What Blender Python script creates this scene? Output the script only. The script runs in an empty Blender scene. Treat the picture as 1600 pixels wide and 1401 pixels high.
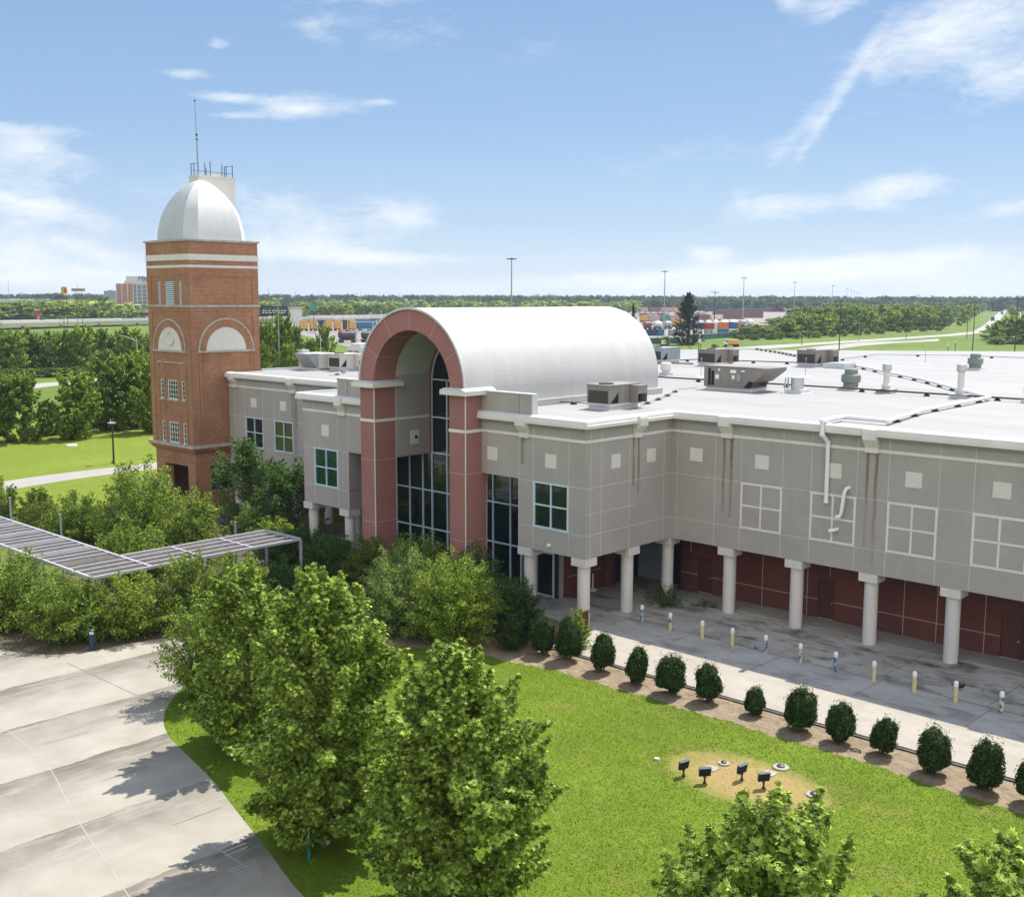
import bpy, math, random
import numpy as np
from mathutils import Vector, Matrix

scene = bpy.context.scene
COL = scene.collection
R = math.radians

# ---------------------------------------------------------------- camera
EYE = Vector((0.0, 0.0, 17.0))
PITCH, YAW, ROLL, FPX = R(7.73483), R(133.27936), R(0.1775), 1746.0
FW = Vector((math.cos(YAW)*math.cos(PITCH), math.sin(YAW)*math.cos(PITCH), -math.sin(PITCH)))
RT0 = FW.cross(Vector((0, 0, 1))).normalized()
UP0 = RT0.cross(FW)
RT = RT0*math.cos(ROLL) + UP0*math.sin(ROLL)
UP = UP0*math.cos(ROLL) - RT0*math.sin(ROLL)
cam_data = bpy.data.cameras.new("camera")
cam_data.sensor_width = 36.0
cam_data.lens = 36.0*FPX/1600.0
cam_data.clip_start = 0.5
cam_data.clip_end = 60000.0
cam = bpy.data.objects.new("camera", cam_data)
COL.objects.link(cam)
cam.matrix_world = Matrix(((RT.x, UP.x, -FW.x, EYE.x), (RT.y, UP.y, -FW.y, EYE.y), (RT.z, UP.z, -FW.z, EYE.z), (0, 0, 0, 1)))
scene.camera = cam

def at(px, py, z=0.0):
    """point of the plane at height z seen at a pixel of the 1600 wide photograph"""
    d = FW*FPX + RT*(px-800.0) - UP*(py-700.5)
    t = (z-EYE.z)/d.z
    return EYE + d*t

def depth_at(px, py, dist, ):
    d = FW*FPX + RT*(px-800.0) - UP*(py-700.5)
    return EYE + d*(dist/FPX)

# ---------------------------------------------------------------- light
SUN_EL, SUN_AZ = R(57.1), R(-1.6)
sun_dir = Vector((math.sin(SUN_AZ)*math.cos(SUN_EL), math.cos(SUN_AZ)*math.cos(SUN_EL), math.sin(SUN_EL)))
sl = bpy.data.lights.new("sun", 'SUN')
sl.energy = 4.5
sl.angle = R(0.55)
sl.color = (1.0, 0.955, 0.88)
so = bpy.data.objects.new("sun", sl)
COL.objects.link(so)
so.rotation_euler = sun_dir.to_track_quat('Z', 'Y').to_euler()

scene.view_settings.view_transform = 'Standard'
scene.view_settings.look = 'None'
scene.view_settings.exposure = 0.78
scene.view_settings.gamma = 1.0
scene.view_settings.use_curve_mapping = False
try:
    scene.cycles.max_bounces = 6
    scene.cycles.diffuse_bounces = 3
    scene.cycles.glossy_bounces = 3
    scene.cycles.transmission_bounces = 4
    scene.cycles.transparent_max_bounces = 6
    scene.cycles.volume_bounces = 0
    scene.cycles.use_denoising = True
    scene.cycles.caustics_reflective = False
    scene.cycles.caustics_refractive = False
except Exception:
    pass

# ---------------------------------------------------------------- world: clear sky with wisps of cloud
world = bpy.data.worlds.new("World")
scene.world = world
world.use_nodes = True
wn, wl = world.node_tree.nodes, world.node_tree.links
wn.clear()
def wnode(t, **kw):
    n = wn.new(t)
    for k, v in kw.items():
        setattr(n, k, v)
    return n
def wmath(op, a, b=None, clamp=False):
    n = wnode('ShaderNodeMath', operation=op, use_clamp=clamp)
    for i, v in enumerate((a, b)):
        if v is None:
            continue
        if isinstance(v, (int, float)):
            n.inputs[i].default_value = v
        else:
            wl.new(v, n.inputs[i])
    return n.outputs[0]
sky = wnode('ShaderNodeTexSky', sky_type='NISHITA', sun_disc=False)
sky.sun_elevation = SUN_EL
sky.sun_rotation = SUN_AZ
sky.altitude = 0
sky.air_density = 1.0
sky.dust_density = 0.6
sky.ozone_density = 2.2
tc = wnode('ShaderNodeTexCoord')
sep = wnode('ShaderNodeSeparateXYZ')
wl.new(tc.outputs['Generated'], sep.inputs[0])
# azimuth (degrees to the right of the camera heading) and elevation (degrees)
fx, fy = math.cos(YAW), math.sin(YAW)
fwd = wmath('ADD', wmath('MULTIPLY', sep.outputs[0], fx), wmath('MULTIPLY', sep.outputs[1], fy))
rgt = wmath('ADD', wmath('MULTIPLY', sep.outputs[0], fy), wmath('MULTIPLY', sep.outputs[1], -fx))
az = wmath('MULTIPLY', wmath('ARCTAN2', rgt, fwd), 57.29578)
el = wmath('MULTIPLY', wmath('ARCSINE', sep.outputs[2]), 57.29578)
# cloud texture, stretched sideways
comb = wnode('ShaderNodeCombineXYZ')
wl.new(wmath('MULTIPLY', az, 0.16), comb.inputs[0])
wl.new(wmath('MULTIPLY', el, 0.42), comb.inputs[1])
nz = wnode('ShaderNodeTexNoise')
nz.inputs['Scale'].default_value = 1.6
nz.inputs['Detail'].default_value = 9.0
nz.inputs['Roughness'].default_value = 0.62
nz.inputs['Distortion'].default_value = 0.35
wl.new(comb.outputs[0], nz.inputs['Vector'])
def blob(px, py, sx, sy, w, rot=0.0):
    a0 = math.degrees(math.atan((px-800.0)/1762.0))
    e0 = math.degrees(math.atan((463.5-py)/1762.0*math.cos(R(a0))))
    sa, se = sx/30.8, sy/30.8
    da, de = wmath('SUBTRACT', az, a0), wmath('SUBTRACT', el, e0)
    c, s = math.cos(R(rot)), math.sin(R(rot))
    u = wmath('ADD', wmath('MULTIPLY', da, c/sa), wmath('MULTIPLY', de, s/sa))
    v = wmath('ADD', wmath('MULTIPLY', da, -s/se), wmath('MULTIPLY', de, c/se))
    q = wmath('ADD', wmath('MULTIPLY', u, u), wmath('MULTIPLY', v, v))
    return wmath('MULTIPLY', wmath('EXPONENT', wmath('MULTIPLY', q, -1.0)), w)
BLOBS = [(1510, 50, 140, 50, .95, 12), (1580, 125, 80, 32, 1.0, 15), (1430, 70, 90, 50, .5, 30), (1290, 170, 120, 10, .62, 58), (1245, 200, 100, 14, .42, 50), (1350, 115, 30, 20, .5, 60),
         (30, 270, 120, 50, .68, -22), (10, 330, 90, 36, .6, -12), (30, 415, 190, 40, 1.15, -8), (160, 445, 130, 16, 1.1, 0), (40, 225, 110, 18, .7, -20), (110, 340, 90, 16, .7, -12), (150, 395, 70, 12, .6, -15),
         (637, 338, 55, 26, .85, 0), (470, 345, 170, 50, .75, -14), (600, 405, 150, 10, .85, 0), (430, 390, 120, 20, .7, -6), (560, 4, 100, 14, .95, 0), (463, 180, 34, 9, .9, 0),
         (370, 164, 50, 8, .95, 0), (300, 129, 36, 8, .95, 0), (350, 86, 20, 10, .9, 0), (500, 70, 32, 18, .7, 0), (385, 190, 70, 7, .8, 0), (600, 170, 26, 5, .7, 0), (120, 215, 60, 12, .6, 0),
         (500, 175, 90, 20, .6, 0), (1120, 435, 330, 24, 1.0, 4), (1350, 412, 170, 18, .85, 6), (1112, 396, 36, 15, .95, 0), (1560, 440, 200, 26, .75, 2),
         (1390, 292, 90, 18, .85, 8), (1185, 322, 55, 16, .8, 0), (1280, 24, 55, 26, .85, 20), (1215, 22, 20, 14, .85, 0), (1570, 326, 90, 13, .75, 6),
         (1100, 300, 70, 12, .55, 0), (1330, 320, 240, 22, .5, 6), (900, 442, 420, 16, .55, 3), (640, 60, 260, 40, .35, -8), (1050, 250, 260, 40, .3, 10)]
tot = None
for b in BLOBS:
    o = blob(*b)
    tot = o if tot is None else wmath('ADD', tot, o)
# threshold of the texture falls where the masses stand
nz2 = wnode('ShaderNodeTexNoise')
nz2.inputs['Scale'].default_value = 5.5
nz2.inputs['Detail'].default_value = 8.0
nz2.inputs['Roughness'].default_value = 0.68
nz2.inputs['Distortion'].default_value = 0.8
wl.new(comb.outputs[0], nz2.inputs['Vector'])
nn = wmath('ADD', wmath('MULTIPLY', nz.outputs['Fac'], 0.62), wmath('MULTIPLY', nz2.outputs['Fac'], 0.38))
tot = wmath('MINIMUM', tot, 1.3)
dens = wmath('MULTIPLY', wmath('SUBTRACT', wmath('ADD', nn, wmath('MULTIPLY', tot, 0.33)), 0.585), 2.5, clamp=True)
dens = wmath('MULTIPLY', dens, wmath('MINIMUM', wmath('ADD', wmath('MULTIPLY', tot, 1.3), 0.10), 0.80), clamp=True)
# the low clear sky pales towards the horizon in the humid air
er = wnode('ShaderNodeValToRGB')
el01 = wmath('MULTIPLY', el, 1/20.0, clamp=True)
wl.new(el01, er.inputs[0])
stops = [(0.0, (2.75, 3.10, 3.55)), (.07, (2.30, 2.80, 3.45)), (.18, (1.70, 2.32, 3.22)), (.42, (1.18, 1.85, 2.88)), (.75, (.92, 1.52, 2.58)), (1.0, (.84, 1.40, 2.45))]
while len(er.color_ramp.elements) < len(stops):
    er.color_ramp.elements.new(.5)
for e_, (p_, c_) in zip(er.color_ramp.elements, stops):
    e_.position = p_
    e_.color = (*c_, 1)
m0 = wnode('ShaderNodeMix', data_type='RGBA')
low = wnode('ShaderNodeMapRange')
low.inputs[1].default_value, low.inputs[2].default_value, low.inputs[3].default_value, low.inputs[4].default_value = 14.0, 42.0, 0.9, 0.0
wl.new(el, low.inputs[0])
wl.new(low.outputs[0], m0.inputs[0])
wl.new(sky.outputs[0], m0.inputs[6])
wl.new(er.outputs[0], m0.inputs[7])
# bright unseen cloud bank added behind the camera to fill the shaded walls
fill_bank = wnode('ShaderNodeMapRange', interpolation_type='SMOOTHSTEP')
fill_bank.inputs[1].default_value, fill_bank.inputs[2].default_value = -0.15, 0.55
wl.new(wmath('ADD', wmath('MULTIPLY', sep.outputs[1], -0.62), wmath('MULTIPLY', sep.outputs[0], 0.78)), fill_bank.inputs[0])
bd = wmath('MULTIPLY', fill_bank.outputs[0], wmath('ADD', wmath('MULTIPLY', nz.outputs['Fac'], 0.9), 0.35), clamp=True)
m1 = wnode('ShaderNodeMix', data_type='RGBA')
wl.new(bd, m1.inputs[0])
wl.new(m0.outputs[2], m1.inputs[6])
m1.inputs[7].default_value = (6.0, 6.0, 6.1, 1)
mix = wnode('ShaderNodeMix', data_type='RGBA')
wl.new(dens, mix.inputs[0])
wl.new(m1.outputs[2], mix.inputs[6])
mix.inputs[7].default_value = (4.1, 4.2, 4.3, 1)
bg = wnode('ShaderNodeBackground')
bg.inputs['Strength'].default_value = 0.15
wl.new(mix.outputs[2], bg.inputs['Color'])
out = wnode('ShaderNodeOutputWorld')
wl.new(bg.outputs[0], out.inputs['Surface'])

# ---------------------------------------------------------------- materials
def new_mat(name):
    m = bpy.data.materials.new(name)
    m.use_nodes = True
    nt = m.node_tree
    nt.nodes.clear()
    o = nt.nodes.new('ShaderNodeOutputMaterial')
    return m, nt, o
class NT:
    """small helper round a node tree"""
    def __init__(s, nt):
        s.nt = nt
    def node(s, t, ins=None, **kw):
        n = s.nt.nodes.new(t)
        for k, v in kw.items():
            setattr(n, k, v)
        for k, v in (ins or {}).items():
            s.put(n, k, v)
        return n
    def put(s, n, k, v):
        if isinstance(v, bpy.types.NodeSocket):
            s.nt.links.new(v, n.inputs[k])
        else:
            if isinstance(v, tuple) and len(v) == 3 and n.inputs[k].type == 'RGBA':
                v = (*v, 1)
            n.inputs[k].default_value = v
    def math(s, op, a, b=0.0, clamp=False):
        return s.node('ShaderNodeMath', {0: a, 1: b}, operation=op, use_clamp=clamp).outputs[0]
    def coord(s, scale=(1, 1, 1), kind='Object'):
        c = s.node('ShaderNodeTexCoord').outputs[kind]
        if kind == 'Object':
            c = s.node('ShaderNodeNewGeometry').outputs['Position']
        return s.node('ShaderNodeMapping', {'Vector': c, 'Scale': scale}).outputs[0]
    def noise(s, vec, scale, detail=4, rough=.55, dist=0.0):
        return s.node('ShaderNodeTexNoise', {'Vector': vec, 'Scale': scale, 'Detail': detail, 'Roughness': rough, 'Distortion': dist}).outputs['Fac']
    def ramp(s, fac, stops):
        n = s.node('ShaderNodeValToRGB', {0: fac})
        e = n.color_ramp.elements
        while len(e) < len(stops):
            e.new(.5)
        for x, (p, c) in zip(e, stops):
            x.position = p
            x.color = (*c, 1) if len(c) == 3 else c
        return n.outputs[0]
    def mix(s, fac, a, b, mode='MIX'):
        n = s.node('ShaderNodeMix', data_type='RGBA', blend_type=mode)
        s.put(n, 0, fac)
        s.put(n, 6, a)
        s.put(n, 7, b)
        return n.outputs[2]
    def mr(s, v, a, b, c=0.0, d=1.0):
        return s.node('ShaderNodeMapRange', {0: v, 1: a, 2: b, 3: c, 4: d}).outputs[0]

def plain(name, col, rough=.7, var=.12, scale=1.5, metal=0.0, bump=0.0, bscale=40, spec=.35, streak=0.0, coat=0.0):
    """a surface of one colour with soft uneven wear"""
    m, nt, o = new_mat(name)
    t = NT(nt)
    v = t.coord()
    n1 = t.noise(v, scale, 5, .6)
    n2 = t.noise(v, scale*9, 3, .6)
    f = t.math('ADD', t.math('MULTIPLY', n1, .7), t.math('MULTIPLY', n2, .3))
    lo = tuple(c*(1-var*1.6) for c in col)
    hi = tuple(min(1, c*(1+var*1.2)) for c in col)
    c = t.ramp(f, [(.28, lo), (.72, hi)])
    if streak:
        v2 = t.coord((2.2, 2.2, .12))
        n3 = t.noise(v2, 2.0, 5, .65)
        c = t.mix(t.mr(n3, .5, .85, 0, streak), c, tuple(x*.55 for x in col))
    p = t.node('ShaderNodeBsdfPrincipled', {'Base Color': c, 'Roughness': rough, 'Metallic': metal, 'Specular IOR Level': spec, 'Coat Weight': coat})
    if bump:
        b = t.node('ShaderNodeBump', {'Strength': bump, 'Distance': .02, 'Height': t.noise(v, bscale, 4, .65)})
        nt.links.new(b.outputs[0], p.inputs['Normal'])
    nt.links.new(p.outputs[0], o.inputs[0])
    return m

MT = {}
MT['stucco'] = plain('grey_stucco', (.385, .350, .318), .9, .08, .30, bump=.35, bscale=60, streak=.14)
MT['trim'] = plain('cream_trim', (.70, .67, .61), .75, .07, .8, streak=.15)
MT['white'] = plain('white_metal_trim', (.56, .565, .575), .5, .05, .6, streak=.10)
MT['redstucco'] = plain('rose_stucco', (.33, .152, .130), .9, .09, .5, bump=.35, bscale=60, streak=.18)
MT['darkred'] = plain('maroon_wall', (.140, .050, .041), .85, .12, .6, bump=.3, bscale=50, streak=.2)
MT['darkdoor'] = plain('maroon_door', (.095, .034, .028), .6, .10, .9)
MT['cream'] = plain('cream_panel', (.66, .63, .57), .8, .06, .8, streak=.15)
MT['column'] = plain('painted_column', (.64, .60, .55), .75, .06, .9, streak=.25)
MT['vault'] = plain('vault_plaster', (.50, .52, .45), .9, .05, .5)
MT['stone'] = plain('weathered_stone', (.42, .39, .34), .85, .25, 2.0, streak=.6)
MT['dome'] = plain('white_dome', (.50, .51, .51), .6, .05, .6, streak=.18)
MT['joint'] = plain('pale_joint', (.58, .54, .48), .85, .10, 1.0)
MT['redjoint'] = plain('pale_pink_joint', (.52, .37, .33), .85, .10, 1.0)
MT['soffit'] = plain('soffit_plaster', (.30, .28, .25), .9, .1, .6)
MT['frame'] = plain('pale_blue_frame', (.52, .64, .72), .45, .05, 1.0)
MT['whiteframe'] = plain('white_frame', (.74, .76, .78), .45, .05, 1.0)
MT['hvac'] = plain('beige_sheet_metal', (.235, .215, .185), .6, .1, .9, streak=.3)
MT['hvaclight'] = plain('light_sheet_metal', (.52, .49, .45), .55, .08, .9, streak=.2)
MT['hvacblue'] = plain('grey_blue_sheet_metal', (.30, .34, .36), .55, .08, .9, streak=.2)
MT['grille'] = plain('dark_coil', (.055, .052, .045), .7, .35, 9)
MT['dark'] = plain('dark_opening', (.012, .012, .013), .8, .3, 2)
MT['black'] = plain('black_rubber', (.015, .015, .016), .7, .2, 3)
MT['galv'] = plain('galvanised_steel', (.50, .53, .54), .38, .12, 3, metal=.55)
MT['ventgreen'] = plain('green_grey_vent', (.20, .235, .205), .6, .12, 2)
MT['pvc'] = plain('white_pvc', (.78, .78, .77), .4, .04, 1.5)
MT['conduit'] = plain('rusty_conduit', (.09, .055, .045), .7, .3, 2)
MT['pergola'] = plain('lilac_grey_paint', (.40, .39, .42), .5, .10, 1.2)
MT['lath'] = plain('weathered_lath', (.19, .17, .15), .85, .3, 3)
MT['slat'] = plain('grey_louver', (.60, .66, .68), .5, .06, 1)
MT['navy'] = plain('navy_paint', (.018, .038, .065), .45, .15, 3)
MT['polemetal'] = plain('dark_bronze_pole', (.035, .033, .032), .5, .15, 1)
MT['polegrey'] = plain('grey_steel_pole', (.32, .33, .34), .45, .1, 1, metal=.3)
MT['bark'] = plain('bark', (.12, .095, .07), .95, .3, 5, bump=.5, bscale=14)
MT['teal'] = plain('teal_paint', (.02, .20, .19), .5, .08, 1)
MT['glasslens'] = plain('frosted_lens', (.65, .68, .66), .2, .05, 2)
MT['lamp_head'] = plain('grey_lamp_head', (.45, .46, .47), .4, .05, 2)

def glass_mat(name, tint, rough=.04):
    m, nt, o = new_mat(name)
    t = NT(nt)
    v = t.coord()
    n = t.noise(v, .9, 3, .5)
    c = t.ramp(n, [(.3, tuple(x*.55 for x in tint)), (.7, tint)])
    bmp = t.node('ShaderNodeBump', {'Strength': .02, 'Distance': .05, 'Height': t.noise(v, .8, 2, .5)})
    p = t.node('ShaderNodeBsdfPrincipled', {'Base Color': c, 'Roughness': rough, 'Specular IOR Level': .75, 'IOR': 1.55, 'Normal': bmp.outputs[0]})
    nt.links.new(p.outputs[0], o.inputs[0])
    return m
MT['glass'] = glass_mat('tinted_glass', (.010, .020, .022))
MT['glassgreen'] = glass_mat('green_tinted_glass', (.006, .055, .038))

def brick_mat():
    m, nt, o = new_mat('red_brick')
    t = NT(nt)
    g = t.node('ShaderNodeNewGeometry')
    s = t.node('ShaderNodeSeparateXYZ', {0: g.outputs['Position']})
    u = t.math('ADD', s.outputs[0], s.outputs[1])
    v = t.node('ShaderNodeCombineXYZ', {0: u, 1: s.outputs[2], 2: 0.0}).outputs[0]
    b = t.node('ShaderNodeTexBrick', {'Vector': v, 'Color1': (.415, .180, .082), 'Color2': (.265, .105, .048), 'Mortar': (.44, .33, .24), 'Scale': 1.0,
                                     'Mortar Size': .014, 'Mortar Smooth': .2, 'Bias': -.1, 'Brick Width': .30, 'Row Height': .105})
    n = t.noise(t.coord(), .45, 5, .65)
    c = t.mix(t.mr(n, .35, .7, 0, .5), b.outputs[0], (.23, .085, .042))
    vv = t.coord((2.4, 2.4, .10))
    c = t.mix(t.mr(t.noise(vv, 1.6, 5, .65), .52, .85, 0, .45), c, (.13, .06, .04))
    bp = t.node('ShaderNodeBump', {'Strength': .5, 'Distance': .012, 'Height': t.math('SUBTRACT', 1.0, b.outputs['Fac'])})
    p = t.node('ShaderNodeBsdfPrincipled', {'Base Color': c, 'Roughness': .9, 'Specular IOR Level': .2, 'Normal': bp.outputs[0]})
    nt.links.new(p.outputs[0], o.inputs[0])
    return m
MT['brick'] = brick_mat()

def roof_mat():
    m, nt, o = new_mat('white_roof_membrane')
    t = NT(nt)
    v = t.coord()
    s = t.node('ShaderNodeSeparateXYZ', {0: v})
    big = t.noise(t.coord((.05, .25, 1)), 1.0, 5, .6)
    fine = t.noise(t.coord((.25, 2.2, 1)), 1.0, 4, .6)
    c = t.ramp(t.math('ADD', t.math('MULTIPLY', big, .6), t.math('MULTIPLY', fine, .4)), [(.3, (.22, .215, .205)), (.5, (.272, .267, .258)), (.75, (.315, .31, .30))])
    seam = t.math('FRACT', t.math('MULTIPLY', t.math('ADD', s.outputs[1], 400.0), 1/1.9))
    c = t.mix(t.math('MULTIPLY', t.math('LESS_THAN', seam, .05), .55), c, (.29, .29, .29))
    d = t.mr(t.noise(t.coord((.5, 1, 1)), .30, 7, .75, .8), .50, .70, 0, .62)
    c = t.mix(d, c, (.31, .295, .275))
    p = t.node('ShaderNodeBsdfPrincipled', {'Base Color': c, 'Roughness': .7, 'Specular IOR Level': .3})
    nt.links.new(p.outputs[0], o.inputs[0])
    return m
MT['roof'] = roof_mat()

def barrel_mat():
    m, nt, o = new_mat('white_barrel_roof')
    t = NT(nt)
    v = t.coord((.9, .9, .10))
    n = t.noise(v, 1.4, 5, .65)
    c = t.ramp(n, [(.3, (.44, .435, .42)), (.65, (.485, .48, .465))])
    s = t.node('ShaderNodeSeparateXYZ', {0: t.coord()})
    seam = t.math('FRACT', t.math('MULTIPLY', s.outputs[1], 1/2.9))
    c = t.mix(t.math('MULTIPLY', t.math('LESS_THAN', seam, .012), .35), c, (.42, .42, .42))
    drip = t.mr(t.noise(t.coord((3.5, 3.5, .16)), 1.2, 4, .7), .60, .72, 0, .14)
    c = t.mix(drip, c, (.64, .65, .66))
    p = t.node('ShaderNodeBsdfPrincipled', {'Base Color': c, 'Roughness': .55, 'Specular IOR Level': .35})
    nt.links.new(p.outputs[0], o.inputs[0])
    return m
MT['barrel'] = barrel_mat()

def drive_mat():
    """pale cast concrete in slabs, dirt gathered beside the cross joints"""
    m, nt, o = new_mat('drive_concrete')
    t = NT(nt)
    v = t.coord()
    s = t.node('ShaderNodeSeparateXYZ', {0: v})
    n = t.noise(v, .55, 6, .65, .4)
    n2 = t.noise(t.coord((2.6, .5, 1)), .9, 6, .7, .3)
    base = t.ramp(n, [(.3, (.268, .243, .198)), (.7, (.338, .312, .262))])
    fr = t.math('FRACT', t.math('ADD', t.math('MULTIPLY', t.math('ADD', s.outputs[0], 52.9), 1/4.8), t.math('MULTIPLY', t.math('SUBTRACT', n, .5), .14)))
    band = t.math('MULTIPLY', t.mr(fr, 0.0, .62, 1.0, 0.0), t.mr(n2, .28, .52, 0.1, 1.0))
    blot = t.mr(t.noise(v, .22, 5, .6), .36, .54, .45, 1)
    c = t.mix(t.math('MULTIPLY', t.math('MULTIPLY', band, blot), .86), base, (.080, .070, .050))
    c = t.mix(t.mr(t.noise(v, 18, 3, .6), .5, .8, 0, .3), c, (.24, .225, .195))
    p = t.node('ShaderNodeBsdfPrincipled', {'Base Color': c, 'Roughness': .85, 'Specular IOR Level': .3})
    bp = t.node('ShaderNodeBump', {'Strength': .25, 'Distance': .01, 'Height': t.noise(v, 30, 4, .6)})
    nt.links.new(bp.outputs[0], p.inputs['Normal'])
    nt.links.new(p.outputs[0], o.inputs[0])
    return m
MT['drive'] = drive_mat()

def pave_mat(name, a, b, stain, amt, sc=.35):
    m, nt, o = new_mat(name)
    t = NT(nt)
    v = t.coord()
    n = t.noise(v, sc, 6, .65, .6)
    c = t.ramp(n, [(.3, a), (.7, b)])
    st = t.math('MULTIPLY', t.mr(t.noise(t.coord((.8, 1.6, 1)), sc*2.2, 6, .72, .5), .48, .66, 0, 1), amt)
    c = t.mix(st, c, stain)
    c = t.mix(t.mr(t.noise(v, 6, 5, .7), .55, .8, 0, .35), c, tuple(x*.6 for x in a))
    p = t.node('ShaderNodeBsdfPrincipled', {'Base Color': c, 'Roughness': .82, 'Specular IOR Level': .3})
    bp = t.node('ShaderNodeBump', {'Strength': .25, 'Distance': .01, 'Height': t.noise(v, 25, 4, .6)})
    nt.links.new(bp.outputs[0], p.inputs['Normal'])
    nt.links.new(p.outputs[0], o.inputs[0])
    return m
MT['walk'] = pave_mat('pale_walk_concrete', (.29, .265, .22), (.34, .312, .265), (.22, .20, .165), .45)
MT['apron'] = pave_mat('stained_apron_concrete', (.28, .262, .225), (.43, .415, .37), (.075, .064, .048), .95, .22)
MT['apronpale'] = pave_mat('smooth_apron_concrete', (.31, .30, .275), (.40, .39, .36), (.13, .122, .105), .7, .25)
MT['road'] = pave_mat('pale_road', (.28, .26, .235), (.34, .32, .295), (.22, .21, .19), .4, .05)
MT['ballast'] = pave_mat('rail_yard_ballast', (.20, .175, .15), (.27, .24, .21), (.14, .12, .11), .5, .03)
MT['jointdark'] = plain('dark_joint', (.13, .12, .10), .9, .3, 2)
MT['jointpale'] = plain('pale_sealant', (.345, .325, .28), .8, .15, 2)

def grass_mat(name, lo, mid, hi, dry=None, near=True):
    m, nt, o = new_mat(name)
    t = NT(nt)
    v = t.coord()
    big = t.noise(v, .22 if near else .02, 5, .6)
    md = t.noise(v, 1.6 if near else .12, 5, .7)
    fine = t.noise(v, 14 if near else 1.0, 4, .75)
    f = t.math('ADD', t.math('ADD', t.math('MULTIPLY', big, .35), t.math('MULTIPLY', md, .3)), t.math('MULTIPLY', fine, .35))
    c = t.ramp(f, [(.32, lo), (.5, mid), (.66, hi)])
    if dry:
        s = t.node('ShaderNodeSeparateXYZ', {0: v})
        ang = R(-4)
        dx = t.math('ADD', s.outputs[0], 19.75)
        dy = t.math('SUBTRACT', s.outputs[1], 33.2)
        u = t.math('MULTIPLY', dx, 1/3.3)
        w = t.math('MULTIPLY', dy, 1/2.0)
        r2 = t.math('SQRT', t.math('ADD', t.math('MULTIPLY', u, u), t.math('MULTIPLY', w, w)))
        e = t.math('ADD', r2, t.math('MULTIPLY', t.math('SUBTRACT', t.noise(v, 1.1, 5, .7), .5), 1.1))
        k = t.mr(e, 1.12, .55, 0, .92)
        c = t.mix(k, c, dry)
        k2 = t.mr(t.noise(v, .42, 6, .72), .54, .74, 0, .42)
        c = t.mix(k2, c, tuple(x*.9 for x in dry))
    p = t.node('ShaderNodeBsdfPrincipled', {'Base Color': c, 'Roughness': .9, 'Specular IOR Level': .15})
    bp = t.node('ShaderNodeBump', {'Strength': .45, 'Distance': .05 if near else .3, 'Height': fine})
    nt.links.new(bp.outputs[0], p.inputs['Normal'])
    nt.links.new(p.outputs[0], o.inputs[0])
    return m
MT['lawn'] = grass_mat('mown_lawn', (.058, .096, .008), (.102, .156, .011), (.160, .212, .019), dry=(.29, .205, .085))
MT['field'] = grass_mat('rough_field', (.05, .085, .012), (.10, .15, .02), (.17, .20, .035), near=False)
MT['farlawn'] = grass_mat('sunny_far_lawn', (.095, .14, .013), (.14, .185, .018), (.19, .23, .028), near=False)
MT['mulch'] = pave_mat('pine_straw_mulch', (.16, .12, .072), (.27, .21, .135), (.085, .062, .04), .85, 1.6)
MT['soil'] = pave_mat('dark_leaf_litter', (.07, .055, .035), (.13, .10, .065), (.05, .06, .02), .7, .9)  # leaf litter in a darker brown than the mulch

def leaf_mat(name, base, back, var=.5, gloss=.10, hue=(0, 0, 0), tr=.45):
    """leaf: diffuse, light passing through, a little sheen; colour varies leaf by leaf"""
    m, nt, o = new_mat(name)
    t = NT(nt)
    a = t.node('ShaderNodeAttribute', attribute_name='rnd').outputs['Fac']
    lo = tuple(x*(1-var) for x in base)
    hi = tuple(x*(1+var)+h for x, h in zip(base, hue))
    c = t.ramp(a, [(0, lo), (.6, base), (1, hi)])
    cb = t.ramp(a, [(0, tuple(x*(1-var) for x in back)), (.6, back), (1, tuple(x*(1+var)+h for x, h in zip(back, hue)))])
    d = t.node('ShaderNodeBsdfDiffuse', {'Color': c, 'Roughness': .6})
    tr_ = t.node('ShaderNodeBsdfTranslucent', {'Color': cb})
    g = t.node('ShaderNodeBsdfGlossy', {'Color': (1, 1, 1), 'Roughness': .5})
    m1 = t.node('ShaderNodeMixShader', {0: tr, 1: d.outputs[0], 2: tr_.outputs[0]})
    fr = t.node('ShaderNodeFresnel', {'IOR': 1.38})
    m2 = t.node('ShaderNodeMixShader', {0: t.math('MULTIPLY', fr.outputs[0], gloss*2.2), 1: m1.outputs[0], 2: g.outputs[0]})
    nt.links.new(m2.outputs[0], o.inputs[0])
    return m
MT['leaf_plane'] = leaf_mat('plane_tree_leaf', (.195, .285, .045), (.49, .63, .080), .75, .07, (.20, .17, .09), .45)
MT['leaf_myrtle'] = leaf_mat('myrtle_leaf', (0.145, 0.215, 0.036), (0.36, 0.47, 0.058), 0.7, 0.05, (0.06, 0.06, 0.03), 0.44)
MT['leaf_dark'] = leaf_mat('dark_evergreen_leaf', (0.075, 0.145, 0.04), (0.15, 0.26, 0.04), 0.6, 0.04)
MT['leaf_bright'] = leaf_mat('bright_feathery_leaf', (0.185, 0.265, 0.038), (0.42, 0.54, 0.065), 0.65, 0.06, (0.08, 0.08, 0.03), 0.46)
MT['leaf_silver'] = leaf_mat('grey_green_leaf', (0.19, 0.265, 0.075), (0.38, 0.49, 0.11), 0.6, 0.06, (0.05, 0.05, 0.03))
MT['leaf_olive'] = leaf_mat('olive_leaf', (0.135, 0.17, 0.04), (0.27, 0.32, 0.05), 0.6, 0.04)
MT['leaf_holly'] = leaf_mat('holly_leaf', (0.036, 0.076, 0.019), (0.07, 0.11, 0.018), 0.8, 0.09, (0.04, 0.05, 0.01), 0.3)
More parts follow.
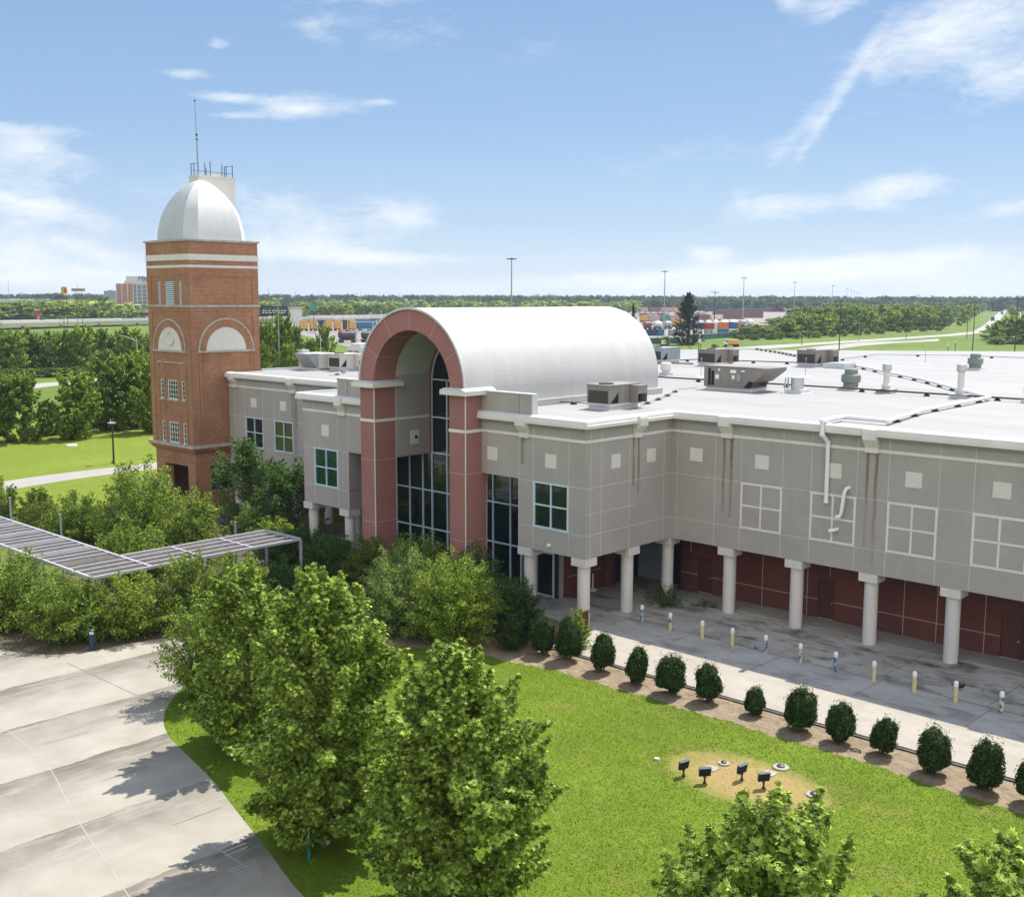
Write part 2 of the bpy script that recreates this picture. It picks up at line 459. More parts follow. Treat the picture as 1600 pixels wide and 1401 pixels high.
MT['leaf_far'] = leaf_mat('woodland_leaf', (0.18, 0.25, 0.042), (0.42, 0.53, 0.065), 0.7, 0.03, (0.06, 0.06, 0.01))
MT['leaf_fardark'] = leaf_mat('dark_woodland_leaf', (0.13, 0.2, 0.05), (0.29, 0.4, 0.07), 0.6, 0.03)
MT['leaf_conifer'] = leaf_mat('conifer_needles', (.030, .045, .026), (.05, .06, .03), .6, .05, (.05, .03, 0))
MT['grassblade'] = leaf_mat('grass_blade', (0.108, 0.164, 0.012), (0.19, 0.26, 0.02), 0.25, 0, (0.01, 0.01, 0.0), 0.4)
MT['leaf_horizon'] = leaf_mat('horizon_leaf', (0.06, 0.095, 0.045), (0.11, 0.15, 0.055), 0.5, 0.02)
# ---------------------------------------------------------------- mesh helpers
class MB:
    """collects faces and links them as one mesh object"""
    def __init__(s):
        s.v, s.f, s.mi, s.sm = [], [], [], []
    def add(s, vs, fs, mi=0, smooth=False):
        b = len(s.v)
        s.v.extend([tuple(p) for p in vs])
        for f in fs:
            s.f.append([b+i for i in f])
            s.mi.append(mi)
            s.sm.append(smooth)
        return s
    def quad(s, a, b, c, d, mi=0):
        return s.add([a, b, c, d], [(0, 1, 2, 3)], mi)
    def poly(s, pts, mi=0):
        return s.add(pts, [tuple(range(len(pts)))], mi)
    def box(s, x0, x1, y0, y1, z0, z1, mi=0):
        x0, x1 = min(x0, x1), max(x0, x1)
        y0, y1 = min(y0, y1), max(y0, y1)
        z0, z1 = min(z0, z1), max(z0, z1)
        v = [(x0, y0, z0), (x1, y0, z0), (x1, y1, z0), (x0, y1, z0), (x0, y0, z1), (x1, y0, z1), (x1, y1, z1), (x0, y1, z1)]
        return s.add(v, [(0, 3, 2, 1), (4, 5, 6, 7), (0, 1, 5, 4), (1, 2, 6, 5), (2, 3, 7, 6), (3, 0, 4, 7)], mi)
    def obox(s, c, ax, ay, az, mi=0):
        """box by centre and three half axes"""
        c, ax, ay, az = Vector(c), Vector(ax), Vector(ay), Vector(az)
        v = [c-ax-ay-az, c+ax-ay-az, c+ax+ay-az, c-ax+ay-az, c-ax-ay+az, c+ax-ay+az, c+ax+ay+az, c-ax+ay+az]
        return s.add(v, [(0, 3, 2, 1), (4, 5, 6, 7), (0, 1, 5, 4), (1, 2, 6, 5), (2, 3, 7, 6), (3, 0, 4, 7)], mi)
    def bar(s, a, b, w, h, mi=0, up=(0, 0, 1)):
        a, b = Vector(a), Vector(b)
        d = b-a
        u = Vector(up)
        sd = d.cross(u)
        if sd.length < 1e-6:
            sd = d.cross(Vector((1, 0, 0)))
        sd.normalize()
        u = sd.cross(d).normalized()
        return s.obox((a+b)/2, d/2, sd*w/2, u*h/2, mi)
    def prism(s, prof, o, du, dv, dw, mi=0):
        """polygon prof (u,v) extruded along dw"""
        o, du, dv, dw = Vector(o), Vector(du), Vector(dv), Vector(dw)
        n = len(prof)
        a = [o+du*p[0]+dv*p[1] for p in prof]
        b = [p+dw for p in a]
        fs = [tuple(range(n)), tuple(range(2*n-1, n-1, -1))]
        fs += [(i, i+n, (i+1) % n+n, (i+1) % n) for i in range(n)]
        return s.add(a+b, fs, mi)
    def lathe(s, prof, c, n=20, mi=0, smooth=True, axis='z', a0=0.0):
        """prof: (r, h) list"""
        c = Vector(c)
        def P(r, h, k):
            a = a0+2*math.pi*k/n
            if axis == 'z':
                return c+Vector((r*math.cos(a), r*math.sin(a), h))
            if axis == 'x':
                return c+Vector((h, r*math.cos(a), r*math.sin(a)))
            return c+Vector((r*math.cos(a), h, r*math.sin(a)))
        for (r0, h0), (r1, h1) in zip(prof[:-1], prof[1:]):
            vs = [P(r0, h0, k) for k in range(n)]+[P(r1, h1, k) for k in range(n)]
            fs = [(k, (k+1) % n, (k+1) % n+n, k+n) for k in range(n)]
            s.add(vs, fs, mi, smooth)
        for r, h in (prof[0], prof[-1]):
            if r > 1e-4:
                s.poly([P(r, h, k) for k in range(n)], mi)
        return s
    def tube(s, pts, r, n=8, mi=0, r1=None, smooth=True):
        pts = [Vector(p) for p in pts]
        m = len(pts)
        rings = []
        for i, p in enumerate(pts):
            t = (pts[min(i+1, m-1)]-pts[max(i-1, 0)]).normalized()
            u = t.cross(Vector((0, 0, 1)))
            if u.length < .05:
                u = t.cross(Vector((1, 0, 0)))
            u.normalize()
            w = u.cross(t)
            rr = r if r1 is None else r+(r1-r)*i/(m-1)
            rings.append([p+(u*math.cos(2*math.pi*k/n)+w*math.sin(2*math.pi*k/n))*rr for k in range(n)])
        vs = [q for ring in rings for q in ring]
        fs = []
        for i in range(m-1):
            for k in range(n):
                fs.append((i*n+k, i*n+(k+1) % n, (i+1)*n+(k+1) % n, (i+1)*n+k))
        s.add(vs, fs, mi, smooth)
        s.poly(rings[0][::-1], mi)
        s.poly(rings[-1], mi)
        return s
    def obj(s, name, mats, parent=None):
        if isinstance(mats, str):
            mats = [mats]
        me = bpy.data.meshes.new(name)
        me.from_pydata(s.v, [], s.f)
        for m in mats:
            me.materials.append(MT[m])
        me.polygons.foreach_set('material_index', s.mi)
        me.polygons.foreach_set('use_smooth', s.sm)
        me.update()
        return link(name, me, parent)

def link(name, me, parent=None):
    o = bpy.data.objects.new(name, me)
    COL.objects.link(o)
    if parent is not None:
        hold(o, parent)
    return o
def hold(o, parent):
    """meshes are written in world coordinates; the parent stands at the thing's base"""
    o.parent = parent
    root = parent
    loc = Vector((0, 0, 0))
    while root is not None:
        if root.type == 'EMPTY':
            loc = root.location
        root = root.parent
    if parent.type == 'EMPTY':
        o.matrix_parent_inverse = Matrix.Translation(-Vector(loc))

def tag(o, label, cat, group=None, kind=None):
    o['label'] = label
    o['category'] = cat
    if group:
        o['group'] = group
    if kind:
        o['kind'] = kind
    return o
def thing(name, label, cat, loc=(0, 0, 0), group=None):
    o = bpy.data.objects.new(name, None)
    o.empty_display_size = .3
    COL.objects.link(o)
    o.location = loc
    return tag(o, label, cat, group)
def struct(mb, name, mats):
    o = mb.obj(name, mats)
    o['kind'] = 'structure'
    return o
def dup(root, loc, rotz=0.0, scale=1.0, label=None, group=None):
    r = root.copy()
    COL.objects.link(r)
    r.location = loc
    r.rotation_euler = (0, 0, rotz)
    r.scale = (scale, scale, scale) if isinstance(scale, (int, float)) else scale
    if label:
        r['label'] = label
    if group:
        r['group'] = group
    for ch in list(root.children):
        c = ch.copy()
        COL.objects.link(c)
        c.parent = r
        for g in ch.children:
            d = g.copy()
            COL.objects.link(d)
            d.parent = c
    return r

class Face:
    """a wall plane: u runs along it, z up, d outward"""
    def __init__(s, o, u, n):
        s.o, s.u, s.n = Vector((*o, 0)), Vector((*u, 0)), Vector((*n, 0))
    def p(s, u, z, d=0.0):
        q = s.o+s.u*u+s.n*d
        return (q.x, q.y, z)
    def box(s, mb, u0, u1, z0, z1, d0, d1, mi=0):
        c = (Vector(s.p(u0, z0, d0))+Vector(s.p(u1, z1, d1)))/2
        mb.obox(c, s.u*abs(u1-u0)/2, s.n*abs(d1-d0)/2, Vector((0, 0, abs(z1-z0)/2)), mi)
    def wall(s, mb, u0, u1, z0, z1, holes=(), thick=.25, mi=0, jm=None):
        us = sorted({u0, u1, *[h[0] for h in holes], *[h[1] for h in holes]})
        zs = sorted({z0, z1, *[h[2] for h in holes], *[h[3] for h in holes]})
        for a, b in zip(us[:-1], us[1:]):
            for c, d in zip(zs[:-1], zs[1:]):
                um, zm = (a+b)/2, (c+d)/2
                if any(h[0] < um < h[1] and h[2] < zm < h[3] for h in holes):
                    continue
                mb.quad(s.p(a, c), s.p(b, c), s.p(b, d), s.p(a, d), mi)
        for h in holes:
            a, b, c, d = h[:4]
            t = -thick
            mb.quad(s.p(a, c), s.p(a, c, t), s.p(b, c, t), s.p(b, c), mi)
            mb.quad(s.p(a, d), s.p(b, d), s.p(b, d, t), s.p(a, d, t), mi)
            mb.quad(s.p(a, c), s.p(a, d), s.p(a, d, t), s.p(a, c, t), mi)
            mb.quad(s.p(b, c), s.p(b, c, t), s.p(b, d, t), s.p(b, d), mi)
        t = -thick
        mb.quad(s.p(u0, z0), s.p(u0, z0, t), s.p(u1, z0, t), s.p(u1, z0), mi)
        mb.quad(s.p(u0, z1), s.p(u1, z1), s.p(u1, z1, t), s.p(u0, z1, t), mi)

def window(parent, F, u0, u1, z0, z1, nu=2, nz=2, bar=.075, edge=.09, frame='frame', glass='glass', d=.02, name='window'):
    m = MB()
    F.box(m, u0, u1, z0, z0+edge, -.10, d+.015)
    F.box(m, u0, u1, z1-edge, z1, -.10, d)
    F.box(m, u0, u0+edge, z0+edge, z1-edge, -.10, d)
    F.box(m, u1-edge, u1, z0+edge, z1-edge, -.10, d)
    for i in range(1, nu):
        c = u0+(u1-u0)*i/nu
        F.box(m, c-bar/2, c+bar/2, z0+edge, z1-edge, -.09, d-.004)
    for i in range(1, nz):
        c = z0+(z1-z0)*i/nz
        F.box(m, u0+edge, u1-edge, c-bar/2, c+bar/2, -.09, d-.008)
    f = m.obj(name, frame, parent)
    g = MB()
    F.box(g, u0+.02, u1-.02, z0+.02, z1-.02, -.085, -.06)
    p = g.obj('pane', glass, None)
    p.parent = f
    p.matrix_parent_inverse = Matrix.Identity(4)
    if parent.type == 'EMPTY':
        p.matrix_parent_inverse = Matrix.Identity(4)
    return f

# ---------------------------------------------------------------- foliage
def np_mesh(name, V, F, mats, mi=None, rnd=None, smooth=None):
    """V (n,3) and F (m,3|4) arrays to a mesh"""
    me = bpy.data.meshes.new(name)
    k = F.shape[1]
    me.vertices.add(len(V))
    me.vertices.foreach_set('co', np.ascontiguousarray(V, dtype=np.float32).ravel())
    me.loops.add(F.size)
    me.loops.foreach_set('vertex_index', np.ascontiguousarray(F, dtype=np.int32).ravel())
    me.polygons.add(len(F))
    me.polygons.foreach_set('loop_start', np.arange(0, F.size, k, dtype=np.int32))
    for m in mats:
        me.materials.append(MT[m])
    if mi is not None:
        me.polygons.foreach_set('material_index', np.asarray(mi, dtype=np.int32))
    me.update(calc_edges=True)
    if rnd is not None:
        at_ = me.attributes.new('rnd', 'FLOAT', 'FACE')
        at_.data.foreach_set('value', np.asarray(rnd, dtype=np.float32))
    return me

# leaf outlines: x across, y along, z fold; triangles
L_LOBED = (np.array([(0, 0, 0), (-.20, .10, .05), (-.62, .22, .16), (-.30, .42, .05), (-.50, .80, .10), (-.15, .68, .0), (0, 1.05, -.10),
                     (.15, .68, .0), (.50, .80, .10), (.30, .42, .05), (.62, .22, .16), (.20, .10, .05)]),
           np.array([(1, 3, 2), (3, 5, 4), (5, 7, 6), (7, 9, 8), (9, 11, 10), (0, 3, 1), (0, 11, 9), (0, 5, 3), (0, 9, 7), (0, 7, 5)]))
L_OVAL = (np.array([(0, 0, 0), (-.26, .45, .06), (0, 1.0, -.05), (.26, .45, .06)]), np.array([(0, 3, 2), (0, 2, 1)]))
L_CLUMP = (np.array([(0, 0, 0), (-.5, .35, .1), (-.2, .95, -.1), (.35, .8, .12), (.55, .25, -.05)]), np.array([(0, 4, 3), (0, 3, 2), (0, 2, 1)]))

def leaves(rng, P, N, size, shape, jit=.35):
    """leaf blades at points P facing N; returns vertex and face arrays and a random value per face"""
    n = len(P)
    N = N/np.maximum(np.linalg.norm(N, axis=1, keepdims=True), 1e-6)
    T = rng.normal(size=(n, 3))
    T -= (T*N).sum(1, keepdims=True)*N
    T /= np.maximum(np.linalg.norm(T, axis=1, keepdims=True), 1e-6)
    B = np.cross(N, T)
    s = size*(1+jit*rng.uniform(-1, 1, n))
    Vt, Ft = shape
    V = P[:, None, :]+s[:, None, None]*(Vt[None, :, 0:1]*T[:, None, :]+(Vt[None, :, 1:2]-.4)*B[:, None, :]+Vt[None, :, 2:3]*N[:, None, :])
    F = Ft[None]+(np.arange(n)*len(Vt))[:, None, None]
    r = np.repeat(rng.uniform(0, 1, n), len(Ft))
    return V.reshape(-1, 3), F.reshape(-1, 3), r

def unit(rng, n):
    d = rng.normal(size=(n, 3))
    return d/np.linalg.norm(d, axis=1, keepdims=True)

def crown_arrays(rng, H, z0, Rad, prof, lumps, nleaf, lsize, shape, lumpr=(.22, .36), shell=.70, up=.35, spiky=.12, axup=.45):
    """leaf lumps spread through an egg-shaped volume; prof(t) gives the radius at height fraction t"""
    t = rng.uniform(0, 1, lumps)**.9
    a = rng.uniform(0, 2*np.pi, lumps)+np.arange(lumps)*2.39996
    rr = np.array([prof(x) for x in t])*Rad
    rad = rr*np.where(rng.uniform(0, 1, lumps) < shell, rng.uniform(.62, .98, lumps), rng.uniform(.05, .6, lumps))
    C = np.stack([rad*np.cos(a), rad*np.sin(a), z0+(H-z0)*t], 1)
    lr = Rad*rng.uniform(lumpr[0], lumpr[1], lumps)
    C[:, 2] = np.minimum(C[:, 2], H-lr*.6)
    C[:, 2] = np.maximum(C[:, 2], z0+lr*.4)
    w = lr**2
    idx = rng.choice(lumps, nleaf, p=w/w.sum())
    # every lump is a spray drawn out along its branch, outward and up
    ax = C-np.array([0, 0, z0+(H-z0)*.30])
    ax[:, 2] = np.abs(ax[:, 2])*axup*1.1+axup*Rad
    ax = ax/np.linalg.norm(ax, axis=1, keepdims=True)+rng.normal(size=(lumps, 3))*.28
    ax /= np.linalg.norm(ax, axis=1, keepdims=True)
    d = unit(rng, nleaf)
    q = rng.uniform(0, 1, nleaf)**.42
    al = rng.uniform(-1.0, 1.0, nleaf)
    al = np.where(rng.uniform(0, 1, nleaf) < spiky, rng.uniform(1.0, 1.7, nleaf), al)
    wid = np.clip(1.15-.35*np.abs(al+.25)-.45*np.maximum(al-.6, 0), .18, 1)
    P = C[idx]+ax[idx]*(al*lr[idx]*1.05)[:, None]+d*(lr[idx]*q*wid*.82)[:, None]*np.array([1, 1, .75])
    P[:, 2] = np.maximum(P[:, 2], z0*.6)
    N = d*.6+ax[idx]*.25+np.array([0, 0, up+.1])+rng.normal(size=(nleaf, 3))*.5
    V, F, r = leaves(rng, P, N, lsize, shape)
    return V, F, r, C, lr

def limb_mesh(name, trunk, limbs, mat, parent=None):
    m = MB()
    m.tube(trunk[0], trunk[1], 9, 0, trunk[2])
    for pts, r0, r1 in limbs:
        m.tube(pts, r0, 5, 0, r1)
    return m.obj(name, mat, parent)

def arc(a, b, sag, k=5):
    a, b = Vector(a), Vector(b)
    return [a.lerp(b, i/k)+Vector((0, 0, sag*math.sin(math.pi*i/k))) for i in range(k+1)]

def tree(name, label, cat, loc, H, Rad, z0, leafmat, nleaf, lsize, seed, prof=None, lumps=46, shape=L_LOBED, group=None, trunk_r=.13, lumpr=(.22, .36), spiky=.12, nlimb=12, up=.35, lean=(0, 0), axup=.45):
    rng = np.random.default_rng(seed)
    prof = prof or (lambda t: math.sin(math.pi*min(1, .16+.84*t))**.62)
    V, F, r, C, lr = crown_arrays(rng, H, z0, Rad, prof, lumps, nleaf, lsize, shape, lumpr, spiky=spiky, up=up, axup=axup)
    V[:, 0] += lean[0]*V[:, 2]
    V[:, 1] += lean[1]*V[:, 2]
    root = thing(name, label, cat, loc, group)
    me = np_mesh('crown', V, F, [leafmat], rnd=r)
    c = link('crown', me)
    c.parent = root
    order = rng.permutation(len(C))[:nlimb]
    limbs = []
    for i in order:
        b = Vector(C[i])
        h = max(z0*.6, min(b.z*.62, H*.7))
        a = Vector((lean[0]*h, lean[1]*h, h))
        limbs.append((arc(a, b, -.04*b.length, 4), trunk_r*.42, trunk_r*.10))
    top = Vector((lean[0]*H*.86, lean[1]*H*.86, H*.86))
    tr = limb_mesh('trunk', ([(0, 0, -.1), (0.02, 0, H*.2), (lean[0]*H*.5+.03, lean[1]*H*.5, H*.5), tuple(top)], trunk_r, trunk_r*.2), limbs, 'bark')
    tr.parent = root
    return root

def bush(name, label, cat, loc, H, Rad, leafmat, seed, stems=60, per=90, lsize=.10, group=None, droop=.25, lift=.9, shape=L_OVAL, spread=.105):
    """many stems rising from the base and arching out, leaves in sprays along them"""
    rng = np.random.default_rng(seed)
    a = rng.uniform(0, 2*np.pi, stems)
    k = rng.uniform(.05, 1, stems)**.55
    tip = np.stack([np.cos(a)*k*Rad, np.sin(a)*k*Rad, H*(1-.62*k**2.2)*rng.uniform(.72, 1.0, stems)], 1)
    low = rng.uniform(0, 1, stems) < .28
    tip[low, 2] *= rng.uniform(.25, .6, low.sum())
    base = np.stack([np.cos(a)*.12*Rad*rng.uniform(0, 1, stems), np.sin(a)*.12*Rad*rng.uniform(0, 1, stems), np.zeros(stems)], 1)
    mid = base*.45+tip*.55
    mid[:, 2] = tip[:, 2]*(.62+lift*.25)
    n = stems*per
    si = np.repeat(np.arange(stems), per)
    t = rng.uniform(.12, 1.0, n)**.75
    w0, w1, w2 = ((1-t)**2)[:, None], (2*t*(1-t))[:, None], (t**2)[:, None]
    P = base[si]*w0+mid[si]*w1+tip[si]*w2
    sp = Rad*spread*(1.15-.75*t)
    off = rng.normal(size=(n, 3))*sp[:, None]*np.array([1, 1, .62])
    P += off
    P[:, 2] -= droop*np.abs(off).sum(1)*.5
    P[:, 2] = np.maximum(P[:, 2], .04)
    dirv = (tip-mid)[si]
    N = off*1.2/np.maximum(sp[:, None], .02)*.5+dirv/np.maximum(np.linalg.norm(dirv, axis=1, keepdims=True), .1)*.4+np.array([0, 0, .6])+rng.normal(size=(n, 3))*.5
    V, F, r = leaves(rng, P, N, lsize, shape)
    root = thing(name, label, cat, loc, group)
    c = link('foliage', np_mesh('foliage', V, F, [leafmat], rnd=r))
    c.parent = root
    m = MB()
    for i in range(0, stems, 4):
        b0, b1, b2 = Vector(base[i]), Vector(mid[i]), Vector(tip[i])
        pts = [b0*(1-q)**2+b1*2*q*(1-q)+b2*q*q for q in (0, .25, .5, .75, .95)]
        m.tube(pts, .035, 5, 0, .008)
    st = m.obj('stem', 'bark')
    st.parent = root
    return root
# ---------------------------------------------------------------- the ground
def sheet(name, pts, z, mat):
    m = MB()
    m.poly([(p[0], p[1], z) for p in pts])
    return struct(m, name, mat)
def smooth_line(pts, k=6):
    """Catmull-Rom through 2-D points"""
    P = [np.array(p[:2], float) for p in pts]
    P = [P[0]*2-P[1]]+P+[P[-1]*2-P[-2]]
    o = []
    for i in range(1, len(P)-2):
        for j in range(k):
            t = j/k
            o.append(.5*((2*P[i])+(-P[i-1]+P[i+1])*t+(2*P[i-1]-5*P[i]+4*P[i+1]-P[i+2])*t*t+(-P[i-1]+3*P[i]-3*P[i+1]+P[i+2])*t**3))
    o.append(P[-2])
    return [tuple(q) for q in o]

g = MB()
S = 16000
g.quad((-S, -S, -.02), (S, -S, -.02), (S, S, -.02), (-S, S, -.02))
struct(g, 'ground', 'field')

# planting bed between the drive, the building and the lawn
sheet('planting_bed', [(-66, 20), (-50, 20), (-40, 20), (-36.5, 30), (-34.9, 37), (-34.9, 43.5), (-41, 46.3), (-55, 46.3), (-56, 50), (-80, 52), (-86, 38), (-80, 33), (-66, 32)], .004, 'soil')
DRIVE_EDGE = smooth_line([(-8.0, 12.5), (-16.0, 15.4), (-22.4, 17.2), (-24.74, 17.7), (-25.96, 18.0), (-27.97, 18.61), (-30.25, 19.23), (-33.55, 20.15), (-36.72, 20.8), (-38.51, 21.24), (-40.1, 22.0), (-41.6, 23.2), (-43.3, 25.2), (-44.6, 28.0)], 5)
DRIVE_FAR = smooth_line([(-49.47, 29.62), (-49.75, 27.6), (-50.24, 25.64), (-50.39, 23.97), (-51.46, 22.27), (-53.83, 21.08), (-58, 19.9), (-66, 19.4), (-80, 19.2)], 5)
MULCH_EDGE = smooth_line([(-39.0, 35.6), (-36.74, 36.6), (-34.65, 36.84), (-32.0, 37.44), (-31.06, 37.27), (-30.15, 37.45), (-29.02, 37.33), (-27.42, 37.55), (-25.35, 37.40), (-23.1, 37.55), (-21.27, 37.45), (-19.36, 37.52), (-17.72, 37.57), (-15.84, 37.42), (-13.93, 37.3), (-12.59, 37.43), (-11.7, 37.29), (-8, 37.4), (-2, 37.4), (10, 37.4)], 14)
rg = random.Random(5)
mulch_edge = [(x, y+rg.uniform(-.13, .13)) for x, y in MULCH_EDGE]
sheet('mulch_bed', [(-44.0, 29.0), (-42.0, 33.0)]+mulch_edge+[(10, 39.7), (-34.9, 39.7), (-34.9, 43.3), (-40.2, 46.3), (-48, 41.5), (-46, 32)], .012, 'mulch')
lawn_poly = DRIVE_EDGE[::-1]+[(10, 8), (10, 37.4)]+mulch_edge[::-1][1:]+[(-41.4, 34.0), (-43.5, 30.0)]
sheet('lawn', lawn_poly, .018, 'lawn')
sheet('drive', DRIVE_EDGE+DRIVE_FAR+[(-90, 19.2), (-90, -40), (0, -40), (0, 9)], .026, 'drive')
# the walk is a raised slab with a soil step along the mulch
w = MB()
w.box(-34.9, 15, 39.72, 43.35, -.1, .12)
struct(w, 'sidewalk', 'walk')
k = MB()
k.box(-34.95, 15, 39.60, 39.72, -.1, .075)
struct(k, 'edging_strip', 'jointdark')
a = MB()
a.box(-40.3, 15, 46.2, 51.35, -.1, .116)
struct(a, 'apron', 'apron')
a = MB()
a.box(-34.9, 15, 43.35, 46.2, -.1, .1155)
a.box(-40.3, -34.9, 43.35, 46.2, -.1, .1145)
struct(a, 'pavement', 'apronpale')
a = MB()
a.box(-54.6, -40.3, 44.2, 47.0, -.1, .112)
a.box(-62, -54.6, 44.2, 62.0, -.1, .108)
a.box(-40.3, -35.0, 51.35, 56.0, -.1, .108)
a.box(-40.3, -34.9, 43.2, 43.349, -.1, .116)
struct(a, 'porch_floor', 'apron')
a = MB()
a.box(-35.0, 15, 51.35, 53.05, -.1, .20)
struct(a, 'wall_walk', 'walk')

# joints
j = MB()
def strip(m, a, b, w, z, mi=0):
    a, b = Vector((*a[:2], 0)), Vector((*b[:2], 0))
    n = (b-a).cross(Vector((0, 0, 1))).normalized()*w/2
    m.quad((a.x-n.x, a.y-n.y, z), (b.x-n.x, b.y-n.y, z), (b.x+n.x, b.y+n.y, z), (a.x+n.x, a.y+n.y, z), mi)
def line(m, pts, w, z, mi=0):
    for a, b in zip(pts[:-1], pts[1:]):
        strip(m, a, b, w, z, mi)
line(j, smooth_line([(-60, 18.1), (-50, 17.6), (-44.19, 17.13), (-39.04, 16.67), (-35.7, 15.87), (-33.34, 15.3), (-29.19, 14.45), (-20, 12.4)], 5), .03, .030, 1)
line(j, [(-49.6, 22.4), (-43.33, 22.5), (-41.6, 23.3)], .035, .030, 0)
for x, y0, y1 in ((-43.3, 17.15, 21.6), (-38.6, 10, 21.0), (-33.9, 8, 19.9), (-29.0, 6, 18.6), (-48.2, 8, 22), (-53.0, 8, 20.8)):
    line(j, [(x+(y-y0)*.06+rg.uniform(-.03, .03), y) for y in np.linspace(y0, y1, 6)], .025, .030, 1 if x > -43 else 0)
for x in (-36.2, -31.4, -40.9):
    line(j, [(x, 17.4), (x+.02, 19.2)], .03, .030, 0)
struct(j, 'drive_joints', ['jointdark', 'jointpale'])
j = MB()
line(j, [(-35.2, 46.2), (15, 46.2)], .045, .120, 0)
for x in (-30.9, -25.9, -20.9, -16.05, -11.2, -6.3, -1.4, 3.5):
    strip(j, (x, 43.4), (x+.06, 46.18), .03, .120, 0)
    strip(j, (x-.2, 46.22), (x-.1, 51.3), .03, .120, 0)
for x in (-33.4, -31.5, -29.6, -27.7, -25.8, -23.9, -22.0, -20.1, -18.2, -16.3, -14.4, -12.5, -10.6):
    strip(j, (x, 39.75), (x, 43.3), .018, .124, 1)
strip(j, (-35.0, 48.8), (-34.9, 43.4), .03, .120, 0)
strip(j, (-40.2, 48.7), (-15, 48.7), .02, .120, 0)
struct(j, 'pavement_joints', ['jointdark', 'walk'])
# pale raised strips on the drive, in two sets
r_ = MB()
for k in range(7):
    x = -27.62+k*.155
    r_.box(x, x+.07, 17.02-.02*k, 17.98-.06*k, .020, .034)
for k in range(4):
    x = -29.25+k*.26
    r_.box(x, x+.09, 17.62-.05*k, 18.55-.10*k, .020, .033)
r_.box(-29.3, -26.6, 17.52, 17.56, .0, .0305)
o = r_.obj('pale_strips', 'jointpale')
tag(o, 'pale raised strips on the concrete drive beside the lawn edge', 'ribbed pad')

# left background: sunny lawn, path and the strip of road behind the trees
sheet('far_lawn', [(-88, 33), (-80, 33.5), (-86, 40), (-86, 60), (-92, 80), (-140, 85), (-175, 55), (-190, 10), (-120, 0), (-98, 10)], .003, 'farlawn')
sheet('path', smooth_line([(-92, 25), (-98.4, 39.3), (-100.6, 50.1), (-100.2, 60)], 5)+smooth_line([(-104.6, 60), (-104.6, 53.4), (-103.6, 41.5), (-97, 24)], 5), .010, 'road')
strip_pts = [at(0, 602), at(60, 599), at(95, 596), at(140, 592), at(230, 588)]
strip_low = [at(230, 596), at(140, 598), at(100, 601), at(60, 606), at(0, 611)]
sheet('service_road', [(p.x, p.y) for p in strip_pts+strip_low], .004, 'road')
# right background: verge, frontage road and highway
def px_sheet(name, pts, z, mat):
    q = [at(x, y) for x, y in pts]
    return sheet(name, [(p.x, p.y) for p in q], z, mat)
px_sheet('frontage_road', [(1120, 545), (1190, 540), (1270, 535.5), (1330, 532), (1400, 527.5), (1470, 523), (1515, 518.5), (1540, 519.5), (1500, 524), (1440, 528), (1365, 533), (1270, 539), (1200, 545)], .004, 'road')
px_sheet('turning_road', [(1240, 546), (1290, 540), (1350, 534.6), (1420, 532.5), (1468, 529.5), (1466, 533), (1400, 536), (1340, 541), (1290, 548)], .010, 'road')
px_sheet('highway', [(1515, 520), (1533, 511), (1548, 499), (1558, 490), (1567, 482.5), (1576, 482.5), (1570, 490), (1563, 499), (1556, 509), (1548, 520)], .012, 'road')
px_sheet('opposite_carriageway', [(1584, 500), (1587, 490), (1589, 483), (1593, 483), (1600, 498)], .012, 'road')
px_sheet('rail_yard_ground', [(540, 541), (980, 541), (1095, 530), (1160, 516), (1290, 494), (1290, 478), (980, 481), (470, 495), (440, 515)], .004, 'ballast')
# ---------------------------------------------------------------- the hall
hall = thing('exhibition_hall', 'long low grey stucco hall with a white barrel roof over a rose arched entrance', 'building', (-35.5, 50.5, 0))
ZB, ZJ1, ZJ2, ZBAND0, ZBAND1, ZF = 3.72, 4.93, 7.38, 9.68, 9.83, 10.45
ZW = 10.64
AX = -47.32                      # axis of the arch; the two halves mirror each other
def mx(x):
    return 2*AX-x

FR = Face((0, 50.5), (1, 0), (0, -1))       # right wing and left wing
F3 = Face((0, 43.1), (1, 0), (0, -1))       # blocks beside the arch
FC = Face((-35.46, 0), (0, 1), (1, 0))      # side of the right block
FCL = Face((-59.18, 0), (0, 1), (-1, 0))
FG = Face((-40.1, 0), (0, 1), (-1, 0))      # cheeks of the gaps
FGL = Face((-54.55, 0), (0, 1), (1, 0))

def joints(m, F, us, zs, u0, u1, z0, z1, mi=1, w=.032, d=.005, cut=()):
    for u in us:
        segs = [(z0, z1)]
        for h in cut:
            if h[0]-.01 < u < h[1]+.01:
                segs = [s for a, b in segs for s in ((a, min(b, h[2])), (max(a, h[3]), b)) if s[1]-s[0] > .02]
        for a, b in segs:
            F.box(m, u-w/2, u+w/2, a, b, -.01, d, mi)
    for z in zs:
        segs = [(u0, u1)]
        for h in cut:
            if h[2]-.01 < z < h[3]+.01:
                segs = [s for a, b in segs for s in ((a, min(b, h[0])), (max(a, h[1]), b)) if s[1]-s[0] > .02]
        for a, b in segs:
            F.box(m, a, b, z-w/2, z+w/2, -.01, d-.002, mi)

squares, fauxs = [], []
def square(F, u0, u1, z0=8.19, z1=8.92):
    squares.append((F, u0, u1, z0, z1))

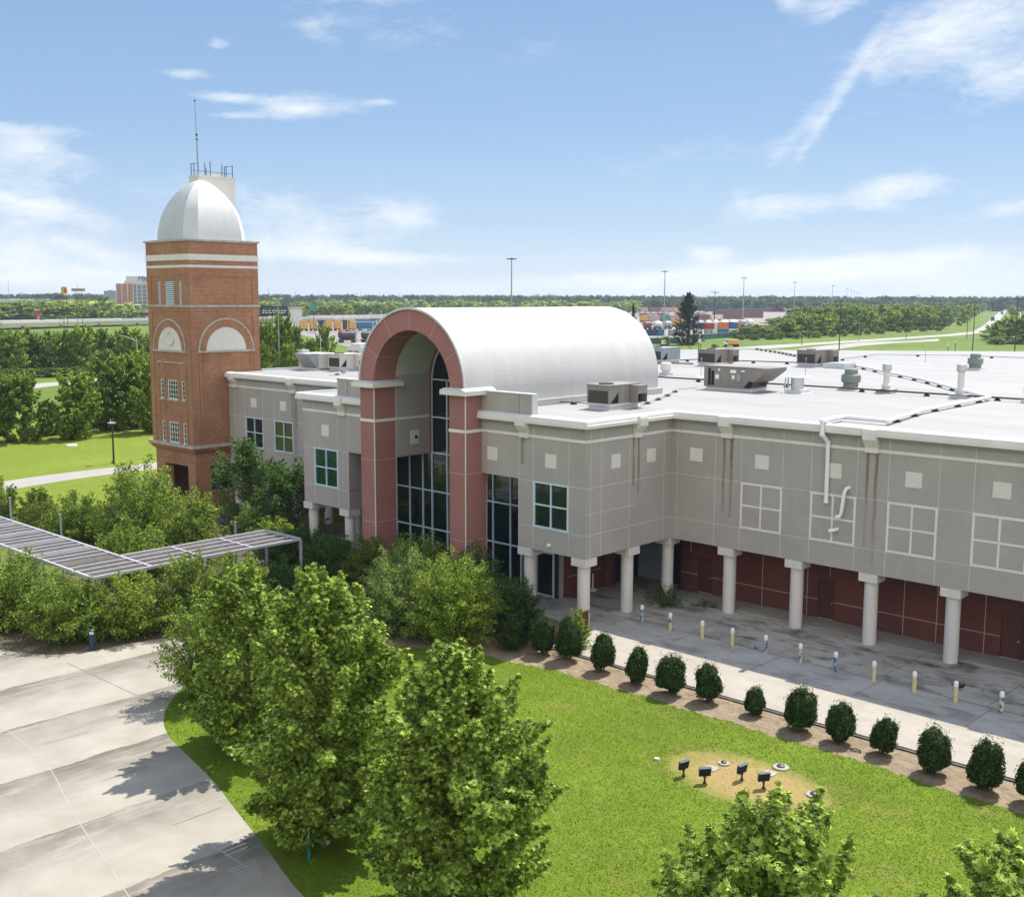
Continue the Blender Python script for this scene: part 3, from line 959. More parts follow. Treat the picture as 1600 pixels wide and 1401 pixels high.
# right wing: piers and blind bays
XR1 = 15.0
m = MB()
FR.wall(m, -35.46, XR1, ZB, ZW)
us, cuts = [-35.05], []
x = -32.6
bays = []
while x < XR1-1:
    us += [x, x+1.6]
    bays.append((x+1.6, x+1.6+2.44))
    x += 4.035
bay_first = (-35.05, -32.6)
joints(m, FR, us, (ZJ1, ZJ2), -35.46, XR1, ZB, ZW)
FR.box(m, -35.44, XR1, ZBAND0, ZBAND1, -.01, .03, 2)
m.obj('wing_wall', ['stucco', 'joint', 'trim'], hall)
square(FR, -34.22, -33.42)
for i, (a, b) in enumerate(bays):
    c = (a+b)/2
    square(FR, c-.40, c+.40)
    f = MB()
    e = .11
    FR.box(f, a, b, ZJ2-e, ZJ2, 0, .022)
    FR.box(f, a, b, ZJ1, ZJ1+e, 0, .022)
    FR.box(f, a, a+e, ZJ1+e, ZJ2-e, 0, .022)
    FR.box(f, b-e, b, ZJ1+e, ZJ2-e, 0, .022)
    FR.box(f, c-.05, c+.05, ZJ1+e, ZJ2-e, 0, .019)
    FR.box(f, a+e, c-.05, 6.16-.05, 6.16+.05, 0, .019)
    FR.box(f, c+.05, b-e, 6.16-.05, 6.16+.05, 0, .019)
    if a < 8:
        f.obj('blind_window_frame', 'trim', hall)

# left wing: real windows
XL0 = -79.40
lw = [(mx(-31.0)-2.44, mx(-31.0)), (mx(-26.95)-2.44, mx(-26.95)), (mx(-22.9)-2.44, mx(-22.9))]
lw = [(-77.06, -74.62), (-73.10, -70.64), (-69.02, -66.58), (-65.0, -62.56)]
holes = [(a, b, 4.95, ZJ2) for a, b in lw]
m = MB()
FR.wall(m, XL0, -59.18, ZB, ZW, holes)
joints(m, FR, [-78.56, -77.1, -74.62, -73.1, -70.64, -69.02, -66.58, -65.0, -62.56], (ZJ1, ZJ2), XL0, -59.2, ZB, ZW, cut=holes)
FR.box(m, XL0, -59.2, ZBAND0, ZBAND1, -.01, .03, 2)
m.obj('wing_wall', ['stucco', 'joint', 'trim'], hall)
for a, b in lw:
    window(hall, FR, a, b, 4.95, ZJ2)
    square(FR, (a+b)/2-.40, (a+b)/2+.40)

# block to the right of the arch, and its mirror image
for side in (1, -1):
    def X(x):
        return x if side == 1 else mx(x)
    def span(a, b):
        return (min(X(a), X(b)), max(X(a), X(b)))
    w0, w1 = span(-39.02, -36.60)
    hole = (w0, w1, 4.95, 7.40)
    a, b = span(-40.1, -35.46)
    m = MB()
    F3.wall(m, a, b, ZB, ZW, [hole])
    joints(m, F3, [X(-40.085), X(-39.05), X(-36.58)], (ZJ1, ZJ2), a, b, ZB, ZW, cut=[hole])
    a2, b2 = span(-42.87, -40.1)
    F3.wall(m, a2, b2, 7.40, ZW)
    F3.box(m, min(a, a2)+.004, max(b, b2)-.004, ZBAND0, ZBAND1, -.01, .03, 2)
    Fs = FC if side == 1 else FCL
    Fs.wall(m, 43.1, 50.5, ZB, ZW)
    joints(m, Fs, [43.5, 44.35, 46.72, 49.8], (ZJ1, ZJ2), 43.1, 50.5, ZB, ZW)
    if side == 1:
        Fs.box(m, 43.1, 47.35, 6.02, 6.05, -.01, .001, 1)
    Fs.box(m, 43.13, 50.46, ZBAND0, ZBAND1, -.01, .03, 2)
    Fg = FG if side == 1 else FGL
    Fg.wall(m, 43.1, 46.9, ZB, 7.40)
    joints(m, Fg, [], (ZJ1,), 43.1, 46.4, ZB, 7.4, mi=3)
    m.obj('block_wall', ['stucco', 'joint', 'trim', 'jointdark'], hall)
    window(hall, F3, w0, w1, 4.95, 7.40, glass='glass' if side == 1 else 'glassgreen')
    square(F3, *span(-42.42, -41.66))
    square(F3, *span(-38.19, -37.43))
    if side == 1:
        square(Fs, 45.13, 45.90)
        square(Fs, 48.21, 48.98)
    # low parapet wall behind the cornice
    p = MB()
    a, b = span(-42.87, -39.13)
    p.box(a, b, 43.12, 43.42, 10.6, 11.90)
    p.box(a, b, 43.08, 43.46, 11.90, 11.96, 1)
    xe = X(-39.13)
    p.box(xe-.05, xe+.05, 43.08, 43.46, 10.62, 11.958, 1)
    joints(p, Face((0, 43.12), (1, 0), (0, -1)), [X(-40.09)], (), a, b, 10.9, 11.9, mi=2)
    p.obj('parapet', ['stucco', 'white', 'jointdark'], hall)

for F, u0, u1, z0, z1 in squares:
    if F is FR and u0 > 8:
        continue
    m = MB()
    F.box(m, u0, u1, z0, z1, -.01, .028)
    m.obj('cream_square', 'cream', hall)

# eaves: a fascia board with a sloping cap, swept round the outline
def sweep(path, prof, mats, name):
    m = MB()
    n = len(path)
    P = [Vector((*p, 0)) for p in path]
    def right(d):
        return Vector((d.y, -d.x, 0))
    offs = []
    for i in range(n):
        ds = []
        if i > 0:
            ds.append((P[i]-P[i-1]).normalized())
        if i < n-1:
            ds.append((P[i+1]-P[i]).normalized())
        r = right(ds[0])
        if len(ds) == 2:
            r2 = right(ds[1])
            b = (r+r2)
            r = b/(b.dot(r)) if b.length > .1 else r
        offs.append(r)
    k = len(prof)
    vs = []
    for i in range(n):
        for o, z, _ in prof:
            q = P[i]+offs[i]*o
            vs.append((q.x, q.y, z))
    for i in range(n-1):
        for j in range(k):
            j2 = (j+1) % k
            m.add([vs[i*k+j], vs[i*k+j2], vs[(i+1)*k+j2], vs[(i+1)*k+j]], [(0, 3, 2, 1)], prof[j][2])
    m.poly([vs[j] for j in range(k)], 0)
    m.poly([vs[(n-1)*k+j] for j in range(k)][::-1], 0)
    return m.obj(name, mats, hall)
PROF = [(0.002, ZF, 0), (.36, ZF, 0), (.36, ZF+.17, 0), (.335, ZF+.18, 0), (.31, 10.80, 1), (.20, 10.87, 1), (-.15, 10.87, 1), (-.15, 10.70, 1)]
sweep([(-42.87, 43.1), (-35.46, 43.1), (-35.46, 50.5), (XR1, 50.5)], PROF, ['trim', 'white'], 'cornice')
sweep([(XL0, 50.5), (-59.18, 50.5), (-59.18, 43.1), (-51.77, 43.1)], PROF, ['trim', 'white'], 'cornice')

# brackets under the cornice
def bracket(F, c, w=.66):
    prof = [(.004, 10.86), (.47, 10.80), (.50, 10.66), (.50, 10.30), (.16, 9.90), (.16, 9.645), (.004, 9.645)]
    m = MB()
    o = Vector(F.p(c-w/2, 0))
    m.prism(prof, o, F.n, Vector((0, 0, 1)), F.u*w)
    m.obj('cornice_bracket', 'trim', hall)
for c in (-31.88, -23.80, -15.73, -7.66, .41, 8.48):
    bracket(FR, c)
for c in (-78.45, -70.45, -62.7):
    bracket(FR, c)
bracket(F3, -39.62)
bracket(F3, mx(-39.62))
bracket(FC, 47.3)

# rusty run-off under some brackets
m, nt, o_ = new_mat('rust_runoff')
t = NT(nt)
gp = t.node('ShaderNodeNewGeometry').outputs['Position']
sp = t.node('ShaderNodeSeparateXYZ', {0: gp})
al = t.math('MULTIPLY', t.mr(t.noise(t.coord((7, 7, .35)), 1.5, 5, .65), .36, .62, 0, 1), t.mr(sp.outputs[2], 4.0, 9.6, .08, .62), True)
bs = t.node('ShaderNodeBsdfPrincipled', {'Base Color': t.ramp(sp.outputs[2], [(0, (.16, .14, .10)), (1, (.20, .12, .05))]), 'Roughness': .9})
tb = t.node('ShaderNodeBsdfTransparent')
mxs = t.node('ShaderNodeMixShader', {0: al, 1: tb.outputs[0], 2: bs.outputs[0]})
nt.links.new(mxs.outputs[0], o_.inputs[0])
MT['rust'] = m
for F, u, w, z0 in ((FR, -24.02, .16, 5.0), (FR, -23.58, .2, 4.2), (FR, -32.08, .18, 5.6), (FR, -31.62, .2, 5.4), (FR, -70.66, .2, 4.2), (FR, -70.25, .45, 4.0), (FC, 47.05, .16, 7.0), (FC, 47.5, .2, 6.6), (F3, -39.8, .22, 8.2)):
    m = MB()
    m.quad(F.p(u-w/2, z0, .008), F.p(u+w/2, z0, .008), F.p(u+w/2, 9.64, .008), F.p(u-w/2, 9.64, .008))
    m.obj('runoff_stain', 'rust', hall)

# roof deck
r = MB()
zr = 10.80
far = [(-80.2, 109.3), (-46.42, 136.9), (15, 187)]
pts = [(XL0+.1, 50.35), (-59.05, 50.35), (-59.05, 42.95), (-51.6, 42.95), (-51.6, 47.0), (-43.0, 47.0), (-43.0, 42.95), (-35.6, 42.95), (-35.6, 50.35), (XR1, 50.35), (15, 187), (-46.42, 136.9), (-78.45, 110.7), (-79.3, 100), (-79.3, 54)]
r.poly([(x, y, zr) for x, y in pts])
for a, b in zip(pts, pts[1:]+pts[:1]):
    r.quad((*a, zr), (*a, 10.3), (*b, 10.3), (*b, zr))
r.obj('roof', 'roof', hall)
e = MB()
e.box(-79.5, -79.25, 53.7, 110.3, 10.3, 10.95)
e.obj('roof_edge', 'white', hall)
b_ = MB()          # outer walls that close the hall behind
b_.box(-79.3, -79.0, 53.6, 110.2, 0, 10.3)
b_.quad((-78.45, 110.7, 0), (15, 187, 0), (15, 187, 10.3), (-78.45, 110.7, 10.3))
b_.quad((15, 50.5, 0), (15, 50.5, 10.6), (15, 187, 10.3), (15, 187, 0))
b_.obj('rear_wall', 'stucco', hall)

# undersides
s = MB()
s.box(-35.2, XR1, 50.75, 53.2, ZB+.02, ZB+.30)
for q in (1, -1):
    xs = sorted((-40.0 if q == 1 else mx(-40.0), -35.72 if q == 1 else mx(-35.72)))
    s.box(xs[0], xs[1], 43.36, 50.74, ZB+.02, ZB+.30)
    s.box(xs[0], xs[1], 50.742, 62, ZB+.024, ZB+.30)
s.box(-79.2, -59.2, 50.76, 53.2, ZB+.02, ZB+.30)
for xs in ((-54.53, -50.52), (-44.12, -40.12)):
    s.box(xs[0], xs[1], 43.36, 46.42, 7.42, 7.7)
s.obj('soffit', 'soffit', hall)

# columns
def column(x, y):
    m = MB()
    m.lathe([(.335, .02), (.335, 3.30)], (x, y, 0), 24)
    m.box(x-.475, x+.475, y-.475, y+.475, 3.30, 3.712)
    m.obj('column', 'column', hall)
for i in range(12):
    column(-31.80+4.035*i, 50.92)
column(-35.86, 50.92)
for q in (-35.86, mx(-35.86), -39.62, mx(-39.62)):
    column(q, 43.52)
column(-35.88, 47.2)
column(mx(-35.88), 47.2)
column(mx(-35.86), 50.92)
for i in range(5):
    column(mx(-31.80+4.035*i), 50.92)
column(mx(-39.62), 46.2)

# ground floor wall of the right wing
FD = Face((0, 53.05), (1, 0), (0, -1))
m = MB()
doors = [(-35.2, -34.27), (-27.66, -26.74), (-18.22, -17.28), (-17.24, -16.3), (-9.6, -8.68)]
dh = [(a, b, .19, 2.24) for a, b in doors]
FD.wall(m, -36.4, XR1, 0, 3.95, dh, .12)
joints(m, FD, [-35.73, -32.7, -31.02, -28.3, -27.02, -22.98, -21.3, -18.98, -14.9, -10.9, -6.9], (1.18,), -36.4, XR1, .2, 3.75, w=.035, cut=[(a-.02, b+.02, 0, 2.3) for a, b in doors]+[(-27.05, -26.98, 0, 2.5), (-35.75, -35.7, 0, 2.4)])
m.obj('ground_floor_wall', ['darkred', 'redjoint'], hall)
for a, b in doors:
    d = MB()
    FD.box(d, a+.02, b-.02, .24, 2.22, -.10, -.045)
    dd = d.obj('door', 'darkdoor', hall)
    s_ = MB()
    FD.box(s_, a+.02, b-.02, .19, .235, -.10, .06)
    q = s_.obj('threshold', 'galv')
    q.parent = dd
    h = MB()
    FD.box(h, b-.16, b-.08, 1.06, 1.13, -.045, .03)
    q = h.obj('handle', 'galv')
    q.parent = dd
# inner corner under the right block
m = MB()
FX = Face((-40.1, 0), (0, 1), (1, 0))
FX.wall(m, 46.85, 51.6, 0, 3.9, (), .3, 0)
FX.box(m, 50.3, 50.85, 0.1, 3.72, .002, .28, 0)
joints(m, FX, [48.9], (1.25, ), 47.2, 50.2, .1, 3.7, w=.03)
FX.box(m, 49.0, 49.05, .1, 2.1, -.01, .012, 1)
FX.box(m, 49.05, 50.2, 2.05, 2.1, -.01, .012, 1)
m.obj('ground_floor_wall', ['darkred', 'redjoint'], hall)
m = MB()
m.box(-41.16, -40.09, 46.55, 46.85, 0, 3.72)
m.obj('ground_floor_wall', 'stucco', hall)
m = MB()
m.box(-40.4, -36.45, 53.9, 54.1, 0, 3.9)
m.obj('ground_floor_wall', 'navy', hall)
m = MB()
for i in range(16):
    m.box(-40.1, -37.9, 53.84, 53.89, .13+i*.185, .13+i*.185+.165)
m.obj('roller_door', 'hvacblue', hall)
for q_ in ((-36.45, -36.39, 52.95, 54.0), (-40.4, -40.1, 51.6, 54.0)):
    m = MB()
    m.box(*q_, 0, 3.9)
    m.obj('ground_floor_wall', 'navy', hall)
# ground floor of the left wing, in deep shade
m = MB()
FD.wall(m, -79.3, -62, 0, 3.95, (), .2)
Face((-62.0, 0), (0, 1), (1, 0)).wall(m, 53.1, 62.0, 0, 3.95, (), .2)
m.box(-62.0, -54.5, 61.6, 62, 0, 3.95)
m.box(-58.6, -54.0, 58, 58.2, 0, 3.95)
m.obj('ground_floor_wall', 'darkred', hall)

# glazed lobby wall behind the arch and the gaps
GY = 46.44
FL = Face((0, GY), (1, 0), (0, -1))
lob = MB()
mull = [-54.45, -53.84, -52.55, -51.32, -50.47, -49.1, -47.72, -46.55, -45.19, -43.79, -42.92, -41.73, -40.45]
w = .085
for u in mull:
    top = 7.5 if (u < -50.6 or u > -44.1) else 11.9
    FL.box(lob, u-w/2, u+w/2, .1, top, -.06, .09)
for z in (.18, 2.66, 5.05, 7.46):
    for a, b in zip(mull[:-1], mull[1:]):
        FL.box(lob, a+w/2, b-w/2, z-w/2, z+w/2, -.06, .075)
inner = [u for u in mull if -50.6 < u < -44.1]
for z in (9.67, 11.98):
    for a, b in zip(inner[:-1], inner[1:]):
        FL.box(lob, a+w/2, b-w/2, z-w/2, z+w/2, -.06, .075)
AZ, RI, RO = 11.87, 3.24, 4.40
def ring(m, r0, r1, y0, y1, mi=0, n=48, a0=0.0, a1=math.pi, cx=AX, cz=AZ, smooth=True):
    for i in range(n):
        t0, t1 = a0+(a1-a0)*i/n, a0+(a1-a0)*(i+1)/n
        q = lambda r, t, y: (cx+r*math.cos(t), y, cz+r*math.sin(t))
        m.add([q(r0, t0, y0), q(r1, t0, y0), q(r1, t1, y0), q(r0, t1, y0)], [(0, 1, 2, 3)], mi)
        m.add([q(r0, t0, y1), q(r1, t0, y1), q(r1, t1, y1), q(r0, t1, y1)], [(3, 2, 1, 0)], mi)
        m.add([q(r0, t0, y0), q(r0, t1, y0), q(r0, t1, y1), q(r0, t0, y1)], [(0, 1, 2, 3)], mi, smooth)
        m.add([q(r1, t0, y0), q(r1, t1, y0), q(r1, t1, y1), q(r1, t0, y1)], [(3, 2, 1, 0)], mi, smooth)
ring(lob, 3.06, 3.14, GY-.09, GY+.05)
lo = lob.obj('lobby_glazing', 'frame', hall)
gl = MB()
gl.box(-54.5, -40.15, GY-.005, GY+.02, .1, 7.5)
gl.box(-50.49, -44.15, GY-.006, GY+.019, 7.5, AZ)
gl.prism([(3.1*math.cos(math.pi*i/24), 3.1*math.sin(math.pi*i/24)) for i in range(25)], (AX, GY-.006, AZ), (1, 0, 0), (0, 0, 1), (0, .025, 0))
p = gl.obj('pane', 'glass')
p.parent = lo
d = MB()
d.box(-41.0, -40.3, GY-.3, GY-.24, .13, 2.35)
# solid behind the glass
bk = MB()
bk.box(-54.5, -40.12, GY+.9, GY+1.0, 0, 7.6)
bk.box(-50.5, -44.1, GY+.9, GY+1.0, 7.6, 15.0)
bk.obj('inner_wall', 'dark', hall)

# cheeks and vault of the porch
for sx, F in ((-50.5, Face((-50.5, 0), (0, 1), (1, 0))), (-44.14, Face((-44.14, 0), (0, 1), (-1, 0)))):
    ch = MB()
    F.wall(ch, 43.52, GY-.09, 7.5, 12.3, (), .3)
    F.box(ch, 43.53, GY-.1, ZBAND0, ZBAND1, -.01, .03, 1)
    F.box(ch, 44.66, 45.36, 8.12, 8.95, -.01, .03, 2)
    F.box(ch, 44.97, 45.11, 8.47, 8.63, .02, .16, 3)
    ch.obj('porch_cheek', ['stucco', 'trim', 'cream', 'dark'], hall)
va = MB()
n = 40
y0, y1 = 43.54, GY-.24
for i in range(n):
    t0, t1 = math.pi*i/n, math.pi*(i+1)/n
    q = lambda t, y: (AX+(RI+.02)*math.cos(t), y, max(12.3, AZ+(RI+.02)*math.sin(t)))
    va.add([q(t0, y0), q(t0, y1), q(t1, y1), q(t1, y0)], [(0, 1, 2, 3)], 0, True)
va.obj('porch_vault', 'vault', hall)
rb = MB()
ring(rb, 3.14, 3.30, GY-.24, GY-.09, 0)
for sx in (-1, 1):
    rb.box(AX+sx*3.14, AX+sx*3.22, GY-.24, GY-.09, 7.5, AZ-.001)
rb.obj('inner_arch', 'redstucco', hall)

# the arch itself
YA0, YA1 = 41.86, 43.52
ar = MB()
ring(ar, RI, RO, YA0, YA1, 0, 56)
for k in range(1, 6):                      # pale joints radiating across the face and along the soffit
    if k == 3:
        ts = (math.pi/2,)
    t = math.pi*k/6
    c, s_ = math.cos(t), math.sin(t)
    u = Vector((c, 0, s_))
    v = Vector((-s_, 0, c))
    cen = Vector((AX, YA0, AZ))+u*(RI+RO)/2
    ar.obox(cen, u*(RO-RI)/2*.99, Vector((0, .004, 0)), v*.013, 1)
    cen = Vector((AX, (YA0+YA1)/2, AZ))+u*RI
    ar.obox(cen, u*.004, Vector((0, (YA1-YA0)/2*.98, 0)), v*.013, 1)
ar.obj('arch', ['redstucco', 'redjoint'], hall)
for x0, x1 in ((-51.77, -50.50), (-44.14, -42.87)):
    pm = MB()
    pm.box(x0, x1, YA0, YA1, 0, AZ-.002)
    for z in (1.3, 3.70, 7.42):
        pm.box(x0-.004, x1+.004, YA0-.004, YA1+.004, z-.016, z+.016, 1)
    pm.box(x0-.028, x1+.028, YA0-.028, YA1-.01, ZBAND0-.01, ZBAND1+.01, 2)
    for cx_ in (x1, ):
        pm.box(cx_-.035, cx_+.012, YA0-.012, YA0+.035, .1, 11.7, 2)
    pm.box(x1-.03, x1+.008, YA1-.03, YA1+.006, 3.0, 11.7, 2)
    pm.obj('arch_pier', ['redstucco', 'redjoint', 'trim'], hall)
    cp = MB()
    cp.box(x0-.36, x1+.36, YA0-.38, YA1+.34, 11.72, 11.97)
    cp.prism([(x0-.36, 11.97), (x1+.36, 11.97), (x1+.03, 12.10), (x0-.03, 12.10)], (0, YA0-.38, 0), (1, 0, 0), (0, 0, 1), (0, YA1-YA0+.72, 0), 1)
    cp.obj('pier_cornice', ['trim', 'white'], hall)

# barrel roof
ba = MB()
ring(ba, RO+.02, RO+.09, YA0-.07, 59.3, 0, 64)
for sx in (-1, 1):
    a = AX+sx*(RO+.02)
    b = AX+sx*(RO+.09)
    ba.box(a, b, YA1+.3, 59.3, 10.82, AZ)
    ba.box(AX+sx*(RO+.09), AX+sx*(RO+.34), YA1+.8, 59.5, 10.82, 11.16)
ba.prism([(RO*math.cos(math.pi*i/32), RO*math.sin(math.pi*i/32)) for i in range(33)]+[(-RO, -1.1), (RO, -1.1)], (AX, 59.0, AZ), (1, 0, 0), (0, 0, 1), (0, .2, 0))
ba.obj('barrel_roof', 'barrel', hall)
rim = MB()
ring(rim, RO, RO+.12, YA0-.10, YA0-.005, 0, 64)
rim.obj('barrel_rim', 'white', hall)

# fittings on the walls
c = MB()
c.lathe([(.03, 0), (.09, .02), (.10, .22), (.06, .28)], (-37.88, 42.96, 4.10), 12, 0, True, 'y')
c.bar((-37.88, 43.1, 4.16), (-37.88, 42.98, 4.12), .06, .06)
tag(c.obj('security_camera', 'pvc'), 'small white security camera on the grey wall beneath the dark window', 'camera')
# ---------------------------------------------------------------- brick tower
tower = thing('brick_tower', 'tall square red brick tower with a white dome', 'tower', (-82.65, 50.43, 0))
TX0, TX1, TY0, TY1 = -85.85, -79.46, 47.22, 53.62
FTY = Face((0, TY0), (1, 0), (0, -1))
FTX = Face((TX1, 0), (0, 1), (1, 0))
m = MB()
# shaft with set-back panels between corner strips
wins = []
for z0, z1 in ((5.06, 6.76), (8.62, 10.18)):
    wins += [(-84.36, -83.90, z0, z1), (-83.22, -81.72, z0, z1), (-81.06, -80.62, z0, z1)]
louv = [(-84.24, -83.82, 16.27, 18.2), (-83.12, -81.73, 16.27, 18.2), (-80.99, -80.58, 16.27, 18.2)]
FTY.wall(m, TX0, TX1, 4.4, 21.25, wins+louv, .28)
FTX.wall(m, TY0, TY1, 4.4, 21.25, (), .28)
Face((TX0, 0), (0, 1), (-1, 0)).wall(m, TY0, TY1, 4.4, 21.25, (), .2)
Face((0, TY1), (1, 0), (0, 1)).wall(m, TX0, TX1, 4.4, 21.25, (), .2)
for a, b in ((TX0, TX0+.62), (TX1-.55, TX1)):
    FTY.box(m, a, b, 5.02, 21.24, -.01, .055)
for a, b in ((TY0, TY0+.56), (TY1-.60, TY1)):
    FTX.box(m, a, b, 5.02, 21.24, -.01, .055)
# raised brick courses and panel edges
for F, a, b in ((FTY, TX0+.62, TX1-.55), (FTX, TY0+.56, TY1-.60)):
    F.box(m, a, b, 20.25, 21.24, -.01, .045)
    F.box(m, a, b, 18.55, 19.2, -.01, .045)
    F.box(m, a, b, 15.75, 16.06, -.01, .035)
for u in (-84.62, -83.66, -81.5, -80.36):
    FTY.box(m, u-.09, u+.09, 5.02, 11.5, -.01, .035)
for u in (47.98, 48.36):
    FTX.box(m, u-.10, u+.10, 5.02, 12.3, -.01, .045)
for u in (52.75,):
    FTX.box(m, u-.07, u+.07, 10.9, 12.3, -.01, .045)
for k, z in enumerate((4.42, 4.52, 4.62, 4.72)):
    e = .05+.07*k
    m.box(TX0-e, TX1+e, TY0-e, TY1+e, z, z+.1)
m.obj('shaft', 'brick', tower)
# base with openings
b = MB()
B0, B1, B2, B3 = TX0+.12, TX1-.10, TY0+.12, TY1-.12
FBY = Face((0, B2), (1, 0), (0, -1))
FBX = Face((B1, 0), (0, 1), (1, 0))
FBY.wall(b, B0, B1, 0, 4.42, [(-84.35, -80.72, 0.001, 3.25)], .8)
FBX.wall(b, B2, B3, 0, 4.42, [(48.75, 52.3, 1.25, 3.25)], .5)
Face((B0, 0), (0, 1), (-1, 0)).wall(b, B2, B3, 0, 4.42, (), .5)
Face((0, B3), (1, 0), (0, 1)).wall(b, B0, B1, 0, 4.42, (), .3)
FBY.box(b, B0, B1, 3.62, 3.70, -.01, .05)
FBX.box(b, B2, B3, 3.62, 3.70, -.01, .05)
b.box(TX0, TX1, TY0, TY1, 4.38, 4.42)
b.obj('base', 'brick', tower)
i_ = MB()
i_.box(B0+.6, B1-.6, B2+2.6, B2+2.7, 0, 4.3)
i_.obj('inner_wall', 'dark', tower)
s = MB()
FBX.box(s, 48.7, 52.35, 1.12, 1.25, -.3, .08)
s.obj('sill', 'stone', tower)
# stone courses
m = MB()
m.box(TX0-.36, TX1+.36, TY0-.36, TY1+.36, 4.82, 4.92)
m.box(TX0-.30, TX1+.30, TY0-.30, TY1+.30, 4.92, 5.02)
m.obj('stone_cornice', 'stone', tower)
m = MB()
m.box(TX0-.10, TX1+.10, TY0-.10, TY1+.10, 16.07, 16.25)
m.obj('string_course', 'stone', tower)
for z0, z1 in ((19.78, 20.25), (19.2, 19.4)):
    m = MB()
    m.box(TX0-.065, TX1+.065, TY0-.065, TY1+.065, z0, z1)
    m.obj('cream_band', 'cream', tower)
m = MB()
m.box(TX0-.16, TX1+.16, TY0-.16, TY1+.16, 21.25, 21.40)
m.obj('coping', 'stone', tower)
for a, b_ in ((-84.65, -84.0), (-83.7, -81.75), (-81.45, -80.55)):
    m = MB()
    FTY.box(m, a, b_, 11.56, 11.68, -.01, .09)
    m.obj('lintel', 'stone', tower)
for h in wins:
    wide = h[1]-h[0] > 1
    window(tower, FTY, *h, nu=4 if wide else 1, nz=4, bar=.035, edge=.075, frame='whiteframe', d=-.03)
    m = MB()
    FTY.box(m, h[0]-.12, h[1]+.12, h[2]-.13, h[2]-.001, -.01, .10)
    m.obj('window_sill', 'stone', tower)
for h in louv:
    m = MB()
    u0, u1, z0, z1 = h
    FTY.box(m, u0, u1, z0, z1, -.28, -.2, 1)
    k = int((z1-z0)/.16)
    for i in range(k):
        z = z0+.03+i*(z1-z0)/k
        a = Vector(FTY.p((u0+u1)/2, z+.03, -.06))
        m.obox(a, FTY.u*((u1-u0)/2-.005), FTY.n*.05+Vector((0, 0, -.05)), Vector((0, 0, .014))+FTY.n*.014, 0)
    m.obj('louver', ['slat', 'dark'], tower)
# blind arches
def blind_arch(F, c, z0, r_in, r_out):
    def half(m, r0, r1, d0, d1, mi, n=28):
        for i in range(n):
            t0, t1 = math.pi*i/n, math.pi*(i+1)/n
            P = lambda r, t, d: F.p(c+r*math.cos(t), z0+r*math.sin(t), d)
            m.quad(P(r0, t0, d1), P(r1, t0, d1), P(r1, t1, d1), P(r0, t1, d1), mi)
            m.quad(P(r1, t0, d1), P(r1, t0, d0), P(r1, t1, d0), P(r1, t1, d1), mi)
            m.quad(P(r0, t0, d0), P(r0, t0, d1), P(r0, t1, d1), P(r0, t1, d0), mi)
    a = MB()
    half(a, 0.001, r_in, 0, .018, 0)
    half(a, r_out-.13, r_out, 0, .10, 1)
    F.box(a, c-r_out-.05, c+r_out+.05, z0-.16, z0, -.01, .12, 1)
    half(a, r_in, r_out-.13, 0, .05, 2)
    o = a.obj('blind_arch', ['cream', 'stone', 'brick'], tower)
    return o
blind_arch(FTX, 50.45, 12.62, 1.87, 2.60)
o = blind_arch(FTY, -82.66, 12.62, 1.86, 2.52)
m = MB()
n = 28
for i in range(n):
    t0, t1 = 2*math.pi*i/n, 2*math.pi*(i+1)/n
    P = lambda r, t, d: FTY.p(-82.52+r*math.cos(t), 13.62+r*math.sin(t), d)
    for (r0, d0), (r1, d1) in (((.36, .02), (.38, .09)), ((.38, .09), (.62, .12)), ((.62, .12), (.64, .02))):
        m.quad(P(r0, t0, d0), P(r1, t0, d1), P(r1, t1, d1), P(r0, t1, d0))
q = m.obj('round_medallion', 'cream')
q.parent = o
# dome: eight sides, four wide and four narrow
d = MB()
cx, cy = -82.65, 50.43
A, CH, Hd = 2.86, .30, 4.9
lev = [(0, 1.0), (.35, .995), (.9, .975), (1.5, .935), (2.05, .885), (2.55, .82), (3.0, .745), (3.45, .645), (3.8, .555), (4.1, .465), (4.4, .36), (4.62, .27), (4.8, .17), (4.9, .09)]
rings = []
for h, k in lev:
    a = A*k
    c = a*CH
    rings.append([(cx+x, cy+y, 21.40+h) for x, y in ((a-c, -a), (a, -a+c), (a, a-c), (a-c, a), (-a+c, a), (-a, a-c), (-a, -a+c), (-a+c, -a))])
for k in range(8):
    strip_v = [p for r_ in rings for p in (r_[k], r_[(k+1) % 8])]
    d.add(strip_v, [(2*i, 2*i+1, 2*i+3, 2*i+2) for i in range(len(rings)-1)], 0, True)
d.poly(rings[-1])
d.box(cx-A-.08, cx+A+.08, cy-A-.08, cy+A+.08, 21.395, 21.46)
d.obj('dome', 'dome', tower)
m = MB()
m.box(cx-1.45, cx-.02, cy-.05, cy+3.35, 21.4, 26.62)
m.box(cx-1.49, cx+.02, cy-.09, cy+3.39, 26.62, 26.78)
m.box(cx-1.1, cx-.3, cy+1.3, cy+2.4, 26.78, 26.98)
m.obj('stair_head', 'cream', tower)
rl = MB()
z = 26.78
for (x, y, h) in ((cx-1.3, cy+.05, 1.0), (cx-.85, cy+.05, 1.0), (cx-.1, cy+.6, .95), (cx-.1, cy+1.1, 1.15), (cx-.9, cy+1.2, .7), (cx-.1, cy+2.2, 1.0), (cx-.1, cy+2.6, .85), (cx-.1, cy+3.2, 1.0), (cx-1.3, cy+3.2, 1.0)):
    rl.tube([(x, y, z), (x, y, z+h)], .035, 6)
rl.tube([(cx-1.3, cy+.05, z+.95), (cx-.4, cy+.05, z+.95)], .02, 5)
rl.tube([(cx-1.3, cy+.05, z+.45), (cx-.1, cy+.05, z+.3), (cx-.1, cy+3.2, z+.3)], .018, 5)
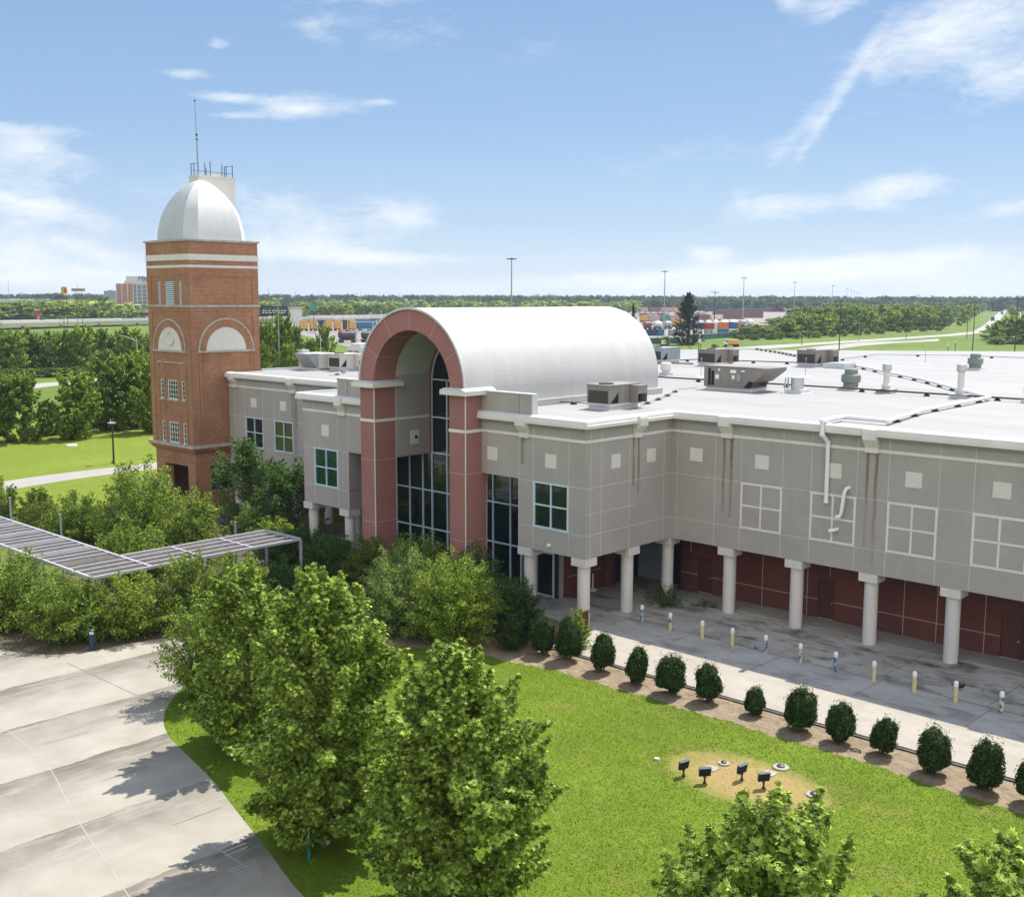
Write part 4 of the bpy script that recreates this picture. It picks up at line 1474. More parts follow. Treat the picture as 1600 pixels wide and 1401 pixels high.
rl.tube([(cx-.1, cy+2.6, z+.85), (cx-.1, cy+3.2, z+.95), (cx-1.3, cy+3.2, z+.95)], .022, 5)
rl.obj('roof_railing', 'polemetal', tower)
an = thing('antenna_mast', 'thin tapering antenna mast on top of the domed brick tower', 'antenna', (cx-.35, cy+.1, 26.78))
t = MB()
t.tube([(cx-.3, cy+.1, 26.78), (cx-.36, cy+.1, 29.6)], .075, 8, 0, .06)
t.tube([(cx-.36, cy+.1, 29.5), (cx-.47, cy+.1, 32.6)], .045, 7, 0, .03)
t.obj('pole', 'polegrey', an)
t = MB()
t.lathe([(.02, 0), (.07, .05), (.07, .14), (.01, .2)], (cx-.47, cy+.1, 32.6), 8)
t.lathe([(.05, 0), (.10, .03), (.10, .12), (.05, .15)], (cx-.37, cy+.1, 29.9), 8)
t.lathe([(.05, 0), (.09, .03), (.09, .10), (.05, .13)], (cx-.36, cy+.1, 29.55), 8)
t.obj('beacon', 'polemetal', an)
# ---------------------------------------------------------------- things standing on the roof
ZR = 10.80
def curb(m, x0, x1, y0, y1, z1, mi=0):
    m.box(x0, x1, y0, y1, ZR, z1, mi)
    m.box(x0-.12, x1+.12, y0-.12, y1+.12, ZR, ZR+.05, mi)
def package_unit(label, x0, y0, w=1.6, l=2.8, h=1.0, body='hvac', hood=True):
    """packaged air unit: coil guard on one end, hood on the long side"""
    z0 = ZR+.34
    t = thing('rooftop_unit', label, 'air conditioner', (x0+w/2, y0+l/2, ZR), 'air units on the white roof')
    m = MB()
    curb(m, x0+.08, x0+w-.08, y0+.08, y0+l-.08, ZR+.24)
    m.box(x0-.04, x0+w+.04, y0-.04, y0+l+.04, ZR+.24, z0)
    m.obj('curb', 'white', t)
    x1, y1, z1 = x0+w, y0+l, z0+h
    m = MB()
    m.box(x0, x1, y0+.03, y1, z0, z1)
    m.box(x0-.03, x1+.03, y0-.01, y1+.03, z1, z1+.05)
    for q in (.30, .52, .76):                      # panel edges
        m.box(x1-.001, x1+.014, y0+l*q-.012, y0+l*q+.012, z0+.02, z1-.02)
    m.box(x1, x1+.012, y0+l*.52, y0+l*.76, z0+h*.48, z0+h*.50)
    for q in np.linspace(0, 1, 6):
        m.box(x0+w*q-.012, x0+w*q+.012, y0+.005, y0+.03, z0+.72*h, z1)
    m.box(x0, x0+.10, y0, y0+.03, z0, z1)
    m.box(x1-.10, x1, y0, y0+.03, z0, z1)
    m.obj('cabinet', body, t)
    m = MB()
    m.box(x0+.12, x1-.12, y0+.008, y0+.026, z0+.05, z0+.72*h)
    m.obj('coil_grille', 'grille', t)
    m = MB()
    m.prism([(.10, .03), (l*.28, .03), (l*.28, h*.62)], (x1+.002, y0, z0), (0, 1, 0), (0, 0, 1), (.012, 0, 0))
    m.obj('vent_opening', 'dark', t)
    m = MB()
    m.lathe([(.42, 0), (.42, .07)], (x0+w/2, y0+l*.25, z1+.05), 20)
    m.obj('fan_guard', 'grille', t)
    if hood:
        m = MB()
        a, b = y0+l*.66, y0+l*.97
        e = x1+.55
        m.box(x1+.016, e, a, a+.03, z0+.04, z1-.06)
        m.box(x1+.016, e, b-.03, b, z0+.04, z1-.06)
        m.box(x1+.016, e+.02, a-.02, b+.02, z1-.06, z1-.02)
        m.box(e-.03, e, a+.03, b-.03, z0+.5*h, z1-.06)
        m.box(x1+.016, e, a+.03, b-.03, z0+.02, z0+.045)
        m.box(x1+.02, x1+.05, a+.03, b-.03, z0+.06, z0+.5*h, 1)
        m.obj('intake_hood', [body, 'dark'], t)
    return t
package_unit('beige rooftop air unit with a dark coil guard near the inner roof corner', -39.65, 48.2)
package_unit('beige rooftop air unit standing alone directly behind the largest hooded unit', -57.6, 85.8, 1.9, 3.1, 1.15)
package_unit('beige rooftop air unit farthest right in the back, beside a low skylight curb', -50.6, 91.2, 1.9, 3.3, 1.15)
package_unit('grey blue rooftop air unit just behind the far end of the barrel roof', -63.6, 85.8, 2.0, 3.0, 1.1, 'hvacblue', False)
package_unit('pale beige rooftop air unit with side box on the roof between tower and arch', -75.4, 57.6, 1.6, 2.3, 1.05, 'hvaclight')

# big air handler with a scooped hood
t = thing('air_handler', 'largest beige rooftop air handler with a wide scooped intake hood', 'air conditioner', (-41, 65.4, ZR))
m = MB()
curb(m, -42.5, -39.0, 64.4, 66.5, ZR+.22)
m.obj('curb', 'white', t)
m = MB()
m.box(-42.62, -39.55, 64.3, 66.6, 11.02, 12.38)
m.prism([(-39.55, 11.02), (-39.55, 12.38), (-38.5, 12.38), (-39.15, 11.02)], (0, 64.3, 0), (1, 0, 0), (0, 0, 1), (0, .05, 0))
m.prism([(-39.55, 11.02), (-39.55, 12.38), (-38.5, 12.38), (-39.15, 11.02)], (0, 66.55, 0), (1, 0, 0), (0, 0, 1), (0, .05, 0))
m.box(-42.66, -38.48, 64.26, 66.64, 12.38, 12.43)
for x in (-42.3, -41.3, -40.6, -39.75):
    m.box(x-.012, x+.012, 64.285, 64.301, 11.05, 12.36)
m.box(-41.28, -40.62, 64.28, 64.299, 11.42, 11.46)
m.obj('cabinet', 'hvac', t)
m = MB()
m.prism([(-38.5, 12.37), (-37.72, 12.37), (-37.72, 12.22), (-38.75, 11.45), (-38.85, 11.52)], (0, 64.2, 0), (1, 0, 0), (0, 0, 1), (0, .04, 0))
m.prism([(-38.5, 12.37), (-37.72, 12.37), (-37.72, 12.22), (-38.75, 11.45), (-38.85, 11.52)], (0, 66.66, 0), (1, 0, 0), (0, 0, 1), (0, .04, 0))
m.box(-38.48, -37.70, 64.2, 66.7, 12.37, 12.41)
m.obox((-38.24, 65.45, 11.83), (.52, 0, .385), (0, 1.2, 0), (-.012, 0, .016))
m.box(-37.75, -37.71, 64.24, 66.66, 12.22, 12.37)
m.obj('intake_hood', 'hvac', t)
for q_ in ((-42.25, -42.08, 12.25), (-42.0, -41.82, 12.1)):
    m = MB()
    m.box(q_[0], q_[1], 64.27, 64.30, 11.12, q_[2])
    m.obj('vent_opening', 'dark', t)
m = MB()
m.prism([(-39.5, 11.06), (-38.95, 11.06), (-38.8, 11.45), (-39.1, 11.5)], (0, 64.29, 0), (1, 0, 0), (0, 0, 1), (0, .008, 0))
m.obj('hood_gap', 'dark', t)
for x0, x1, z0, z1 in ((-41.72, -41.42, 11.55, 11.85), (-41.5, -41.34, 12.1, 12.25), (-40.55, -40.1, 12.0, 12.2), (-40.42, -40.2, 11.6, 11.85), (-39.72, -39.45, 12.1, 12.2)):
    m = MB()
    m.box(x0, x1, 64.285, 64.298, z0, z1)
    m.obj('notice', 'pvc', t)
m = MB()
m.box(-39.98, -39.70, 64.20, 64.298, 11.45, 11.95)
m.obj('switch_box', 'hvacblue', t)

# pale hooded unit and tall condenser on the left roof
t = thing('air_handler', 'pale air handler with a sloping grey hood on the roof beside the tower', 'air conditioner', (-77.6, 57.4, ZR))
m = MB()
curb(m, -78.3, -76.3, 56.9, 59.0, ZR+.2)
m.obj('curb', 'white', t)
m = MB()
m.box(-78.9, -76.0, 57.3, 59.2, 11.0, 12.2)
m.box(-79.0, -78.5, 57.2, 58.0, 11.0, 12.45)
m.obj('cabinet', 'hvaclight', t)
m = MB()
m.prism([(0, 12.15), (-.95, 12.15), (-.95, 12.05), (-.2, 11.1), (0, 11.1)], (-78.3, 57.29, 0), (0, 1, 0), (0, 0, 1), (1.9, 0, 0))
m.box(-78.35, -76.35, 56.3, 57.29, 12.15, 12.2)
m.obj('intake_hood', 'hvacblue', t)
t = thing('condenser', 'tall white condenser with dark coil panels at the edge of the arch', 'air conditioner', (-76.2, 61.8, ZR))
m = MB()
x0, x1, y0, y1 = -76.9, -75.1, 60.8, 63.0
m.box(x0, x1, y0, y1, ZR+.15, 12.7)
m.box(x0+.2, x1-.2, y0+.2, y1-.2, 12.7, 12.95)
m.box(x0+.1, x1-.1, y0+.1, y1-.1, ZR, ZR+.15)
m.obj('cabinet', 'white', t)
m = MB()
for a in (0, 1):
    m.box(x0+.12+a*.85, x0+.78+a*.85, y0-.012, y0+.004, 11.15, 12.35)
for a in (0, 1, 2):
    m.box(x1-.004, x1+.012, y0+.12+a*.70, y0+.68+a*.70, 11.15, 12.35)
m.obj('coil_grille', 'hvac', t)
t = thing('skylight_curb', 'low white roof curb beside the air unit farthest right', 'roof hatch', (-47.3, 91.6, ZR))
m = MB()
m.box(-48.0, -45.9, 91.2, 93.4, ZR, 11.2)
m.obj('frame', 'white', t)
m = MB()
m.box(-47.9, -46.0, 91.3, 93.3, 11.2, 11.26)
m.obj('lid', 'hvacblue', t)

# fans and flues
def mushroom(x, y, label, s=1.0):
    t = thing('roof_fan', label, 'roof vent', (x, y, ZR), 'green mushroom fans')
    m = MB()
    m.box(x-.62*s, x+.62*s, y-.62*s, y+.62*s, ZR, ZR+.2)
    m.box(x-.8*s, x+.8*s, y-.8*s, y+.8*s, ZR, ZR+.04)
    m.obj('curb', 'white', t)
    m = MB()
    m.lathe([(.50*s, .20), (.50*s, .5), (.64*s, .55), (.64*s, 1.0), (.58*s, 1.06), (.44*s, 1.08), (.44*s, 1.36), (.40*s, 1.42), (.001, 1.42)], (x, y, ZR), 24)
    m.obj('cowl', 'ventgreen', t)
    return t
mushroom(-35.2, 70.9, 'green grey mushroom roof fan beside the dark conduit')
mushroom(-37.3, 98.2, 'green grey mushroom roof fan far back near the roof edge')
mushroom(-23.0, 70.2, 'green grey mushroom roof fan cut by the right frame edge')
def flue(x, y, label, h=1.9):
    t = thing('flue_stack', label, 'flue', (x, y, ZR), 'capped flue stacks')
    m = MB()
    m.box(x-.55, x+.55, y-.55, y+.55, ZR+.18, ZR+.26, 1)
    m.box(x-.5, x+.5, y-.5, y+.5, ZR, ZR+.18)
    m.obj('curb', ['white', 'hvacblue'], t)
    m = MB()
    m.lathe([(.25, .26), (.30, .45), (.30, .52), (.22, .62), (.20, .66), (.20, h-.42)], (x, y, ZR), 20)
    m.obj('pipe', 'cream', t)
    m = MB()
    m.lathe([(.29, h-.44), (.30, h-.40), (.30, h-.06), (.28, h), (.001, h)], (x, y, ZR), 20)
    m.obj('cap', 'galv', t)
flue(-32.4, 70.3, 'capped beige flue stack, left of two beside the white pipe')
flue(-27.4, 70.0, 'taller capped beige flue stack where the white pipe bends', 2.1)
t = thing('roof_fan', 'short round galvanised roof vent with two pipes beside it', 'roof vent', (-36.5, 66.0, ZR))
m = MB()
m.box(-37.1, -35.9, 65.4, 66.6, ZR, ZR+.24)
m.box(-37.3, -35.7, 65.2, 66.8, ZR, ZR+.03)
m.obj('curb', 'white', t)
m = MB()
m.lathe([(.42, .24), (.42, .95), (.46, .96), (.46, 1.02), (.001, 1.03)], (-36.5, 66.0, ZR), 20)
m.obj('drum', 'galv', t)
m = MB()
m.tube([(-37.15, 65.6, ZR), (-37.15, 65.6, ZR+1.0)], .05, 8)
m.tube([(-37.15, 65.95, ZR), (-37.15, 65.95, ZR+1.0)], .05, 8)
m.obj('pipe', 'galv', t)
t = thing('roof_fan', 'small cream round roof fan on a white curb near the barrel end', 'roof vent', (-52.4, 73.6, ZR))
m = MB()
m.box(-52.8, -52.0, 73.2, 74.0, ZR, ZR+.22)
m.obj('curb', 'white', t)
m = MB()
m.lathe([(.30, .22), (.30, .35), (.42, .4), (.44, .6), (.42, .95), (.3, 1.02), (.001, 1.03)], (-52.4, 73.6, ZR), 18)
m.obj('cowl', 'cream', t)

# pipes on the roof, each on its rubber blocks
def block(m, x, y, s=.19):
    m.prism([(-s, 0), (s, 0), (s*.7, .09), (s*.35, .15), (-s*.35, .15), (-s*.7, .09)], (x, y-.11, ZR), (1, 0, 0), (0, 0, 1), (0, .22, 0))
def roof_pipe(label, path, r, mat, step, z=.20, cat='roof pipe', name='roof_pipe'):
    P = [Vector((p[0], p[1], p[2] if len(p) > 2 else ZR+z)) for p in path]
    t = thing(name, label, cat, (P[0].x, P[0].y, ZR))
    m = MB()
    for a, b in zip(P[:-1], P[1:]):
        m.tube([a, b], r, 8)
        m.lathe([(.001, -r*1.25), (r*1.22, -r*.6), (r*1.22, r*.6), (.001, r*1.25)], b, 8)
    m.obj('pipe', mat, t)
    if step:
        for a, b in zip(P[:-1], P[1:]):
            n = int((b-a).length/step)
            for i in range(n):
                q = a.lerp(b, (i+.5)/n)
                if abs(q.z-ZR) < 1:
                    k = MB()
                    block(k, q.x, q.y)
                    k.obj('support_block', 'black', t)
    return t
roof_pipe('long dark conduit crossing the whole white roof behind the largest unit', [(-50.3, 69.3), (-42.6, 69.4), (-36, 69.7), (-14, 69.6)], .06, 'conduit', 4.2)
roof_pipe('thin dark conduit linking the two beige air units at the back', [(-62.3, 88.4), (-61.6, 92.7), (-57.7, 92.6), (-51.6, 94.4)], .05, 'conduit', 2.6)
roof_pipe('thin grey conduit along the far edge of the white roof', [(-51.6, 99.6), (-53.0, 107.2), (-54.0, 114.3), (-46.8, 118.9), (-40.2, 118.8), (-28, 118.6)], .045, 'polegrey', 4.4)
roof_pipe('diagonal grey conduit on closely spaced blocks at the far roof', [(-70.6, 117.2), (-64.6, 112.0), (-58.0, 105.3), (-53.5, 100.5)], .045, 'polegrey', 1.45)
roof_pipe('short rusty conduit beside the grey blue air unit', [(-62.5, 82.2), (-59.3, 85.0), (-57.8, 85.3)], .06, 'conduit', 2.2)
roof_pipe('thin conduit on blocks between the near unit and the largest unit', [(-38.4, 51.6), (-40.4, 56.5), (-43.1, 62.0), (-42.9, 63.9)], .03, 'polegrey', 2.2, .12)
roof_pipe('short thin conduit running left from the near corner air unit', [(-39.7, 49.4), (-41.0, 49.9), (-42.6, 49.3)], .03, 'conduit', 1.5, .12)
roof_pipe('thin conduit on dark blocks on the roof beside the tower', [(-70.0, 53.6), (-71.5, 56.2), (-74.9, 58.6)], .03, 'polegrey', 1.6, .10)
roof_pipe('white insulated pipe zigzagging over the roof and down the grey wall',
          [(-47.8, 95.5), (-34.7, 81.2), (-25.36, 69.3), (-25.0, 58.9), (-23.95, 52.3), (-26.35, 52.5), (-26.35, 50.9), (-26.22, 49.98), (-26.20, 49.98, 10.35), (-26.06, 50.36, 9.95), (-26.04, 50.36, 7.0)], .11, 'pvc', 3.0, .22)
t = MB()
t.tube([(-24.92, 50.52, 7.80), (-24.95, 50.30, 7.80), (-25.02, 50.24, 7.62), (-25.16, 50.26, 6.52), (-25.22, 50.22, 6.36), (-25.36, 50.05, 6.36)], .095, 10)
tag(t.obj('pipe_elbow', 'pvc'), 'white bent pipe over a blind window of the right wing', 'pipe')
t = MB()
t.tube([(-25.45, 50.5, 5.66), (-25.47, 50.32, 5.66), (-25.56, 50.25, 5.62), (-25.74, 50.2, 5.58)], .095, 10)
tag(t.obj('pipe_elbow', 'pvc'), 'white pipe stub low on the wall, under the bent pipe', 'pipe')
# air terminals: thin rods on pale pads
for x, y, lab in ((-43.9, 80.6, 'thin lightning rod on a pale pad between the back units and the round vent'), (-49.6, 74.4, 'thin lightning rod on a pale pad beside the cream round fan'), (-44.2, 104.0, 'thin lightning rod on a pale pad left of the far mushroom fan')):
    t = thing('lightning_rod', lab, 'lightning rod', (x, y, ZR), 'lightning rods')
    m = MB()
    m.box(x-.45, x+.45, y-.35, y+.35, ZR, ZR+.015)
    m.obj('pad', 'pvc', t)
    m = MB()
    m.tube([(x, y, ZR), (x, y, ZR+1.3)], .022, 6)
    m.lathe([(.001, 0), (.05, .04), (.05, .12), (.001, .16)], (x, y, ZR+1.3), 8)
    m.obj('rod', 'polegrey', t)
# ---------------------------------------------------------------- things on the ground near the hall
def chip_mat(name, a, b):
    m, nt, o = new_mat(name)
    t = NT(nt)
    f = t.mr(t.noise(t.coord((1, 1, .6)), 7.0, 3, .6), .50, .53)
    p = t.node('ShaderNodeBsdfPrincipled', {'Base Color': t.mix(f, a, b), 'Roughness': .55})
    nt.links.new(p.outputs[0], o.inputs[0])
    MT[name] = m
chip_mat('yellow_chipped', (.66, .56, .30), (.60, .51, .29))
chip_mat('yellow_blue', (.62, .52, .26), (.05, .15, .30))
chip_mat('blue_chipped', (.05, .15, .30), (.40, .42, .36))
boll = [(1002.9, 971.4, 'blue_chipped', 'bollard with patchy blue and yellow paint, nearest the inner corner column'),
        (1047, 984, 'yellow_blue', 'yellow bollard with blue patches, second from the inner corner'),
        (1097, 997, 'yellow_chipped', 'plain pale yellow bollard just right of the blue cut stub'),
        (1144, 1009, 'yellow_chipped', 'plain pale yellow bollard, left of the first mostly blue bollard'),
        (1196, 1020.5, 'blue_chipped', 'mostly blue bollard beside a blue cut stub'),
        (1250, 1034.5, 'yellow_blue', 'pale yellow bollard with a blue top between two blue bollards'),
        (1305, 1048, 'blue_chipped', 'mostly blue bollard with pale scuffs, right of the yellow and blue one'),
        (1365, 1063, 'yellow_chipped', 'plain yellow bollard directly right of the scuffed blue bollard'),
        (1428, 1080, 'yellow_chipped', 'plain yellow bollard left of the bird on the pavement'),
        (1492.5, 1096, 'yellow_chipped', 'yellow bollard with a dark mark beside the black bird'),
        (1564, 1113, 'yellow_blue', 'yellow bollard with flaking blue paint at the right end of the row')]
for px, py, mat, lab in boll:
    p = at(px, py, .116)
    t = thing('bollard', lab, 'bollard', (p.x, p.y, .116), 'bollards along the pavement')
    m = MB()
    m.lathe([(.092, 0), (.092, .70)], (p.x, p.y, .116), 16)
    m.obj('post', mat, t)
    m = MB()
    m.lathe([(.098, .68), (.100, .82), (.085, .88), (.05, .915), (.001, .925)], (p.x, p.y, .116), 16)
    m.obj('cap', 'pvc', t)
for px, py, lab in ((1076.5, 987, 'short blue cut bollard stub nearer the inner corner'), (1181.5, 1013, 'short blue cut bollard stub beside a mostly blue bollard')):
    p = at(px, py, .116)
    m = MB()
    m.lathe([(.092, 0), (.092, .10), (.075, .13), (.001, .13)], (p.x, p.y, .116), 14)
    tag(m.obj('bollard_stub', 'blue_chipped'), lab, 'bollard stub')
# hatch frame in the pavement, bird, post, notice board
m = MB()
p = at(1296, 992, .12)
m.box(p.x-.75, p.x+.75, p.y-.55, p.y+.5, .116, .17)
m.box(p.x-.35, p.x+.35, p.y-.25, p.y+.2, .17, .185)
tag(m.obj('concrete_hatch', 'walk'), 'raised square concrete hatch cover near the maroon door', 'hatch')
t = thing('signpost_base', 'short pale post on a round foot by the maroon wall', 'post', (*at(878, 922)[:2], .11))
p = at(926, 922, .11)
t.location = p
m = MB()
m.lathe([(.26, 0), (.24, .10), (.05, .14)], p, 14)
m.obj('foot', 'trim', t)
m = MB()
m.tube([p, p+Vector((0, 0, 1.0))], .05, 8)
m.obj('post', 'trim', t)
p = at(1499, 1077, .116)
b = MB()
b.lathe([(.001, -.16), (.06, -.10), (.085, 0), (.07, .10), (.03, .19), (.001, .2)], p+Vector((0, 0, .16)), 10, 0, True, 'x')
b.lathe([(.001, -.05), (.05, -.02), (.055, .02), (.02, .07), (.001, .12)], p+Vector((.17, 0, .26)), 8, 0, True, 'x')
b.prism([(-.14, .12), (-.38, .14), (-.36, .18), (-.12, .2)], p-Vector((0, .03, 0)), (1, 0, 0), (0, 0, 1), (0, .06, 0))
b.tube([p+Vector((0, .03, 0)), p+Vector((0, .03, .1))], .01, 4)
b.tube([p+Vector((.02, -.03, 0)), p+Vector((.02, -.03, .1))], .01, 4)
tag(b.obj('bird', 'black'), 'black bird standing on the wet pavement by a yellow bollard', 'bird')
p = at(906, 1000)
p = Vector((-34.62, 41.9, .02))
t = thing('notice_board', 'brown wooden board standing behind the rounded evergreen shrub', 'board', p)
m = MB()
m.box(p.x-.06, p.x+.06, p.y-.45, p.y+.45, .15, 1.35)
m.box(p.x-.09, p.x+.09, p.y-.5, p.y+.5, 1.35, 1.42)
m.obj('panel', 'darkdoor', t)
m = MB()
m.box(p.x-.05, p.x+.05, p.y-.42, p.y-.34, 0, .15)
m.box(p.x-.05, p.x+.05, p.y+.34, p.y+.42, 0, .15)
m.obj('leg', 'darkdoor', t)

# floodlights, pads and well lights in the lawn
for px, py, yaw, lab in ((1068, 1212, 35, 'black floodlight on the worn lawn, leftmost of the four'), (1101, 1223, 8, 'black floodlight in front of the left pale square pad'), (1159, 1218, 38, 'black floodlight on the worn lawn between two others, tilted right'), (1193, 1231, 12, 'black floodlight on the worn lawn, nearest the tree top')):
    p = at(px, py, .02)
    t = thing('floodlight', lab, 'floodlight', p, 'black floodlights on the lawn')
    m = MB()
    m.tube([p, p+Vector((0, 0, .24))], .035, 8)
    m.lathe([(.07, 0), (.07, .03), (.04, .05)], p, 10)
    m.bar(p+Vector((0, 0, .2)), p+Vector((0, 0, .3)), .12, .05)
    m.obj('stem', 'polemetal', t)
    a = R(yaw)+YAW-math.pi/2
    r_, f_ = Vector((math.cos(a), math.sin(a), 0)), Vector((-math.sin(a), math.cos(a), 0))
    up = (Vector((0, 0, 1))*.95-f_*.18).normalized()
    n = r_.cross(up).normalized()
    c = p+Vector((0, 0, .42))
    m = MB()
    m.obox(c, r_*.21, up*.15, n*.05)
    m.obox(c-n*.09, r_*.14, up*.09, n*.03)
    m.obox(c+up*.155, r_*.225, n*.065, up*.01)
    m.obj('lamp_head', 'navy', t)
    m = MB()
    s = 1 if n.dot(f_) > 0 else -1
    m.obox(c+n*.062*1, r_*.19, up*.12, n*.004)
    m.obj('lens', 'dark', t)
for px, py, lab in ((1112, 1200.5, 'square pale concrete pad on the worn lawn, left one'), (1203, 1208, 'square pale concrete pad on the worn lawn, right one')):
    p = at(px, py, .02)
    m = MB()
    m.box(p.x-.22, p.x+.22, p.y-.2, p.y+.2, .0, .05)
    m.box(p.x-.10, p.x+.10, p.y-.03, p.y+.03, .05, .055)
    tag(m.obj('concrete_pad', 'walk'), lab, 'concrete pad', 'square pads in the lawn')
for px, py, s, lab in ((1131, 1193, .22, 'smallest round white well light beside the left square pad'), (1220, 1199, .30, 'round white well light beside the right square pad'), (1272, 1242, .28, 'round white well light half hidden by the tree top')):
    p = at(px, py, .02)
    t = thing('well_light', lab, 'ground light', p, 'round well lights in the lawn')
    m = MB()
    m.lathe([(s, -.02), (s, .04), (s*.95, .055), (s*.5, .06)], p, 20)
    m.obj('collar', 'walk', t)
    m = MB()
    m.lathe([(s*.5, .03), (s*.48, .10), (s*.2, .13), (.001, .14)], p, 16)
    m.obj('lamp', 'polemetal', t)
# small litter on the lawn and in the mulch
p = at(1026, 1186, .02)
m = MB()
m.lathe([(.001, 0), (.12, .01), (.10, .06), (.001, .08)], p, 7)
tag(m.obj('stone', 'redjoint'), 'small pink stone lying on the lawn left of the floodlights', 'stone')
p = at(1337, 1173, .03)
m = MB()
m.tube([p+Vector((-.25, 0, .03)), p+Vector((-.1, .12, .04)), p+Vector((.15, .10, .03)), p+Vector((.22, -.02, .03)), p+Vector((0, -.08, .03)), p+Vector((-.2, -.04, .03))], .025, 6)
tag(m.obj('hose_loop', 'black'), 'black loop of hose lying in the mulch between shrubs', 'hose')

# marker post at the tree by the drive
p = at(483, 1343, .02)
t = thing('marker_post', 'thin white and teal marker post under the tree by the drive', 'post', p)
m = MB()
m.tube([p, p+Vector((0, 0, .72))], .045, 8)
m.obj('sleeve', 'teal', t)
m = MB()
m.tube([p+Vector((0, 0, .72)), p+Vector((0, 0, 1.5))], .035, 8)
m.obj('post', 'pvc', t)

# bollard light beside the drive
p = at(144, 1016, .01)
t = thing('bollard_light', 'dark navy bollard light with a pale lens at the drive edge', 'bollard light', p)
m = MB()
m.lathe([(.17, 0), (.17, .03), (.13, .04), (.13, .82)], p, 18)
m.obj('post', 'navy', t)
m = MB()
m.lathe([(.10, .82), (.10, .98)], p, 16)
m.obj('lens', 'glasslens', t)
m = MB()
m.lathe([(.14, .98), (.14, 1.02), (.08, 1.06), (.001, 1.07)], p, 18)
m.obj('cap', 'navy', t)

# pergola
per = thing('pergola', 'L shaped pale metal pergola with weathered lath roof above the shrubs', 'pergola', (-56, 28, 0))
ZP = 3.0
fr = MB()
xa, xb, xc = -84.0, -56.0, -52.55
ya, yb, yc = 25.25, 28.5, 37.9
for a, b in (((xa, ya), (xc, ya)), ((xa, yb), (xb, yb)), ((xb, yb), (xb, yc)), ((xc, ya), (xc, yc)), ((xb, yc), (xc, yc)), ((xb, yb), (xc, yb))):
    fr.bar((*a, ZP), (*b, ZP), .13, .14)
for y in (31.6, 34.7):
    fr.bar((xb, y, ZP-.003), (xc, y, ZP-.003), .11, .12)
for x in np.arange(xb, xa, -3.2)[1:]:
    fr.bar((x, ya, ZP-.003), (x, yb, ZP-.003), .11, .12)
fr.obj('roof_frame', 'pergola', per)
bars = MB()
for x in np.arange(xa+.5, xb-.3, .80):
    bars.bar((x, ya+.05, ZP+.03), (x, yb-.05, ZP+.03), .085, .07)
for k in range(1, 4):
    x = xb+(xc-xb)*k/4
    bars.bar((x, ya+.05, ZP+.03), (x, yc-.05, ZP+.03), .085, .07)
bars.obj('purlin', 'pergola', per)
la = MB()
for y in np.arange(ya+.1, yb-.05, .11):
    la.box(xa+.1, xb-.05, y, y+.055, ZP-.055, ZP-.03)
for y in np.arange(ya+.1, yc-.08, .11):
    la.box(xb+.05, xc-.05, y, y+.055, ZP-.056, ZP-.031)
la.obj('lath_panel', 'lath', per)
for x, y in [(xc, ya), (xc, 31.6), (xc, yc), (xb, yc), (xb, 31.6), (xb, yb)]+[(x, y) for x in (-59.2, -62.4, -65.6, -68.8, -72.0, -75.2, -78.4) for y in (ya, yb)]:
    m = MB()
    m.box(x-.065, x+.065, y-.065, y+.065, 0, ZP-.07)
    m.obj('post', 'pergola', per)
for px, py, pt, lab in ((96, 838, 806, 'slim grey post rising beside the left run of the pergola'), (18, 818, 779, 'slim grey post near the left frame edge behind the pergola'), (368, 838, 817, 'slim grey post behind the right end of the pergola')):
    p = at(px, py, 2.6)
    q = p.copy()
    while True:
        v = q-EYE
        if 700.5-FPX*v.dot(UP)/v.dot(FW) < pt:
            break
        q.z += .05
    m = MB()
    m.lathe([(.07, 0), (.06, q.z)], (p.x, p.y, 0), 10)
    m.lathe([(.09, q.z), (.09, q.z+.06), (.001, q.z+.07)], (p.x, p.y, 0), 10)
    tag(m.obj('slim_post', 'polegrey'), lab, 'post')
# railing and cycle stand by the porch of the left block
t = thing('handrail', 'dark metal handrail on the porch behind the left block columns', 'railing', (-57.5, 46, 0))
m = MB()
for k in range(6):
    x = -60.5+k*1.15
    m.tube([(x, 46.4, .1), (x, 46.4, 1.15)], .035, 6)
for z in (.45, .8, 1.15):
    m.tube([(-60.5, 46.4, z), (-54.7, 46.4, z)], .026, 6)
m.obj('rail', 'navy', t)
t = thing('cycle_stand', 'shiny hooped cycle stand beside the left red arch pier', 'cycle stand', (*at(560, 893)[:2], 0))
m = MB()
p = at(560, 893)
for k in range(3):
    x = p.x-.7+k*.7
    pts = [(x, p.y, 0)]+[(x, p.y+.35-.35*math.cos(a), .6+.35*math.sin(a)) for a in np.linspace(0, math.pi, 9)]+[(x, p.y+.7, 0)]
    m.tube(pts, .03, 8)
m.obj('hoop', 'galv', t)
# lamp post on the far lawn
p = at(178, 724)
t = thing('lamp_post', 'black lamp post with flat pale head by the curved path', 'lamp post', p)
m = MB()
m.lathe([(.16, 0), (.16, .15), (.10, .2), (.08, 4.1)], p, 10)
m.obj('pole', 'polemetal', t)
m = MB()
m.box(p.x-.42, p.x+.30, p.y-.28, p.y+.28, 4.1, 4.22)
m.obj('lamp_head', 'lamp_head', t)
m = MB()
p = at(112, 697)
m.lathe([(.001, .0), (.6, .0), (.6, .18), (.001, .2)], p, 16)
tag(m.obj('utility_cover', 'pvc'), 'white oblong utility cover lying on the far sunny lawn', 'cover')
